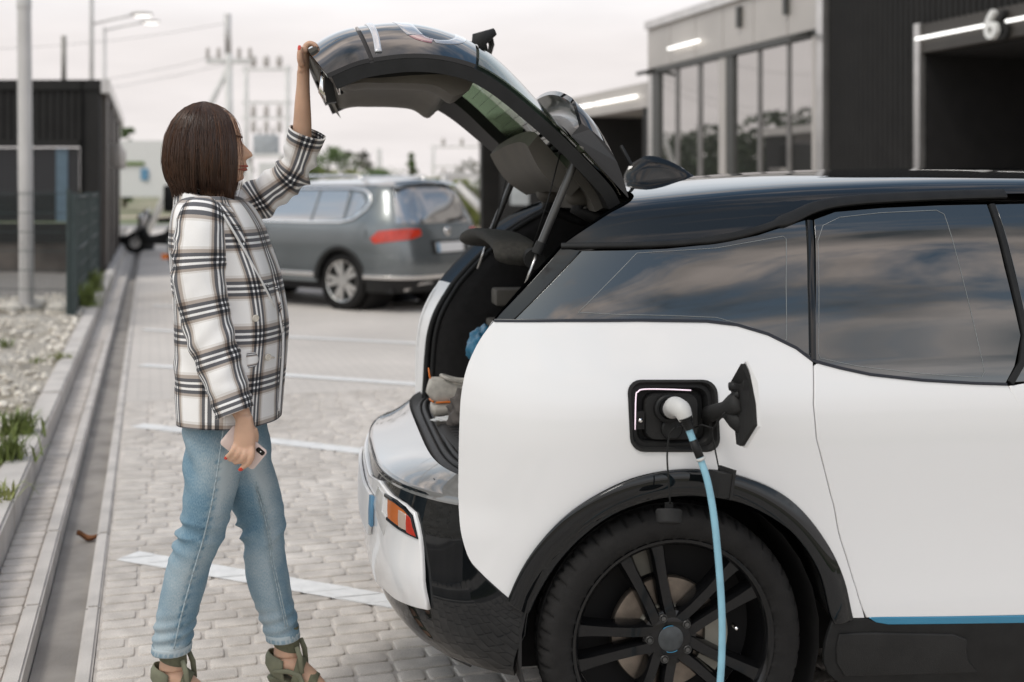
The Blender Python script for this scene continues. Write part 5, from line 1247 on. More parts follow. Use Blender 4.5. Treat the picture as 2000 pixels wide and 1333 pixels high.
for pts in ([(1130, 610), (1180, 560), (1244, 494), (1400, 484), (1480, 470), (1530, 461), (1536, 466), (1536, 560), (1537, 662), (1531, 668), (1470, 640), (1400, 620), (1300, 616), (1200, 614), (1130, 610)],
            [(1640, 424), (1720, 415), (1830, 410), (1845, 418), (1880, 540), (1924, 726), (1918, 738), (1800, 730), (1680, 716), (1603, 700), (1599, 690), (1598, 470), (1608, 440), (1640, 424)]):
    CB.line('frit_line', XP(pts), m_frit, car, r=.0009, lift=-.0024, n=5, flat=.3)
# inner dark shell so that shut lines read black
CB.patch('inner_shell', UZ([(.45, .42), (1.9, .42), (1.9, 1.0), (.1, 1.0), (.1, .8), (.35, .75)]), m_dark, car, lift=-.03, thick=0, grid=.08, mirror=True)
m_ = MB(); m_.box((-.45, -.62, .22), (3.1, .62, .40)); m_.build('underbody', m_dark, car, smooth=False)
# roof aerial
fin = MB(); rr = []
for i in range(14):
    t = i/13; u = .085+.235*t; hh = .082*(1-max(0, (t-.3)/.7)**1.6)*min(1, .72+t*1.2)
    z0 = C_zr(u)-.004; wd = .032*(1-.75*t)*min(1, .6+t*4)
    rr.append([Vector((u+ (.012*(1-t) if k_ in (2, 3, 4) else 0), wd*sx, z0+hh*sz)) for k_, (sx, sz) in enumerate(((-1, 0), (-.7, .45), (-.28, .93), (0, 1), (.28, .93), (.7, .45), (1, 0)))])
fin.rings(rr, cap=True, closed=True); af = fin.build('roof_aerial', m_gloss, car, auto=50)
a0 = CB.cp(1243, 345, 0); a1 = CB.cp(1213, 285, 0)
m_ = MB(); m_.tube([a0+Vector((0, 0, -.02)), a0.lerp(a1, .3), a1], [.012, .008, .0055], n=10); m_.build('aerial_rod', m_trim, af)
m_ = MB(); m_.tube([a0+Vector((-.004, 0, -.035)), a0+Vector((0, 0, -.005))], [.018, .014], n=12); m_.build('aerial_base', m_trim, af, auto=40)
# ------------------------------------------------------------------ tailgate (open), part of the car
HV = .56
HE = [(1226, 393), (1208, 362), (1167, 318), (1103, 257), (1046, 208), (1008, 176), (968, 147), (924, 124), (864, 109), (803, 105), (742, 111), (694, 121), (637, 145)]
he = [CB.cp(x, y, -HV) for x, y in HE]
he = catmull([(p.x, p.z) for p in he], 5); hl = [0]
for i in range(1, len(he)): hl.append(hl[-1]+math.hypot(he[i][0]-he[i-1][0], he[i][1]-he[i-1][1]))
hl = [x/hl[-1] for x in hl]
hu_, hz_ = spl(hl, [p[0] for p in he]), spl(hl, [p[1] for p in he])
crown = spl([0, .12, .25, .45, .6, .75, .88, 1.0], [.018, .04, .062, .10, .128, .148, .150, .135])
def hprof(s_):
    e = .004; t = Vector((hu_(s_+e)-hu_(s_-e), 0, hz_(s_+e)-hz_(s_-e))).normalized()
    n_ = Vector((t.z, 0, -t.x)); n_ = -n_ if n_.z < 0 else n_
    return Vector((hu_(s_), 0, hz_(s_))), t, n_
def hatch(s_, q, off=0.0):
    "point on the tailgate: s along (0 hinge, 1 lower edge), q across (-1 near, 1 far), off along the outward normal"
    p, t, n_ = hprof(min(max(s_, 0), 1)); half = HV*(.93+.07*min(s_*3, 1))
    c = crown(s_)*(1-abs(q)**2.1)
    return p+Vector((0, q*half, 0))+n_*(c+off)+t*(.012*s_**3*(1-q*q))
def hsurf(name, s0, s1, q0, q1, off0, off1, mt, parent, ns=20, nq=20, closed=True, fn=None, auto=35):
    "slab on the tailgate between two offsets"
    m_ = MB(); f_ = fn or (lambda s_, q: 0)
    m_.grid(lambda a_, b_: hatch(s0+(s1-s0)*a_, q0+(q1-q0)*b_, off1), ns, nq)
    if closed:
        m_.grid(lambda a_, b_: hatch(s0+(s1-s0)*a_, q0+(q1-q0)*b_, off0+f_(a_, b_)), ns, nq)
        n = ns*nq; e = []
        ring = [i*nq for i in range(ns)]+[(ns-1)*nq+j for j in range(1, nq)]+[i*nq+nq-1 for i in range(ns-2, -1, -1)]+[j for j in range(nq-2, 0, -1)]
        for k_ in range(len(ring)):
            a_, b_ = ring[k_], ring[(k_+1) % len(ring)]; m_.f.append((a_, b_, n+b_, n+a_)); m_.fm.append(0)
    return m_.build(name, mt, parent, auto=auto)
SS = .575
tg = empty('tailgate'); tg.parent = car
gd = None
m_hglass = glass_mat('tailgate_glass', (.42, .50, .40), 1.55)
hsurf('glass_window', .02, SS-.004, -.985, .985, -.004, 0, m_hglass, tg, 30, 30)
hsurf('lower_panel', SS+.004, .865, -1, 1, -.012, .0, m_gloss, tg, 26, 32)
hsurf('end_panel', .876, 1.0, -1, 1, -.012, .0, m_gloss, tg, 12, 32)
hsurf('panel_gap', .862, .88, -.98, .98, -.03, -.012, m_trim, tg, 4, 24)
def hrib(name, pts, wid, mt, lift=.002, th=.004, n=10):
    pp = catmull(pts, n); rr = []
    P3 = [hatch(a_, b_, lift) for a_, b_ in pp]
    for i in range(len(P3)):
        t = (P3[min(i+1, len(P3)-1)]-P3[max(i-1, 0)]).normalized(); s_, q = pp[i]
        nn = (hatch(s_+.004, q)-hatch(s_-.004, q)).cross(hatch(s_, q+.01)-hatch(s_, q-.01)).normalized(); nn = -nn if nn.z < 0 else nn
        b_ = t.cross(nn).normalized()
        rr.append([P3[i]+b_*wid/2*x+nn*th*y for x, y in ((-1, -.6), (-.9, .6), (-.5, 1), (.5, 1), (.9, .6), (1, -.6))])
    m_ = MB(); m_.rings(rr); return m_.build(name, mt, tg)
hrib('light_strip', [(.845, -.95), (.835, -.7), (.832, -.3), (.832, .3), (.835, .7), (.845, .95)], .020, mat('strip_chrome', (.62, .62, .64), .25, metal=.3, coat=.4), th=.004)
m_lampU = mat('lamp_guide', (.26, .26, .28), .15, coat=.8, var=.1, vs=6)
m_lampP = mat('lamp_pink', (.28, .12, .13), .15, coat=.8, var=.1, vs=6)
for s_ in (-1, 1):
    hrib('lamp_guide', [(.755, s_*.05), (.752, s_*.35), (.745, s_*.62), (.735, s_*.74)], .05, m_lampU, lift=.0005, th=.0012)
    hrib('lamp_guide', [(.735, s_*.745), (.725, s_*.785), (.71, s_*.81), (.695, s_*.815)], .045, m_lampP, lift=.0005, th=.0012)
    hrib('lamp_guide', [(.69, s_*.815), (.665, s_*.80), (.635, s_*.73), (.615, s_*.55), (.61, s_*.1)], .035, m_lampU, lift=.0005, th=.0012)
hrib('emblem_cover', [(.79, -.012), (.78, .012)], .05, m_trim, lift=.001, th=.004, n=4)
# side flanges, underside trim, frame round the window
for q0, q1 in ((-1, -.80), (.80, 1)):
    hsurf('side_rail', .0, .99, q0, q1, -.050, -.013, m_trim, tg, 46, 5)
hsurf('top_rail', .0, .17, -.8, .8, -.075, -.012, m_inner, tg, 8, 16)
hsurf('lower_rail', SS-.01, SS+.06, -.8, .8, -.06, -.012, m_inner, tg, 6, 16)
def bulge(a_, b_):
    e_ = min(1, min(a_, 1-a_)*9, min(b_, 1-b_)*7); return -.055*math.sin(e_*1.57)
hsurf('inner_trim', SS-.02, .97, -.83, .83, -.085, -.03, m_inner, tg, 30, 30, fn=lambda a_, b_: bulge(a_, b_)-.045*math.sin(math.pi*min(a_*1.0, 1))**.8*(1-a_*.4)-.03*math.exp(-((a_-.1)/.12)**2), auto=60)
hsurf('side_step', .62, .96, -.90, -.78, -.085, -.05, m_trim, tg, 20, 6, fn=lambda a_, b_: .02*(1-math.sin(math.pi*min(max(a_, .02), .98))))
hsurf('side_step', .62, .96, .78, .90, -.085, -.05, m_trim, tg, 20, 6, fn=lambda a_, b_: .02*(1-math.sin(math.pi*min(max(a_, .02), .98))))
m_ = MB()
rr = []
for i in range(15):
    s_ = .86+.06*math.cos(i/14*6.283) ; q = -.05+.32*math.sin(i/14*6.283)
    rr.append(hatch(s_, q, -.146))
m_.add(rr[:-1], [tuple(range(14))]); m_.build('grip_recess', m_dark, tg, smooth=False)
m_ = MB(); m_.obox(hatch(.985, -.42, -.06), (0, 1, 0), hprof(.98)[1], hprof(.98)[2], .09, .012, .05); m_.build('end_lip', m_inner, tg, smooth=False)
m_ = MB(); m_.grid(lambda a_, b_: hatch(1.0, -1+2*b_, -.012-.11*a_*(1-.4*abs(2*b_-1)**4))+hprof(1)[1]*(-.012-.02*a_), 6, 30); m_.build('end_cap', m_inner, tg)
lt = hatch(.985, -.62, -.06)
m_ = MB(); m_.tube([lt, lt+Vector((-.005, 0, -.06)), lt+Vector((.01, 0, -.085))], [.011, .012, .009], n=8); m_.tube([lt+Vector((.03, .05, -.01)), lt+Vector((.05, .06, -.06))], .009, n=8); m_.build('latch', m_chrome, tg)
m_ = MB(); m_.obox(lt+Vector((.012, .02, -.045)), (1, 0, .2), (0, 1, 0), (-.2, 0, 1), .014, .03, .045); m_.build('latch_housing', m_trim, tg, smooth=False)
# defroster wires on the glass
for i in range(9):
    s_ = .22+.036*i; m_ = MB(); m_.tube([hatch(s_, -.78+1.56*j/12, -.006) for j in range(13)], .0008, n=4); m_.build('defroster_wire', m_trim, tg)
# spoiler wing at the hinge end
tipn = CB.cp(1136, 203, -.50)
def spo(a_, b_):
    q = -1+2*b_; h0 = hatch(.0, q*.98, .004)+Vector((.012, 0, .004)); tip = Vector((tipn.x, 0, tipn.z))+Vector((-.015*(1-q*q), q*.50, .075*(1-abs(q)**2.2)-.006))
    up_ = Vector((.02, 0, .03))*math.sin(a_*math.pi)*.9
    return h0.lerp(tip, a_)+up_+Vector((0, 0, -.05*max(0, abs(q)-.85)/.15*a_))
def spb(a_, b_):
    q = -1+2*b_; t0 = spo(1, b_)+Vector((-.006, 0, -.012)); g0 = hatch(.24+.03*(1-q*q), q*.93, .003)
    return t0.lerp(g0, a_)+Vector((.03, 0, -.01))*math.sin(a_*math.pi)
m_ = MB(); m_.grid(spo, 12, 30); m_.build('spoiler', m_gloss, tg)
m_ = MB(); m_.grid(lambda a_, b_: spo(1, b_).lerp(spb(0, b_), a_), 3, 30); m_.build('spoiler_edge', m_gloss, tg)
m_ = MB(); m_.grid(spb, 8, 30); m_.build('spoiler_underside', mat('wing_underside', (.10, .095, .09), .35, coat=.5), tg)
for b_ in (0, 1):
    m_ = MB(); m_.add([spo(a_/8, b_) for a_ in range(9)]+[spb(1, b_)], [tuple(range(10))]); m_.build('spoiler_end', m_gloss, tg, smooth=False)
# rear wiper hub
wp = hatch(SS-.03, .02, .0)
m_ = MB(); m_.tube([wp, wp+Vector((.0, 0, .05)), wp+Vector((.05, 0, .075))], [.03, .028, .012], n=12); m_.tube([wp+Vector((.03, .0, .065)), wp+Vector((.06, .15, .05)), wp+Vector((.07, .34, .0))], [.012, .010, .006], n=8); m_.build('wiper', m_plastic, tg)
# hinge arms and covers
for y in (-.30, .22):
    h0 = hatch(.06, y/HV, -.07); r0 = Vector((dp[-1].x+.055, y, 1.42))
    m_ = MB(); m_.tube([h0, h0+Vector((-.02, 0, -.05)), h0.lerp(r0, .5)+Vector((-.045, 0, -.02)), r0+Vector((-.035, 0, -.0)), r0+Vector((.02, 0, -.02))], [.028, .026, .024, .024, .02], n=10, flat=.8); m_.build('hinge_arm', m_plastic, tg)
    m_ = MB(); m_.sphere(h0+Vector((-.01, 0, .0)), (.05, .05, .04), 14, 8); m_.build('hinge_cover', m_inner, tg)
hsurf('hinge_trim', .10, .30, -.72, .72, -.115, -.07, m_inner, tg, 10, 24, fn=lambda a_, b_: -.02*math.sin(math.pi*a_), auto=50)
# struts and tether cords
m_rod = mat('strut_rod', (.5, .49, .48), .25, metal=.9)
m_strut = mat('strut_tube', (.06, .058, .055), .35, coat=.3, var=.1)
for s_ in (-1, 1):
    v = .50
    p0, p1, p2 = CB.cp(1133, 292, -v), CB.cp(1050, 492, -v), CB.cp(1030, 548, -v)
    f_ = lambda p: Vector((p.x, -s_*p.y if s_ > 0 else p.y, p.z))
    p0, p1, p2 = f_(p0), f_(p1), f_(p2)
    st_ = MB(); st_.tube([p0.lerp(p1, .06), p1], .0115, n=14); so = st_.build('gas_strut', m_strut, tg, auto=40)
    st_ = MB(); st_.tube([p1.lerp(p0, .09), p1.lerp(p0, -.02)], .0155, n=14); st_.build('strut_collar', m_plastic, so, auto=40)
    st_ = MB(); st_.tube([p1, p2+(p2-p1)*.4], .0055, n=10); st_.build('strut_rod', m_rod, so)
    st_ = MB(); st_.sphere(p0, .014, 12, 8); st_.tube([p0, p0.lerp(p1, .07)], .009, n=10); st_.build('ball_joint', m_inner, so)
    c0, c1 = f_(CB.cp(1096, 292, -.46)), f_(CB.cp(1040, 484, -.44))
    st_ = MB(); st_.tube([c0, c0.lerp(c1, .5)+Vector((.004, 0, -.004)), c1], .002, n=6); st_.tube([c0.lerp(c1, -.02), c0.lerp(c1, .05)], .007, n=8); st_.build('shelf_cord', m_trim, tg)

# ------------------------------------------------------------------ wheels
m_rim = mat('rim_black', (.006, .006, .0065), .16, coat=.15, ior=1.4, var=.1, vs=6)
m_disc = mat('brake_disc', (.24, .20, .165), .4, metal=.8, var=.25, vs=20)
m_cal = mat('caliper', (.24, .225, .19), .6, metal=.4, var=.2)
def tyre_geo():
    n = 288; prof = [(.262, .050), (.268, .066), (.285, .080), (.312, .086), (.330, .080), (.341, .066), (.3465, .052), (.349, .044), (.3495, .022), (.343, .020), (.343, .014), (.3495, .012), (.3495, -.012), (.343, -.014), (.343, -.020), (.3495, -.022), (.349, -.044), (.3465, -.052), (.341, -.066), (.330, -.080), (.30, -.086), (.268, -.066), (.262, -.05)]
    rr = []
    for r_, h in prof:
        ring = []
        for k_ in range(n):
            a_ = 2*math.pi*k_/n; dr = 0; da = 0
            if .043 < abs(h) < .07 and k_ % 6 == 0: dr = -.009
            if abs(h) < .045 and abs(h) > .02 and k_ % 6 == 3: dr = -.006
            ring.append((r_+dr, a_+da, h))
        rr.append(ring)
    return rr
TY = tyre_geo()
def car_wheel(u, s_, name='wheel'):
    yc = s_*(.782); zc_ = .347
    def C3(r_, a_, h): return Vector((u+r_*math.cos(a_), yc+s_*h, zc_+r_*math.sin(a_)))
    e = MB(); e.rings([[C3(*q) for q in ring] for ring in TY], cap=False); wh = e.build('wheel', m_tyre, car, auto=50)
    e = MB(); e.lathe([(.246, -.07), (.250, .03), (.252, .058), (.262, .070), (.269, .072), (.271, .066), (.262, .058)], (u, yc, zc_), (0, s_, 0), 72); e.build('rim', m_rim, wh, auto=40)
    e = MB(); e.lathe([(.246, -.07), (.12, -.08), (.0, -.08)], (u, yc, zc_), (0, s_, 0), 40); e.build('rim_back', m_dark, wh)
    sp = None
    for i in range(5):
        ca = R(109.5+72*i)
        for sg in (-1, 1):
            rr = []
            for r_, wd, top_, off in ((.034, .036, .026, 30), (.060, .036, .032, 21), (.10, .033, .036, 14.0), (.16, .032, .040, 11.5), (.215, .036, .044, 10.8), (.245, .042, .047, 10.4), (.258, .052, .050, 10.0)):
                a_ = ca+R(off)*sg; rd = Vector((math.cos(a_), 0, math.sin(a_))); tn = Vector((-math.sin(a_), 0, math.cos(a_))); y_ = Vector((0, s_, 0)); c_ = Vector((u, yc, zc_))+rd*r_
                h = wd/2
                rr.append([c_+tn*h*x+y_*(top_+dy_) for x, dy_ in ((-1.15, -.045), (-1.0, -.010), (-.72, 0), (.72, 0), (1.0, -.010), (1.15, -.045))])
            e = MB(); e.rings(rr); e.build('spoke', m_rim, wh, auto=30)
        bp_ = Vector((u+.056*math.cos(ca), yc+s_*.028, zc_+.056*math.sin(ca)))
        e = MB(); e.lathe([(.0, .008), (.006, .008), (.006, .003), (.0095, .008), (.011, .006), (.011, -.01)], bp_, (0, s_, 0), 12); e.build('wheel_bolt', m_strut, wh, auto=30)
        e = MB(); e.lathe([(.017, .004), (.014, -.012), (.0, -.012)], bp_, (0, s_, 0), 16); e.build('bolt_seat', m_rim, wh)
    e = MB(); e.lathe([(.075, -.03), (.072, .024), (.05, .032), (.03, .034), (0, .034)], (u, yc, zc_), (0, s_, 0), 40); e.build('hub', m_rim, wh, auto=40)
    e = MB(); e.lathe([(.0, .040), (.030, .0395), (.034, .036)], (u, yc, zc_), (0, s_, 0), 32); cp_ = e.build('centre_cap', mat('cap_grey', (.05, .055, .058), .4, var=.2, vs=60), wh)
    for q0 in (80, 250):
        e = MB(); e.tube([Vector((u+.0345*math.cos(R(q0+k_*7)), yc+s_*.0385, zc_+.0345*math.sin(R(q0+k_*7)))) for k_ in range(8)], .0011, n=6); e.build('blue_arc', m_blueT, cp_)
    va = R(7); e = MB(); e.tube([Vector((u+.175*math.cos(va), yc+s_*.02, zc_+.175*math.sin(va))), Vector((u+.176*math.cos(va), yc+s_*.052, zc_+.176*math.sin(va)))], [.006, .0045], n=10); e.build('tyre_valve', m_chrome, wh)
    # brake
    e = MB(); e.lathe([(.07, -.015), (.145, -.015), (.148, -.02), (.148, -.034), (.07, -.034)], (u, yc, zc_), (0, s_, 0), 56); e.build('brake_disc', m_disc, wh, auto=30)
    e = MB(); e.lathe([(.0, -.0), (.074, -.002), (.08, -.015)], (u, yc, zc_), (0, s_, 0), 32); e.build('disc_bell', m_cal, wh)
    rr = []
    for k_ in range(9):
        a_ = R(-38+k_*7); rr.append([C3(r_, a_, h) for r_, h in ((.105, -.045), (.105, .000), (.165, .004), (.170, -.045))])
    e = MB(); e.rings(rr); e.build('caliper', m_cal, wh, auto=40)
    rr = []
    for k_ in range(6):
        a_ = R(92+k_*5); rr.append([C3(r_, a_, h) for r_, h in ((.16, -.05), (.16, -.025), (.22, -.03), (.22, -.05))])
    e = MB(); e.rings(rr); e.build('suspension_link', m_cal, wh, auto=40)
for u in (0.0, 2.57):
    for s_ in (-1, 1): car_wheel(u, s_)
# mud-flap studs behind the arch
for y in (1228, 1283):
    p = CB.cp(1622, y, -.83); m_ = MB(); m_.lathe([(0, .004), (.005, .003), (.006, 0)], p, (0, -1, 0), 12); m_.build('stud', m_inner, car)

# ------------------------------------------------------------------ charge port
portw = XP(PORT); pc_ = [CB.P(*p) for p in portw]; pn = CB.Nn(*X(1312, 812))
port = empty('charge_port'); port.parent = car
def ringp(scale, off, poly=None):
    cx_, cy_ = 1314, 812
    return [CB.P(*X(cx_+(x-cx_)*scale[0], cy_+(y-cy_)*scale[1]))+pn*off for x, y in (poly or PORT)]
m_ = MB(); m_.rings([ringp((1.03, 1.03), .001), ringp((1.03, 1.03), .005), ringp((.97, .965), .005), ringp((.93, .91), -.004), ringp((.925, .905), -.012)], cap=False); m_.build('port_frame', m_plastic, port, auto=40)
m_ = MB(); m_.rings([ringp((.925, .905), -.012), ringp((.84, .80), -.012), ringp((.80, .74), -.02), ringp((.78, .72), -.05)], cap=False); m_.build('port_bezel', m_trim, port, auto=40)
m_ = MB(); r_ = ringp((.79, .73), -.045); m_.add(r_, [tuple(range(len(r_)))]); m_.build('port_floor', m_plastic, port, smooth=False)
IP = rrect(1262, 768, 1368, 862, 22, 4)
m_ = MB(); m_.rings([ringp((1, 1), -.044, IP), ringp((1, 1), -.02, IP), ringp((.96, .95), -.016, IP)], cap=False); r_ = ringp((.96, .95), -.016, IP); m_.add(r_, [tuple(range(len(r_)))]); m_.build('socket_block', m_plastic, port, auto=40)
def PQ(x, y, off): return CB.P(*X(x, y))+pn*off
m_ = MB(); m_.tube([PQ(x, y, -.006) for x, y in catmull([(1241.5, 840), (1243, 776), (1247, 766), (1258, 761), (1300, 761), (1351, 763)], 4)], .0018, n=6); m_.build('status_light', mat('status_light', (.9, .75, .85), .4, emit=(1, .78, .88), es=.55), port)
m_ = MB(); m_.lathe([(.036, -.018), (.036, .002), (.032, .006), (.026, .006), (.026, -.01)], PQ(1306, 799, 0), pn, 28); m_.build('socket', m_trim, port, auto=40)
m_ = MB(); m_.lathe([(.0, .004), (.024, .004), (.028, 0), (.028, -.02)], PQ(1314, 838, -.004), pn, 24); m_.build('lower_socket_cover', m_trim, port, auto=40)
m_ = MB(); q0 = PQ(1253, 822, -.018); m_.obox(q0, (1, 0, 0), (0, 1, 0), (0, 0, 1), .010, .008, .022); m_.build('lock_slot', m_dark, port, smooth=False)
m_ = MB(); m_.lathe([(0, .004), (.005, .003), (.006, 0)], PQ(1252, 822, -.004), pn, 12); m_.build('lock_pin', m_chrome, port)
# flap swung open on its arm
A_, B_, C_, D_ = CB.ray, 0, 0, 0
def LP(x, y, d):
    o_, dr = CB.ray(x, y); return o_+dr*d
fl = [LP(1426, 748, 3.03), LP(1447, 711, 2.93), LP(1466, 752, 2.93), LP(1471, 832, 2.93), LP(1446, 872, 2.97), LP(1438, 868, 3.03)]
nf = (fl[1]-fl[0]).cross(fl[4]-fl[0]).normalized(); nf = nf if nf.x < 0 else -nf
m_ = MB(); m_.rings([[p for p in fl], [p-nf*.010 for p in fl]]); m_.build('flap_inner', m_plastic, port, smooth=False)
ctr = sum(fl, Vector())/6
m_ = MB(); m_.rings([[ctr+(p-ctr)*1.05-nf*.011 for p in fl], [ctr+(p-ctr)*1.06-nf*.017 for p in fl]]); m_.build('flap_skin', m_white, port, smooth=False)
m_ = MB(); m_.tube([PQ(1385, 812, -.015), LP(1395, 806, 3.06), LP(1415, 800, 3.03), LP(1432, 790, 3.0), LP(1446, 782, 2.985)], [.016, .014, .013, .018, .020], n=10, flat=1.5); m_.tube([LP(1415, 800, 3.03), LP(1436, 822, 3.0), LP(1452, 838, 2.985)], [.012, .016, .014], n=10, flat=1.4); m_.build('flap_arm', m_plastic, port)
for p in ((1432, 755), (1440, 772)):
    m_ = MB(); m_.lathe([(.012, 0), (.010, .010), (.0, .010)], LP(*p, 2.99), nf, 10); m_.build('flap_buffer', m_trim, port)
# hanging socket caps on tethers
m_ = MB(); m_.tube([Vector(p) for p in catmull([tuple(PQ(1338, 832, .012)), tuple(LP(1322, 833, 3.02)), tuple(LP(1308, 850, 3.02)), tuple(LP(1303, 890, 3.02)), tuple(LP(1306, 940, 3.02)), tuple(LP(1309, 985, 3.02))], 6)], .0022, n=6); m_.build('tether', m_trim, port)
c0 = LP(1306, 1005, 3.02)
m_ = MB(); m_.lathe([(0, .0), (.028, .0), (.031, .003), (.033, .030), (.030, .034), (0, .034)], c0+Vector((0, -.004, -.022)), (.08, .35, 1), 28); m_.build('socket_cap', m_plastic, port, auto=40)
m_ = MB(); m_.obox(c0+Vector((.004, .012, .018)), (1, 0, 0), (0, 1, 0), (0, 0, 1), .009, .006, .007); m_.build('cap_lug', m_plastic, port, smooth=False)
m_ = MB(); m_.tube([Vector(p) for p in catmull([tuple(LP(1416, 806, 3.0)), tuple(LP(1398, 830, 3.02)), tuple(LP(1391, 845, 3.03)), tuple(LP(1397, 880, 3.03)), tuple(LP(1405, 920, 3.03))], 6)], .0020, n=6); m_.tube([LP(1391, 836, 3.03), LP(1370, 830, 3.05), PQ(1356, 836, .0)], .0020, n=6); m_.build('tether', m_trim, port)
m_ = MB(); q0 = LP(1404, 945, 3.04); m_.obox(q0, (.95, .3, -.15), (-.3, .95, 0), (.15, 0, .98), .017, .026, .030); m_.obox(q0+Vector((.02, .01, 0)), (.95, .3, -.15), (-.3, .95, 0), (.15, 0, .98), .004, .032, .037); m_.build('connector_cap', m_plastic, port, smooth=False)

# ------------------------------------------------------------------ charging cable (its own thing)
def toW(p): c, s = math.cos(CAR_TH), math.sin(CAR_TH); return Vector((CAR_LOC[0]+p.x*c-p.y*s, CAR_LOC[1]+p.x*s+p.y*c, p.z))
base = Vector((W(1405, 1333, 2.93).x, 2.93, 0))
cab = empty('charging_cable', base, 0, 'light blue charging cable with grey plug hanging from the white car\'s charge port', 'cable')
m_plug = mat('plug_grey', (.55, .54, .52), .45, var=.05)
m_cblue = mat('cable_blue', (.25, .47, .57), .42, var=.06, vs=30, bump=.1, bs=300)
P0 = toW(PQ(1306, 799, .0)); P1 = toW(PQ(1308, 799, .035)); P2 = W(1327, 795, 2.985)
m_ = MB(); m_.tube([P0, P0.lerp(P1, .9)], [.024, .0245], n=20); m_.build('plug_nose', m_trim, cab, off=base, auto=40)
m_ = MB(); m_.tube([Vector(p) for p in catmull([tuple(P1-(P1-P0)*.3), tuple(W(1318, 794, 3.0)), tuple(W(1331, 801, 2.965)), tuple(W(1340, 820, 2.955))], 6)], [.0235, .0235, .0235, .0235, .0235, .0235, .0235, .0235, .0235, .023, .023, .023, .0225, .022, .021, .020, .019, .018, .017], n=20); m_.build('plug_handle', m_plug, cab, off=base)
pts = [W(1338, 815, 2.955), W(1342, 826, 2.955), W(1345, 834, 2.955)]
m_ = MB()
for k_ in range(5):
    q = pts[0].lerp(pts[2], k_/4.6); q2 = pts[0].lerp(pts[2], (k_+.6)/4.6); m_.tube([q, q2], .0175-.0012*k_, n=16)
m_.tube([pts[0], W(1347, 838, 2.955)], .0125, n=14); m_.build('strain_relief', m_trim, cab, off=base, auto=40)
cpts = [(1342, 828, 2.957), (1348, 846, 2.955), (1358, 872, 2.952), (1371, 905, 2.948), (1383, 945, 2.94), (1393, 1000, 2.935), (1400, 1060, 2.93), (1406, 1130, 2.93), (1410, 1200, 2.93), (1410, 1270, 2.93), (1406, 1340, 2.93), (1398, 1420, 2.93)]
cw = [tuple(W(*p)) for p in cpts]
e_ = Vector(cw[-1]); cw += [(e_.x-.01, e_.y-.01, .10), (e_.x+.02, e_.y-.05, .03), (e_.x+.12, e_.y-.2, .013), (e_.x+.5, e_.y-.5, .013), (e_.x+1.3, e_.y-.6, .013), (e_.x+2.2, e_.y-.4, .013)]
m_ = MB(); m_.tube([Vector(p) for p in catmull(cw, 8)], .0086, n=14); m_.build('cable', m_cblue, cab, off=base)
m_ = MB(); m_.tube([W(1353.5, 860, 2.9535), W(1361, 878, 2.951), W(1367, 893, 2.9495)], .0103, n=14); m_.build('cable_sleeve', m_trim, cab, off=base)
m_ = MB(); m_.tube([W(1367.5, 894, 2.949), W(1369.5, 899, 2.949)], .0115, n=14); m_.build('cable_tie', m_plug, cab, off=base)
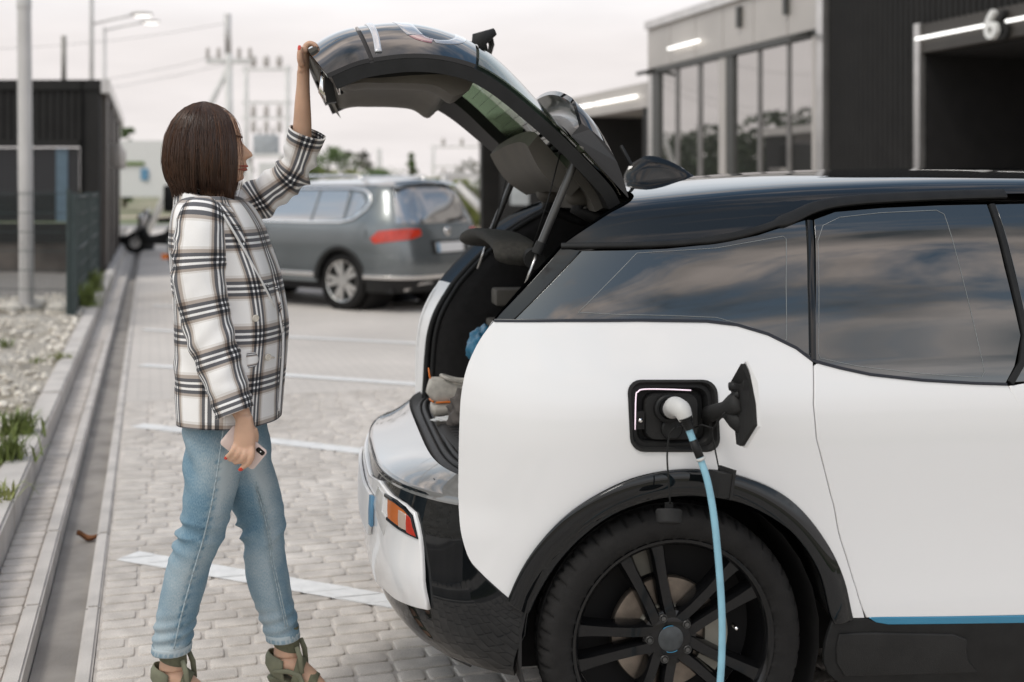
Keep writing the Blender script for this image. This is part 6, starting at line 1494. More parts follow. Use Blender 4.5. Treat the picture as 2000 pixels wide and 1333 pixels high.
# ------------------------------------------------------------------ the woman
WB = Vector((W(440, 400, 3.5).x, 3.5, 0))
wom = empty('person', WB, 0, 'person in a plaid blazer, blue jeans and green heels lifting the tailgate', 'person')
def plaid_mat():
    m = bpy.data.materials.new('plaid_wool'); m.use_nodes = True; k = NT(m); b = m.node_tree.nodes['Principled BSDF']
    uv = k.n('ShaderNodeUVMap'); uv.uv_map = 'UVMap'; sp = k.n('ShaderNodeSeparateXYZ'); k.l(uv.outputs[0], sp.inputs[0])
    wn = k.n('ShaderNodeTexNoise'); wn.inputs['Scale'].default_value = 900; k.l(uv.outputs[0], wn.inputs['Vector'])
    cols = []
    white = (.87, .86, .85); tan = (.44, .385, .345); grey = (.125, .126, .137); lt = (.74, .715, .69)
    bands = ((0, white), (.02, lt), (.075, tan), (.145, grey), (.215, white), (.265, grey), (.335, white), (.385, grey), (.455, tan), (.51, lt), (.55, white))
    for ax in (0, 1):
        dv = k.n('ShaderNodeMath', operation='DIVIDE'); k.l(sp.outputs[ax], dv.inputs[0]); dv.inputs[1].default_value = .132
        jt = k.n('ShaderNodeMath', operation='MULTIPLY_ADD'); k.l(wn.outputs['Fac'], jt.inputs[0]); jt.inputs[1].default_value = .012; k.l(dv.outputs[0], jt.inputs[2])
        fr = k.n('ShaderNodeMath', operation='FRACT'); k.l(jt.outputs[0], fr.inputs[0])
        rp = k.n('ShaderNodeValToRGB'); rp.color_ramp.interpolation = 'CONSTANT'; el_ = rp.color_ramp.elements
        while len(el_) > 1: el_.remove(el_[-1])
        el_[0].position = 0; el_[0].color = (*bands[0][1], 1)
        for p, c in bands[1:]:
            e = el_.new(p); e.color = (*c, 1)
        k.l(fr.outputs[0], rp.inputs[0]); cols.append(rp)
    mx = k.n('ShaderNodeMix', data_type='RGBA', blend_type='MULTIPLY'); mx.inputs[0].default_value = 1; k.l(cols[0].outputs[0], mx.inputs[6]); k.l(cols[1].outputs[0], mx.inputs[7])
    sc_ = k.n('ShaderNodeVectorMath', operation='SCALE'); k.l(mx.outputs[2], sc_.inputs[0])
    wv = k.n('ShaderNodeMapRange'); wv.inputs[1].default_value = .3; wv.inputs[2].default_value = .7; wv.inputs[3].default_value = 1.10; wv.inputs[4].default_value = 1.32; k.l(wn.outputs['Fac'], wv.inputs[0]); k.l(wv.outputs[0], sc_.inputs['Scale'])
    k.l(sc_.outputs[0], b.inputs['Base Color']); b.inputs['Roughness'].default_value = .9; b.inputs['Sheen Weight'].default_value = .15; b.inputs['Specular IOR Level'].default_value = .2
    bp = k.n('ShaderNodeBump'); bp.inputs['Strength'].default_value = .25; bp.inputs['Distance'].default_value = .001; k.l(wn.outputs['Fac'], bp.inputs['Height']); k.l(bp.outputs[0], b.inputs['Normal'])
    return m
def denim_mat():
    m = bpy.data.materials.new('denim'); m.use_nodes = True; k = NT(m); b = m.node_tree.nodes['Principled BSDF']
    uv = k.n('ShaderNodeUVMap'); uv.uv_map = 'UVMap'
    n1_ = k.n('ShaderNodeTexNoise'); n1_.inputs['Scale'].default_value = 5; n1_.inputs['Detail'].default_value = 4; k.l(uv.outputs[0], n1_.inputs['Vector'])
    mpn = k.n('ShaderNodeMapping'); mpn.inputs['Scale'].default_value = (420, 160, 1); mpn.inputs['Rotation'].default_value = (0, 0, .7); k.l(uv.outputs[0], mpn.inputs[0])
    n2_ = k.n('ShaderNodeTexNoise'); n2_.inputs['Scale'].default_value = 1; n2_.inputs['Detail'].default_value = 3; k.l(mpn.outputs[0], n2_.inputs['Vector'])
    ad = k.n('ShaderNodeMath', operation='MULTIPLY_ADD'); k.l(n2_.outputs['Fac'], ad.inputs[0]); ad.inputs[1].default_value = .50
    m0 = k.n('ShaderNodeMath', operation='MULTIPLY'); k.l(n1_.outputs['Fac'], m0.inputs[0]); m0.inputs[1].default_value = .95; k.l(m0.outputs[0], ad.inputs[2])
    at = k.n('ShaderNodeAttribute'); at.attribute_name = 'fade'
    a2 = k.n('ShaderNodeMath', operation='MULTIPLY_ADD'); k.l(at.outputs['Fac'], a2.inputs[0]); a2.inputs[1].default_value = .42; k.l(ad.outputs[0], a2.inputs[2])
    rp = k.n('ShaderNodeValToRGB'); k.l(a2.outputs[0], rp.inputs[0]); e = rp.color_ramp.elements
    e[0].position = .34; e[0].color = (.045, .098, .165, 1); e[1].position = 1.0; e[1].color = (.44, .50, .52, 1)
    q = e.new(.62); q.color = (.155, .26, .335, 1)
    k.l(rp.outputs[0], b.inputs['Base Color']); b.inputs['Roughness'].default_value = .92; b.inputs['Specular IOR Level'].default_value = .2
    bp = k.n('ShaderNodeBump'); bp.inputs['Strength'].default_value = .35; bp.inputs['Distance'].default_value = .0012; k.l(n2_.outputs['Fac'], bp.inputs['Height']); k.l(bp.outputs[0], b.inputs['Normal'])
    return m
m_plaid, m_denim = plaid_mat(), denim_mat()
m_skin = mat('skin', (.60, .375, .26), .5, var=.08, vs=14, sss=.12, bump=.08, bs=250, spec=.35)
m_nail = mat('nail_red', (.62, .045, .02), .2, coat=.6)
m_lip = mat('lip', (.42, .12, .085), .4)
def hair_mat():
    m = bpy.data.materials.new('brown_hair'); m.use_nodes = True; k = NT(m); b = m.node_tree.nodes['Principled BSDF']
    at = k.n('ShaderNodeAttribute'); at.attribute_name = 'strand'
    rp = k.n('ShaderNodeValToRGB'); k.l(at.outputs['Fac'], rp.inputs[0]); e = rp.color_ramp.elements
    e[0].color = (.026, .012, .007, 1); e[1].color = (.20, .085, .038, 1); q = e.new(.6); q.color = (.062, .028, .015, 1)
    k.l(rp.outputs[0], b.inputs['Base Color']); b.inputs['Roughness'].default_value = .36; b.inputs['Specular IOR Level'].default_value = .5
    return m
m_hair = hair_mat()
def ring_pts(c, A, B, ra, rb, n, p=2.0, wr=None):
    out_ = []
    for j in range(n+1):
        q = 2*math.pi*j/n; cq, sq = math.cos(q), math.sin(q)
        x = math.copysign(abs(cq)**(2/p), cq); y = math.copysign(abs(sq)**(2/p), sq)
        out_.append(c+A*(ra*x)+B*(rb*y))
    return out_
def loft(secs, n=48, m=60, p=2.2, fold=None, uv0=(0, 0), per=None, cap=False, thick=0):
    "secs: (centre, A axis, B axis, ra, rb); interpolated; uv in metres; seam at +A (angle 0)"
    k_ = len(secs); arr = [[*s_[0], *s_[1], *s_[2], s_[3], s_[4]] for s_ in secs]
    pts = catmull(arr, max(1, m//(k_-1)))
    mb = MB(); uvs = []; ln = 0; prev = None; rings = []
    pers = []
    for r_ in pts:
        ra, rb = r_[9], r_[10]; pers.append(math.pi*(3*(ra+rb)-math.sqrt((3*ra+rb)*(ra+3*rb))))
    P = per or sum(pers)/len(pers)
    for i, r_ in enumerate(pts):
        c = Vector(r_[0:3]); A = Vector(r_[3:6]).normalized(); B = Vector(r_[6:9]).normalized()
        if prev is not None: ln += (c-prev).length
        prev = c; t = i/(len(pts)-1)
        rg = ring_pts(c, A, B, r_[9], r_[10], n, p)
        if fold:
            rg = [q+(q-c).normalized()*fold(t, 2*math.pi*j/n, q) for j, q in enumerate(rg)]
            rg[-1] = rg[0].copy()
        rings.append(rg); uvs += [(uv0[0]+P*j/n, uv0[1]+ln) for j in range(n+1)]
    mb.rings(rings, cap=False, closed=False)
    if thick:   # turn the last edge inwards like a hem
        c = Vector(pts[-1][0:3]); c2 = Vector(pts[-4][0:3]); last = rings[-1]
        r2 = [c+(q-c)*(1-thick/max((q-c).length, 1e-4)) for q in last]; r3 = [q+(c2-c)*1.5 for q in r2]
        mb.rings([last, r2, r3], cap=False, closed=False); uvs += [uvs[-(n+1)+j] for j in range(n+1)]*0
        base = [(uv0[0]+P*j/n, uv0[1]+ln) for j in range(n+1)]; uvs += base+[(a_, b_-.005) for a_, b_ in base]+[(a_, b_-.03) for a_, b_ in base]
    mb.uv = uvs; mb.rows = rings
    return mb
XW, YW, ZW = Vector((1, 0, 0)), Vector((0, 1, 0)), Vector((0, 0, 1))
D0 = 3.5
# ---- blazer body: silhouette rows (y, back x, front x, half width)
TR = [(384, 372, 462, .105), (392, 360, 474, .150), (402, 352, 484, .185), (420, 346, 497, .203), (450, 341, 511, .206), (490, 338, 524, .198), (540, 340, 541, .188), (590, 344, 550, .180), (640, 347, 556, .178), (690, 348, 554, .180), (740, 350, 550, .185), (790, 353, 546, .190), (836, 356, 543, .192)]
def tsec(y, xl, xr, w_):
    c = W((xl+xr)/2, y, D0); return (c, YW, XW, w_, (xr-xl)/2*D0/FPX)
def tfold(t, q, p):
    # soft vertical drape, waist creases on the near back
    d = .0045*math.sin(q*5+p.z*7)*min(1, t*2)+.006*fbm((p.x*5, p.y*5, p.z*3.2), 3)
    d += .008*math.exp(-((p.z-1.02)/.06)**2)*math.sin((p.z+p.x*.8)*70)*max(0, -math.sin(q))*.5*max(0, -math.cos(q)+.3)
    return d
TR = [(y if y < 430 else HY+(y-HY)*.955, a_, b_, c_) for y, a_, b_, c_ in TR]      # rows traced on the near face, moved to the mid plane
tb = loft([tsec(*r_) for r_ in TR], n=72, m=84, p=2.5, fold=tfold, uv0=(.03, .05), per=1.056, thick=.006)
blz = tb.build('blazer', m_plaid, wom, off=WB)
tr_c = spl([r_[0] for r_ in TR], [(r_[1]+r_[2])/2 for r_ in TR]); tr_h = spl([r_[0] for r_ in TR], [(r_[2]-r_[1])/2 for r_ in TR]); tr_w = spl([r_[0] for r_ in TR], [r_[3] for r_ in TR])
def onT(x, y, lift=.006):
    "point on the near face of the blazer seen at photo pixel"
    d = D0
    for _ in range(8):
        yy = HY+(y-HY)*d/D0; X_ = (x-CX)*d/FPX; Xc = (tr_c(yy)-CX)*D0/FPX; a_ = min(abs((X_-Xc)/(tr_h(yy)*D0/FPX)), .995)
        d = D0-(tr_w(yy)+lift)*(1-a_**2.5)**(1/2.5)
    return W(x, y, d)
def panel_on_T(name, left, right, mt, n=14, lift=.009, uvs=(0, 0), thick=.004, par=None):
    "strip laid on the blazer between two pixel polylines"
    L_, R_ = catmull(left, n), catmull(right, n); mb = MB(); u = []
    m = min(len(L_), len(R_)); rows = []
    for i in range(m):
        row = []
        for j in range(7):
            t = j/6; x, y = L_[i][0]*(1-t)+R_[i][0]*t, L_[i][1]*(1-t)+R_[i][1]*t
            row.append(onT(x, y, lift*(.25+.75*math.sin(math.pi*min(max(t, .0), 1))**.6)))
        rows.append(row)
    for i, row in enumerate(rows):
        for j, p in enumerate(row): mb.v.append(tuple(p)); u.append((uvs[0]+.05*j/6*1.0, uvs[1]+.012*i))
    for i in range(m-1):
        for j in range(6): mb.f.append((i*7+j, i*7+j+1, (i+1)*7+j+1, (i+1)*7+j)); mb.fm.append(0)
    mb.uv = u; return mb.build(name, mt, par or blz, off=None if False else WB)
def reparent(o, p): o.parent = p
lp_ = panel_on_T('lapel', [(418, 393), (436, 420), (458, 456), (486, 505), (516, 560), (543, 615), (552, 650)], [(447, 399), (470, 424), (496, 462), (523, 512), (541, 560), (551, 605), (555, 648)], m_plaid, lift=.016, uvs=(.03, .02))
# crease line of the lapel edge
m_edge = mat('blazer_white', (.80, .785, .77), .9, var=.05, vs=60)
m_ = MB(); m_.tube([onT(x, y, .014) for x, y in catmull([(436, 420), (458, 456), (486, 505), (516, 560), (543, 615), (552, 650)], 6)], .0035, n=6); m_.build('lapel_edge', m_edge, blz, off=WB)
# front overlap edge
m_ = MB(); m_.tube([onT(x, y, .006) for x, y in catmull([(553, 650), (552, 700), (548, 755), (544, 803)], 6)], .004, n=6); m_.build('front_edge', m_edge, blz, off=WB)
# collar standing round the neck
cs = []
for q in range(0, 361, 15):
    a_ = R(q); fx_, fy_ = math.cos(a_), math.sin(a_)        # 0 = front
    c = W(413, 380, D0); bk = (1-fx_)/2
    cs.append((c+Vector((fx_*.075+(-.012)*bk, fy_*.088, -.045+.052*bk)), bk, Vector((fx_, fy_, 0))))
rr = [[p+o_*(-.006)+ZW*.012*b_, p+o_*.002+ZW*(.010+.012*b_), p+o_*.016+ZW*(.004+.010*b_), p+o_*(.030-.012*b_)+ZW*(-.020), p+o_*(.046-.026*b_)+ZW*(-.045-.012*b_)] for p, b_, o_ in cs]
mb = MB(); mb.rings(rr, cap=False, closed=False); mb.uv = [(.24*i/len(rr)*2.2, .03+.022*j) for i in range(len(rr)) for j in range(5)]
mb.build('collar', m_plaid, blz, off=WB)
# far lapel seen across the chest
fl_ = MB(); fl_.grid(lambda a_, b_: W(458+34*a_+10*b_, 398+20*a_+26*b_*(1-.2*a_), D0-.02+.10*a_), 8, 8); fl_.uv = [(.02+.08*i/7, .06*j/7) for i in range(8) for j in range(8)]; fl_.build('lapel', m_plaid, blz, off=WB)
m_btn = mat('button_cream', (.62, .57, .49), .4, var=.1, vs=60)
for x, y in ((499, 622), (523, 698)):
    p = onT(x, y, .010); nrm = (p-W(tr_c(y), y, D0)); nrm.z = 0; nrm.normalize()
    m_ = MB(); m_.lathe([(.0, .0035), (.006, .003), (.0075, .0045), (.0098, .003), (.0098, 0), (0, 0)], p, nrm, 20); bt = m_.build('button', m_btn, blz, off=WB, auto=40)
pk = panel_on_T('pocket_flap', [(482, 690), (480, 706), (484, 720)], [(500, 688), (505, 702), (500, 716)], m_plaid, n=6, lift=.012, uvs=(.09, .03))
m_ = MB(); m_.tube([onT(x, y, .007) for x, y in ((531, 698), (540, 700), (549, 698))], .0022, n=6); m_.build('buttonhole', m_btn, blz, off=WB)
# ---- sleeves
def tube_secs(cl):
    "cl: (x, y, depth, half width in px, lateral ratio)"
    pts = [W(x, y, d) for x, y, d, h, r_ in cl]; secs = []
    for i, (x, y, d, h, r_) in enumerate(cl):
        t = (pts[min(i+1, len(pts)-1)]-pts[max(i-1, 0)]).normalized()
        B = YW - t*YW.dot(t); B.normalize(); A = t.cross(B).normalized(); hw_ = h*d/FPX
        secs.append((pts[i], B, A, hw_*r_, hw_))
    return secs
def nfold(t, q, p):
    s_ = math.sin(q)   # +: one side in the picture plane
    e = math.exp(-((t-.42)/.16)**2); f_ = math.exp(-((t-.93)/.08)**2)
    d = .0055*e*(1-2*abs(math.sin(.5*((p.z*1.0+p.x*1.3)*95+2*math.cos(q)+4*fbm((p.z*6, p.x*6, 2))))))*(.3+.7*max(0, -math.sin(q)))
    d += .0055*fbm((p.x*9, p.y*9, p.z*6), 3) + .002*f_*math.sin(p.z*150+q)
    d += .003*math.exp(-((t-.72)/.14)**2)*math.sin((p.z-p.x)*70+q+3*fbm((p.z*5, 1, 1)))
    return d
NS = [(398, 398, 3.345, 24, .8), (395, 412, 3.325, 38, .95), (390, 440, 3.312, 46, .95), (387, 490, 3.305, 52, .92), (389, 540, 3.30, 53, .92), (399, 600, 3.295, 51, .92), (413, 660, 3.29, 48, .95), (429, 715, 3.285, 44, 1), (446, 765, 3.28, 40, 1), (460.5, 806, 3.275, 37.5, 1)]
nsl = loft(tube_secs(NS), n=48, m=90, p=2.1, fold=nfold, uv0=(.045, .005), per=.396, thick=.005).build('near_sleeve', m_plaid, blz, off=WB)
def ffold(t, q, p):
    e = math.exp(-((t-.55)/.13)**2); s_ = math.sin(q)
    d = .011*e*(1-2*abs(math.sin(.5*((p.x*.9+p.z*.55)*125+1.2*math.cos(q)))))*(.35+.65*abs(s_)) + .0045*fbm((p.x*8, p.y*8, p.z*8), 3)
    d += .006*math.exp(-((t-.25)/.12)**2)*math.sin(p.x*90+p.z*30+q)
    return d
FS = [(462, 418, 3.64, 36, .9), (480, 404, 3.665, 38, .95), (510, 387, 3.68, 38, 1), (545, 362, 3.675, 36.5, 1), (572, 339, 3.66, 35.5, 1), (584, 312, 3.65, 34.5, 1), (591, 290, 3.64, 34.5, 1), (597, 272, 3.63, 35.5, 1), (601.5, 258.5, 3.625, 37, 1)]
fsl = loft(tube_secs(FS), n=48, m=90, p=2.1, fold=ffold, uv0=(.10, .09), per=.37, thick=.005).build('raised_sleeve', m_plaid, blz, off=WB)
# ---- jeans
def leg_secs(rows, d, lat):
    out_ = []
    for i_, ((y, xl, xr), l_) in enumerate(zip(rows, lat)): out_.append((W((xl+xr)/2, y, d+(D0-d)*max(0, .55-.11*i_)), YW, XW, l_, (xr-xl)/2*d/FPX))
    return out_
def jfold(k1):
    def f_(t, q, p):
        e = math.exp(-((t-.52)/.10)**2)*.008; h = math.exp(-((t-.90)/.07)**2)*.004; g = math.exp(-((t-.2)/.12)**2)*.006
        front = max(0, math.sin(q)); back = max(0, -math.sin(q))
        sh = lambda a_: 1-2*abs(math.sin(a_*.5))
        return e*sh((p.z+p.x*.5*k1)*120+q*1.2+2*fbm((p.x*9, p.z*9, k1)))*(.35+.9*back) + h*math.sin(p.z*180+q*2) + g*math.sin((p.z*.8+p.x*1.1)*75)*(.4+.6*back) + .0065*fbm((p.x*8, p.y*8, p.z*5+k1), 4)
    return f_
NL = [(792, 372, 490), (830, 357, 482), (872, 361, 478), (916, 362, 473), (953, 361, 463), (998, 356, 451), (1030, 349, 443), (1059, 339, 433), (1104, 327, 412), (1150, 317, 398), (1200, 307, 384), (1240, 302, 375), (1272, 299, 370.5)]
FLg = [(792, 392, 514), (830, 398, 518), (872, 412, 525), (916, 430, 532), (955, 442, 543), (994, 454, 551), (1025, 465, 555), (1055, 474, 555), (1090, 479, 558), (1136, 487, 565), (1180, 500, 573), (1215, 511, 579), (1246, 520, 584)]
la = [.105, .102, .10, .096, .09, .082, .076, .074, .071, .068, .063, .060, .059]
for rows, d, nm, k1 in ((NL, 3.42, 'near_leg', 1), (FLg, 3.58, 'far_leg', -1)):
    mb = loft(leg_secs(rows, d, la), n=56, m=120, p=2.1, fold=jfold(k1), uv0=(0, 0), per=.46, thick=.004)
    if nm == 'near_leg':
        jeans = empty('jeans'); jeans.parent = wom
    o = mb.build(nm, m_denim, jeans, off=WB)
    at = o.data.attributes.new('fade', 'FLOAT', 'POINT'); vals = []
    vv = np.array(mb.v)
    for x, y, z in vv:
        px_, py_ = CX+x*FPX/y, HY+(CAMH-z)*FPX/y
        ctr_ = np.interp(py_, [r_[0] for r_ in rows], [(r_[1]+r_[2])/2 for r_ in rows]); hw_ = np.interp(py_, [r_[0] for r_ in rows], [(r_[2]-r_[1])/2 for r_ in rows])
        fr = (px_-ctr_)/hw_; zt_ = (py_-830)/440
        seam_x = np.interp(py_, [834, 900, 950, 1000, 1050, 1100, 1160, 1220, 1268], [437, 428, 420, 410, 398, 383, 366, 350, 340])
        pk_ = -.55*(math.sin(py_*.33+.7*math.sin(py_*.11)) > .25)*max(0, 1-abs(abs(px_-seam_x)-4)/5) if nm == 'near_leg' and y < 3.42 and py_ > 870 else 0
        vals.append(pk_+max(0, 1-abs(fr-.45)/.55)*math.exp(-((zt_-.28)/.25)**2)*.85+.25*math.exp(-((zt_-.75)/.2)**2)*max(0, 1-abs(fr)/.8)+.8*max(0, (zt_-.97)/.03)*.6)
    at.data.foreach_set('value', np.array(vals, dtype=np.float32))
    # hem band
    r_ = mb.rows[-1]; c = sum((Vector(q) for q in r_), Vector())/len(r_); up_ = (Vector(mb.rows[-8][0])-Vector(r_[0])).normalized()
    hm = MB(); P_ = .46; n_ = len(r_)
    rows_ = []
    for a_, e_ in ((.022, .0), (.021, .0016), (.017, .0024), (.010, .0020), (.003, .0024), (.0, .001), (.002, -.004)):
        rows_.append([Vector(q)+up_*a_+(Vector(q)-c).normalized()*e_*(1+.25*math.sin(i*2.3)) for i, q in enumerate(r_)])
        rows_[-1][-1] = rows_[-1][0].copy()
    hm.rings(rows_, cap=False, closed=False); hm.uv = [(P_*j/n_, 1.2+.01*i) for i in range(7) for j in range(n_)]
    ho = hm.build('hem', m_denim, o, off=WB); ho.parent = o
    a2 = ho.data.attributes.new('fade', 'FLOAT', 'POINT'); a2.data.foreach_set('value', np.array([.9 if i in (1, 2, 5, 6) else .15+.5*((j*7) % 5 > 2) for i in range(7) for j in range(n_)], dtype=np.float32))
m_seam = mat('seam_thread', (.33, .40, .43), .9, var=.3, vs=120)
def leg_pt(rows, d, x, y, near=True, lift=.002):
    c = np.interp(y, [r_[0] for r_ in rows], [(r_[1]+r_[2])/2 for r_ in rows]); h = np.interp(y, [r_[0] for r_ in rows], [(r_[2]-r_[1])/2 for r_ in rows]); l_ = np.interp(y, [r_[0] for r_ in rows], la)
    a_ = min(abs((x-c)/h), .99); dd = d-(l_+lift)*(1-a_**2.1)**(1/2.1); return W(x, y, dd)
m_ = MB(); m_.tube([leg_pt(NL, 3.42, x, y, lift=.006) for x, y in catmull([(437, 834), (428, 900), (420, 950), (410, 1000), (398, 1050), (383, 1100), (366, 1160), (350, 1220), (340, 1268)], 6)], .0022, n=6); m_.build('side_seam', m_seam, jeans, off=WB)
for dx_ in (-2.2, 2.2):
    m_ = MB(); m_.tube([leg_pt(FLg, 3.58, x+dx_, y, lift=.005) for x, y in catmull([(490, 915), (504, 960), (519, 1010), (528, 1060), (533, 1100), (546, 1160), (560, 1225)], 6)], .0016, n=6); m_.build('inseam', m_seam, jeans, off=WB)
# ---- body (one continuous skin): head, neck, arms, hands, feet
BM = MB()
def btube(cl, n=20, p=2.0, m=None):
    mb = loft(cl, n=n, m=m or 6*(len(cl)-1), p=p); rows = [r_[:-1] for r_ in mb.rows]; BM.rings(rows, cap=True)
# head
fr_f = spl([205, 209, 215, 225, 233, 250, 262, 269, 275, 280, 288, 295, 301, 305, 308, 311, 317, 321, 324, 327.5, 332, 337, 342, 347, 352, 358, 364], [405, 422, 438, 452, 460, 466.5, 470, 471.5, 472, 474.5, 482, 489, 494, 494.5, 491, 483.5, 480.5, 483, 484, 481, 482, 475.5, 475.5, 477.5, 473, 458, 446])
fr_b = spl([205, 209, 215, 225, 233, 250, 268, 290, 311, 330, 345, 352, 358, 364], [405, 420, 434, 448, 456, 463, 467, 466, 469, 469, 467, 461, 450, 442])
bk_f = spl([205, 209, 215, 230, 250, 270, 290, 310, 330, 345, 358, 364], [400, 385, 370, 354, 345, 343, 346, 353, 364, 376, 390, 396])
lw_f = spl([205, 209, 215, 230, 250, 280, 300, 320, 335, 347, 358, 364], [.006, .028, .046, .067, .075, .077, .074, .067, .058, .048, .045, .044])
def sig(y): return .17+.10*math.exp(-((y-312)/3)**2) if y < 314 else (.30 if y < 336 else .42)
rows = []
for i in range(70):
    y = 205+159*(i/69); b_, f_, k_ = fr_b(y), fr_f(y), bk_f(y); c = (b_+k_)/2; hx = (b_-k_)/2*D0/FPX; row = []
    for j in range(56):
        q = 2*math.pi*j/56; q = q-2*math.pi if q > math.pi else q
        ex = (f_-b_)*D0/FPX*math.exp(-(q/sig(y))**2)
        so_ = -.008*math.exp(-((abs(q)-.42)/.16)**2)*math.exp(-((y-279)/7)**2) + .004*math.exp(-((abs(q)-.62)/.25)**2)*math.exp(-((y-303)/10)**2)
        row.append(W(c, y, D0)+Vector((math.cos(q)*(hx+so_)+ex*math.cos(q), math.sin(q)*(lw_f(y)+so_), 0)))
    rows.append(row)
BM.rings(rows, cap=True)
btube([(W(424, 345, D0), YW, XW, .046, .048), (W(425, 372, D0), YW, XW, .046, .047), (W(420, 400, D0), YW, XW, .055, .055), (W(417, 420, D0), YW, XW, .10, .08)])
btube([(W(417, 400, D0), YW, XW, .09, .06), (W(420, 440, D0), YW, XW, .145, .085), (W(430, 560, D0), YW, XW, .125, .09), (W(440, 680, D0), YW, XW, .115, .085), (W(440, 780, D0), YW, XW, .10, .07), (W(450, 850, D0), YW, XW, .07, .05)], n=28)
def limb(cl): btube(tube_secs(cl), n=18)
limb([(415, 418, 3.42, 26, 1), (395, 430, 3.34, 30, 1), (392, 540, 3.30, 27, 1), (413, 660, 3.29, 24, 1), (447, 765, 3.277, 20, 1), (468, 800, 3.27, 17.5, .8), (478, 822, 3.265, 16.5, .72)])
limb([(440, 425, 3.6, 25, 1), (480, 405, 3.66, 28, 1), (545, 362, 3.675, 25, 1), (580, 325, 3.655, 24, 1), (588, 280, 3.64, 20, 1), (590.5, 240, 3.63, 18, .95), (591, 200, 3.62, 15.5, .9), (592, 165, 3.615, 13, .95), (592.5, 140, 3.61, 12.5, 1.2)])
for rows_, d in ((NL, 3.42), (FLg, 3.58)):
    secs = [(W((r_[1]+r_[2])/2, r_[0], d+(D0-d)*max(0, .55-.11*i_)), YW, XW, l_*.62, (r_[2]-r_[1])/2*d/FPX*.62) for i_, (r_, l_) in enumerate(zip(rows_, la))]
    btube(secs, n=20, m=36)
NAILS = []
def finger(pts, r0, r1, nail=None):
    pts = [Vector(p) for p in pts]; k_ = len(pts)
    q = [Vector(p) for p in catmull([tuple(p) for p in pts], 4)]
    rs = [r0+(r1-r0)*i/(len(q)-1) for i in range(len(q))]
    mb = MB(); mb.tube(q, rs, n=12); mb.sphere(q[-1], r1, 12, 8)
    # separate closed shells are fused by the remesh
    BM.add(mb.v[:len(q)*12], mb.f[:(len(q)-1)*12+2]); mb2 = MB(); mb2.sphere(q[-1], r1*1.0, 12, 8); BM.add(mb2.v, mb2.f)
    if nail: NAILS.append((q[-1], (q[-1]-q[-3]).normalized(), Vector(nail), r1))
# raised hand: palm against the edge, fingers over it, thumb up along it
btube([(W(592.5, 142, 3.61), YW, XW, .027, .0165), (W(593, 128, 3.61), YW, XW, .034, .0160), (W(594, 112, 3.61), YW, XW, .038, .0145), (W(596, 98, 3.61), YW, XW, .037, .012)])
for i, dd in enumerate((3.578, 3.599, 3.620, 3.640)):
    x0 = 596+i*.4; finger([W(x0-1, 103, dd), W(x0-.5, 94+i*.6, dd), W(x0+3, 88+i*.6, dd), W(x0+9, 85+i*.6, dd), W(x0+17, 87, dd), W(x0+22, 92, dd)], .0092-.0004*i, .0074-.0003*i)
finger([W(590, 128, 3.578), W(586, 116, 3.566), W(585.5, 105, 3.562), W(586.5, 95, 3.562)], .0105, .0078, nail=(-.45, -.9, .1))
# hanging hand: back of the hand to the camera, fingers curled round the phone
hd = 3.262
hand_rows = [(812, 461, 493, .015), (825, 460, 495, .0155), (840, 458, 498, .0155), (855, 456.5, 499.5, .015), (868, 457, 499, .0135), (876, 459, 498, .011)]
btube([(W((a_+b_)/2, y, hd), YW, XW, t_, (b_-a_)/2*hd/FPX) for y, a_, b_, t_ in hand_rows], n=24, p=2.5)
FG_ = [((462, 868), (456, 880), (450, 888), (444, 892.5)), ((470, 872), (466, 885), (459, 894), (450, 897.5)), ((480, 874), (478, 889), (471, 899), (460, 903)), ((491, 872), (492, 889), (486, 904), (472, 914.5))]
for i, f_ in enumerate(FG_):
    ds = (hd, hd-.012, hd-.006, hd+.004)
    finger([W(x, y, d) for (x, y), d in zip(f_, ds)], .0098, .0072, nail=((-.5, -.55, -.65) if i in (0, 3) else None))
finger([W(495, 838, hd+.004), W(499, 852, hd+.014), W(496, 868, hd+.03), W(488, 880, hd+.034)], .0105, .008)
# ankles and feet (heel raised on stilettos)
def foot(ax, ay, d):
    c = W(ax, ay, d); f_ = []
    for dx_, z, rx_, ry_ in ((-.012, .26, .030, .028), (-.008, .205, .031, .030), (.0, .165, .036, .036)): pass
    btube([(c+Vector((-.004, 0, .06)), YW, XW, .031, .033), (c+Vector((0, 0, .02)), YW, XW, .030, .033), (c+Vector((0.0, 0, -.025)), YW, XW, .031, .038)])
    p = [c+Vector((-.035, 0, -.045)), c+Vector((.01, 0, -.05)), c+Vector((.06, .0, -.085)), c+Vector((.10, 0, -.125)), c+Vector((.135, 0, -.158)), c+Vector((.175, 0, -.172)), c+Vector((.20, 0, -.176))]
    k_ = []
    for i, q in enumerate(p):
        t = (p[min(i+1, 6)]-p[max(i-1, 0)]).normalized(); A = YW; B = A.cross(t).normalized()
        k_.append((q, A, B, (.024, .028, .029, .032, .036, .034, .026)[i], (.024, .030, .027, .022, .017, .013, .010)[i]))
    btube(k_, n=20)
    return c
AN, AF = (337, 1288, 3.42), (559, 1262, 3.58)
cN, cF = foot(*AN), foot(*AF)
body = BM.build('body', m_skin, wom, off=WB)
rm = body.modifiers.new('fuse', 'REMESH'); rm.mode = 'VOXEL'; rm.voxel_size = .0034; rm.use_smooth_shade = True
sm = body.modifiers.new('soften', 'SMOOTH'); sm.factor = .5; sm.iterations = 3
for p, t, nn, r_ in NAILS:
    nn = (nn-t*nn.dot(t)).normalized(); b_ = t.cross(nn); mb = MB()
    mb.grid(lambda a_, c_: p+t*(-.006+.014*a_)+b_*(c_-.5)*r_*1.5*(1-.25*(2*a_-1)**2)+nn*(r_*1.0*math.cos((c_-.5)*1.6)+.0004-.002*max(0, a_-.6)), 7, 7)
    mb.build('nail', m_nail, wom, off=WB)
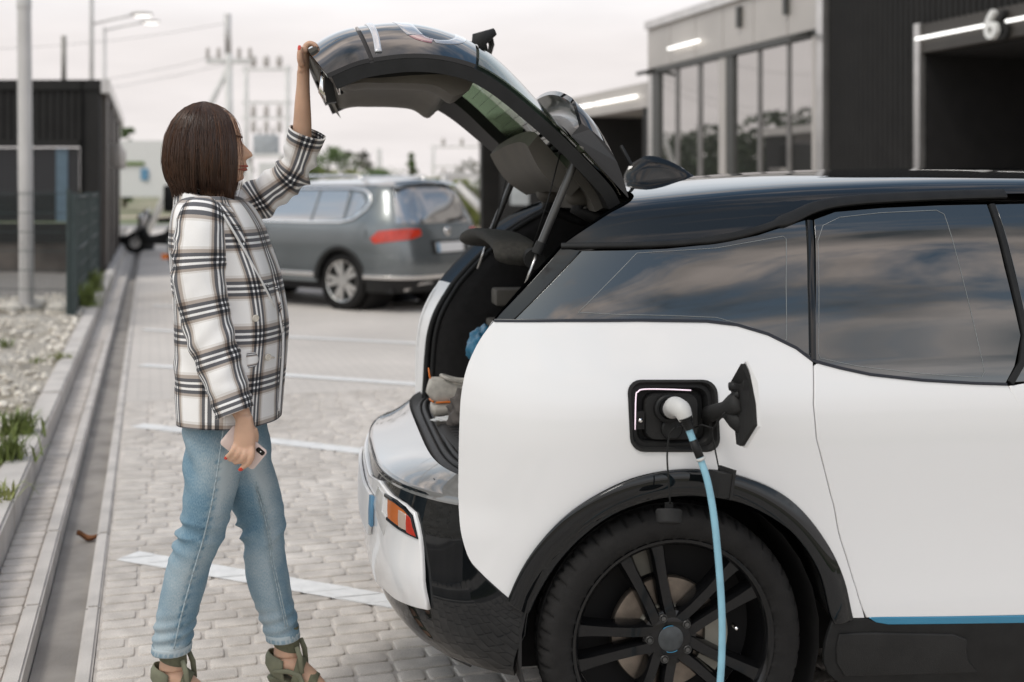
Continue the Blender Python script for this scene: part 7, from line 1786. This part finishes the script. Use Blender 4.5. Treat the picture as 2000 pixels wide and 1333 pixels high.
# lips, brow, eye
for (x, y, rx_, rz_) in ((480.5, 325, .0065, .0042), (479.3, 331.5, .0062, .0046)):
    mb = MB(); rr = []
    for i in range(13):
        t = -1+2*i/12; rr.append([W(x, y, D0)+Vector((-.016*t*t+rx_*math.cos(q)*(1-.8*abs(t)**2), t*.023, rz_*math.sin(q)*(1-.85*abs(t)**2))) for q in [2*math.pi*k_/10 for k_ in range(10)]])
    mb.rings(rr); mb.build('lip', m_lip, wom, off=WB)
for s_ in (-1, 1):
    mb = MB(); mb.tube([W(472, 269, D0)+Vector((-.002-.055*t*t, s_*(.010+.05*t), .004*math.sin(t*3))) for t in [i/8 for i in range(9)]], [.0022, .003, .0032, .003, .0028, .0025, .002, .0016, .001], n=6); mb.build('eyebrow', m_hair, wom, off=WB)
    mb = MB(); mb.sphere(W(460, 279.5, D0)+Vector((0, s_*.031, 0)), .0115, 14, 10); ey = mb.build('eye', mat('eye_white', (.75, .72, .69), .15), wom, off=WB)
    mb = MB(); mb.sphere(W(460, 279.5, D0)+Vector((.0075, s_*.033, 0)), .0052, 12, 8); mb.build('iris', mat('iris_brown', (.05, .025, .012), .1), ey, off=WB)
# ---- hair: bob made of strands over a dark cap
HC = W(401, 290, D0); rgh = random.Random(11)
z_top = W(400, 199, D0).z
def hull(az, t, dr=0.0):
    "az: 0 = face, 90 = towards the camera, 180 = back; t: 0 crown .. 1 tips"
    ca, sa = math.cos(az), math.sin(az)
    rad = float(np.interp(t, [0, .04, .10, .18, .28, .42, .58, .74, .88, 1.0], [.05, .30, .52, .70, .84, .955, 1.0, 1.0, .95, .84]))+dr
    rx_ = .134 if ca > 0 else .1165; ry_ = .112
    x = math.copysign(abs(ca)**.8, ca)*rx_; y = -math.copysign(abs(sa)**.85, sa)*ry_
    ab = abs((az+math.pi) % (2*math.pi)-math.pi)/math.pi      # 0 front .. 1 back
    ytip = float(np.interp(ab, [0, .24, .30, .36, .45, .55, .8, 1], [380, 388, 386, 377, 371, 372, 373, 371]))
    zb_ = CAMH-(ytip-HY)*D0/FPX; z = z_top+(zb_-z_top)*(t**1.15)
    fwd_ = float(np.interp(t, [0, .2, .5, .75, 1], [-.006, .006, .006, .006, .008]))*(1 if ca > 0 else .2)
    if ca < 0: fwd_ += .004*math.sin(t*3)
    # the back is fuller lower down and turns in at the nape
    if ca < -.2: x *= float(np.interp(t, [0, .3, .7, .9, 1], [.86, .94, 1.03, 1.0, .90]))
    return Vector((HC.x-.0+x*rad+fwd_, HC.y+y*rad, z))
FRONT = R(43); FARF = R(64)
cap_ = MB(); cap_.grid(lambda a_, b_: hull(FRONT+.05+(2*math.pi-FARF-FRONT-.1)*a_, .02+.93*b_, -.07), 60, 24); co = cap_.build('hair', mat('hair_under', (.022, .012, .008), .7), wom, off=WB)
hs = MB(); sv = []
for i in range(5200):
    az = FRONT+(2*math.pi-FARF-FRONT)*rgh.random(); az = FRONT+rgh.random()**1.5*.22 if i % 8 == 0 else az; t0 = rgh.uniform(0, .10) if rgh.random() < .82 else rgh.uniform(.1, .5)
    cl0 = math.floor(az*23)/23; lay = -rgh.random()**2*.06+.012+.010*math.sin(cl0*91); ph = rgh.uniform(0, 6.28); te = 1.0+rgh.gauss(0, .032)+.015*math.sin(cl0*77)-(.06 if lay < -.02 else 0)
    edge_ = min(az-FRONT, 2*math.pi-FARF-az)
    if edge_ < .22: te += rgh.uniform(-.03, .055)
    cl = math.floor(az*19)/19; pull = .35*math.sin(cl*37)      # clumping
    tone = min(1, max(0, rgh.gauss(.34, .15)+.10*math.sin(cl*53)))
    pts = []
    for k_ in range(11):
        t = t0+(te-t0)*k_/10
        a_ = az+(.03*math.sin(ph+t*4)+pull*.035*t)*min(1, .25+edge_*3) + .10*(1-t)*math.sin(2*az)*.3
        pts.append(hull(a_, t, lay+.008*math.sin(ph*2+t*5)+rgh.uniform(-.002, .002)))
    n0 = len(hs.v); wd = rgh.uniform(.0007, .0016)
    hs.tube(pts, [wd*.7]+[wd]*8+[wd*.8, wd*.3], n=3, cap=False); sv += [tone]*(len(hs.v)-n0)
# loose front strands and fly-aways
for i in range(150):
    az = FRONT-R(rgh.uniform(0, 7)) if i < 12 else R(rgh.uniform(60, 300)); dr = rgh.uniform(.0, .05); t1 = rgh.uniform(.6, 1.02); pts = [hull(az+.08*math.sin(k_*.4+i), .05+(t1-.05)*k_/12, dr*math.sin(k_/12*3.1)+.01) for k_ in range(13)]
    n0 = len(hs.v); hs.tube(pts, .00045, n=3, cap=False); sv += [.75]*(len(hs.v)-n0)
so_ = hs.build('strands', m_hair, co, off=WB, fixn=False); tag(so_, kind='stuff')
at = so_.data.attributes.new('strand', 'FLOAT', 'POINT'); at.data.foreach_set('value', np.array(sv, dtype=np.float32))
for o in bpy.data.objects:
    if o.name.startswith('eyebrow'):
        a_ = o.data.attributes.new('strand', 'FLOAT', 'POINT'); a_.data.foreach_set('value', np.full(len(o.data.vertices), .3, dtype=np.float32))
# ---- heels
def knit_mat():
    m = mat('sage_knit', (.165, .165, .105), .85, var=.12, vs=90, bump=.8, bs=900); return m
m_knit = knit_mat(); m_suede = mat('sage_suede', (.185, .185, .125), .8, var=.12, vs=30, bump=.2, bs=400)
def shoe(c, nm):
    e = empty('heel_shoe'); e.parent = wom
    def ringv(cc, ra, rb, tilt=0, n=28, a0=0, a1=360):
        out_ = []
        for i in range(n+1):
            q = R(a0+(a1-a0)*i/n); out_.append(cc+Vector((math.cos(q)*rb, math.sin(q)*ra, math.cos(q)*tilt)))
        return out_
    m_ = MB(); m_.rings([ringv(c+Vector((-.003, 0, .060)), .036, .039), ringv(c+Vector((0, 0, .020)), .0345, .0375), ringv(c+Vector((.002, 0, -.004)), .0345, .038, -.010), ringv(c+Vector((.002, 0, -.006)), .0325, .036, -.010)], cap=False, closed=False); m_.build('ankle_cuff', m_knit, e, off=WB)
    # heel counter wraps the back of the heel
    rr = []
    for k_, (dz, ra, rb, dx_) in enumerate(((-.010, .034, .040, -.012), (-.025, .036, .046, -.014), (-.048, .035, .047, -.014), (-.070, .030, .040, -.010), (-.085, .022, .030, -.008))):
        rr.append([c+Vector((dx_-math.cos(q)*rb*(1 if math.cos(q) > 0 else .5), math.sin(q)*ra, dz-(.016*(1-math.cos(q)))*(1 if k_ < 2 else .9))) for q in [R(-118+236*i/24) for i in range(25)]])
    m_ = MB(); m_.rings(rr, cap=False, closed=False); o = m_.build('heel_counter', m_suede, e, off=WB); sd_ = o.modifiers.new('thick', 'SOLIDIFY'); sd_.thickness = .003
    def strap(p0, p1, w0, arch, nm2='strap', mt=None):
        m2 = MB(); rr2 = []
        for i in range(19):
            q = -math.pi/2*1.15+math.pi*1.15*i/18; mid = p0
            rr2.append([mid+Vector((s_*w0*.75+arch*math.cos(q)*.25, math.sin(q)*.0385, math.cos(q)*arch-s_*w0*.55)) for s_ in (-.5, -.2, .2, .5)])
        m2.rings(rr2, cap=False, closed=False); o2 = m2.build(nm2, mt or m_knit, e, off=WB); s2 = o2.modifiers.new('thick', 'SOLIDIFY'); s2.thickness = .003; s2.offset = 1
    strap(c+Vector((.035, 0, -.085)), None, .030, .050, 'instep_strap')
    strap(c+Vector((.075, 0, -.120)), None, .028, .042, 'vamp_strap')
    strap(c+Vector((.125, 0, -.165)), None, .050, .030, 'toe_strap', m_suede)
    # side web linking the straps on each side
    for s_ in (-1, 1):
        m_ = MB(); m_.tube([c+Vector((-.030, s_*.036, -.062)), c+Vector((.01, s_*.037, -.060)), c+Vector((.045, s_*.038, -.072)), c+Vector((.058, s_*.039, -.105)), c+Vector((.10, s_*.040, -.150)), c+Vector((.14, s_*.039, -.178))], [.006, .0075, .008, .0085, .008, .006], n=8, flat=.5, up=(0, 1, 0)); m_.build('side_strap', m_suede, e, off=WB)
        m_ = MB(); m_.tube([c+Vector((.036, s_*.034, .010)), c+Vector((.047, s_*.037, -.02)), c+Vector((.052, s_*.038, -.065))], [.007, .008, .007], n=8, flat=.5, up=(0, 1, 0)); m_.build('side_strap', m_suede, e, off=WB)
    z0 = -c.z
    m_ = MB(); rr = []
    for t, dx_, z, wd in ((0, -.048, -.086, .024), (.2, -.005, -.088, .028), (.45, .05, -.120, .031), (.65, .09, -.160, .036), (.8, .13, z0+.016, .040), (.95, .175, z0+.010, .036), (1, .205, z0+.012, .018)):
        rr.append([c+Vector((dx_, y*wd, z+dz)) for y, dz in ((-1, 0), (-.6, .004), (.6, .004), (1, 0), (.8, -.008), (-.8, -.008))])
    m_.rings(rr); m_.build('sole', m_suede, e, off=WB, auto=40)
    hb = c+Vector((-.036, 0, -.084)); m_ = MB(); m_.tube([hb, hb+Vector((.006, 0, -.03)), Vector((c.x-.034, c.y, .05)), Vector((c.x-.036, c.y, .0))], [.021, .013, .006, .0055], n=12); m_.build('stiletto', m_suede, e, off=WB)
shoe(cN, 'near'); shoe(cF, 'far')
# ---- phone in the hanging hand
ph = empty('phone', W(476, 874, 3.276), 0, 'pale pink phone held in the hanging hand', 'phone'); po = ph.location.copy()
ex = (W(507, 900, 3.276)-W(444, 848, 3.276)); ex.normalize(); ey = (W(456, 829, 3.276)-W(433, 867, 3.276)); ey = (ey-ex*ey.dot(ex)).normalized(); ez = ex.cross(ey); ez = ez if ez.y < 0 else -ez
def phone_slab(hx, hy, r_, z0, z1, c=(0, 0), inset=.0015):
    pts = rrect(-hx, -hy, hx, hy, r_, 5); f_ = lambda k_, z: [ex*(c[0]+x*k_)+ey*(c[1]+y*k_)+ez*z for x, y in pts]
    mb = MB(); k2 = 1-inset/hy; mb.rings([f_(k2, z0), f_(1, z0+.0015), f_(1, z1-.0015), f_(k2, z1)]); return mb
phone_slab(.058, .0325, .010, -.004, .0045).build('case', mat('phone_case', (.70, .56, .51), .5, var=.03), ph, auto=40)
cb_ = phone_slab(.0125, .0065, .005, .0045, .0062, (.0415, .0215), .0008); co2 = cb_.build('camera_window', mat('lens_black', (.008, .008, .009), .08), ph, auto=40)
m_ = MB(); m_.lathe([(0, .0004), (.002, .0004), (.002, 0)], ex*.0425+ey*.0215+ez*.0064, ez, 12); m_.build('flash', m_plate, co2)
m_ = MB(); m_.tube([ex*-.047+ey*.0335+ez*.0, ex*-.036+ey*.0335], .0016, n=6); m_.build('side_key', m_trim, ph)

# ------------------------------------------------------------------ things in the boot
def sneaker(c, rz, lab):
    e = empty('sneaker', c, rz, lab, 'shoe', 'sneakers in the boot')
    m_cv = mat('sneaker_mesh', (.58, .54, .48), .85, var=.12, vs=50, bump=.4, bs=500)
    m_or = mat('sneaker_orange', (.85, .22, .03), .5)
    # outsole
    prof = [(-.13, .030), (-.125, .040), (-.08, .040), (-.02, .034), (.05, .042), (.10, .044), (.135, .030), (.145, .012)]
    rr = []
    for x, wd in prof: rr.append([Vector((x, y*wd, z)) for y, z in ((-1, .045-.012*abs(x)/.13), (-1.06, .02), (-.9, .0), (.9, .0), (1.06, .02), (1, .045-.012*abs(x)/.13))])
    m_ = MB(); m_.rings(rr); m_.build('sole', mat('sneaker_sole', (.62, .57, .50), .7, var=.1), e)
    m_ = MB(); m_.tube([Vector((x, -wd*1.04, .045)) for x, wd in prof[1:5]], .0035, n=6); m_.tube([Vector((-.132, y, .046)) for y in (-.03, 0, .03)], .0035, n=6); m_.build('orange_line', m_or, e)
    rr = []
    for x, wd, h, lo in ((-.128, .022, .085, .04), (-.115, .034, .125, .04), (-.085, .037, .122, .04), (-.045, .036, .105, .04), (0, .035, .102, .04), (.05, .040, .085, .04), (.095, .041, .068, .04), (.13, .028, .052, .03)):
        rr.append([Vector((x+.02*(z > .6)*(-1 if x < -.1 else 0), y*wd, lo+(h-lo)*z)) for y, z in ((-1, 0), (-1.04, .35), (-.9, .7), (-.55, .95), (0, 1), (.55, .95), (.9, .7), (1.04, .35), (1, 0))])
    m_ = MB(); m_.rings(rr, cap=True); m_.build('upper', m_cv, e)
    m_ = MB(); m_.tube([(-.122, 0, .10), (-.138, 0, .125), (-.142, 0, .155)], [.012, .009, .005], n=8, flat=.4); m_.build('pull_tab', m_or, e)
    m_ = MB(); m_.tube([Vector(p) for p in catmull([(-.10, 0, .128), (-.085, -.03, .122), (-.04, -.032, .108), (-.005, -.012, .108), (-.005, .012, .108), (-.04, .032, .108), (-.085, .03, .122), (-.10, 0, .128)], 4)], .006, n=8); m_.build('collar', m_cv, e)
    for k_ in range(5):
        x = .0+.017*k_; m_ = MB(); m_.tube([(x, -.024, .101-.004*k_-.006), (x+.003, 0, .108-.0045*k_), (x, .024, .101-.004*k_-.006)], .0028, n=6); m_.build('lace', m_or if k_ == 0 else m_cv, e)
    return e
def carW(u, v, z): return toW(Vector((u, v, z)))
sneaker(carW(-.405, .17, .772), CAR_TH+.10, 'cream sneaker with orange heel tab standing in the open boot')
s2 = sneaker(carW(-.30, .10, .86), CAR_TH+.6, 'second cream sneaker half hidden behind the white rear panel'); s2.rotation_euler = (0, -.9, CAR_TH+.5)
def cloth_lump(nm, c, r_, mt, lab, cat, seed):
    bm = bmesh.new(); bmesh.ops.create_icosphere(bm, subdivisions=4, radius=1)
    for v in bm.verts:
        n_ = v.co.normalized(); f_ = 1+.28*fbm(n_*2.2+Vector((seed, 0, 0)), 4)+.06*math.sin(n_.x*14+n_.z*9); v.co = Vector((n_.x*r_[0]*f_, n_.y*r_[1]*f_, max(n_.z, -.55)*r_[2]*f_))
    m_ = MB(); m_.bm(bm); o = m_.build(nm, mt); o.location = c; tag(o, lab, cat); return o
cloth_lump('grey_pouch', carW(-.43, .0, .80), (.07, .06, .075), mat('grey_brown_fabric', (.115, .10, .09), .8, var=.2, vs=20, bump=.3, bs=200), 'crumpled grey-brown pouch beside the sneaker in the boot', 'pouch', 2)
cloth_lump('blue_bag', carW(-.36, .12, .99), (.06, .08, .07), mat('blue_film', (.03, .20, .34), .35, var=.2, vs=10), 'crumpled blue bag high in the boot behind the panel edge', 'bag', 5)
cloth_lump('white_paper', carW(-.47, .05, .772), (.07, .03, .012), mat('white_tissue', (.75, .74, .72), .8), 'crumpled white tissue lying on the boot sill', 'tissue', 9)
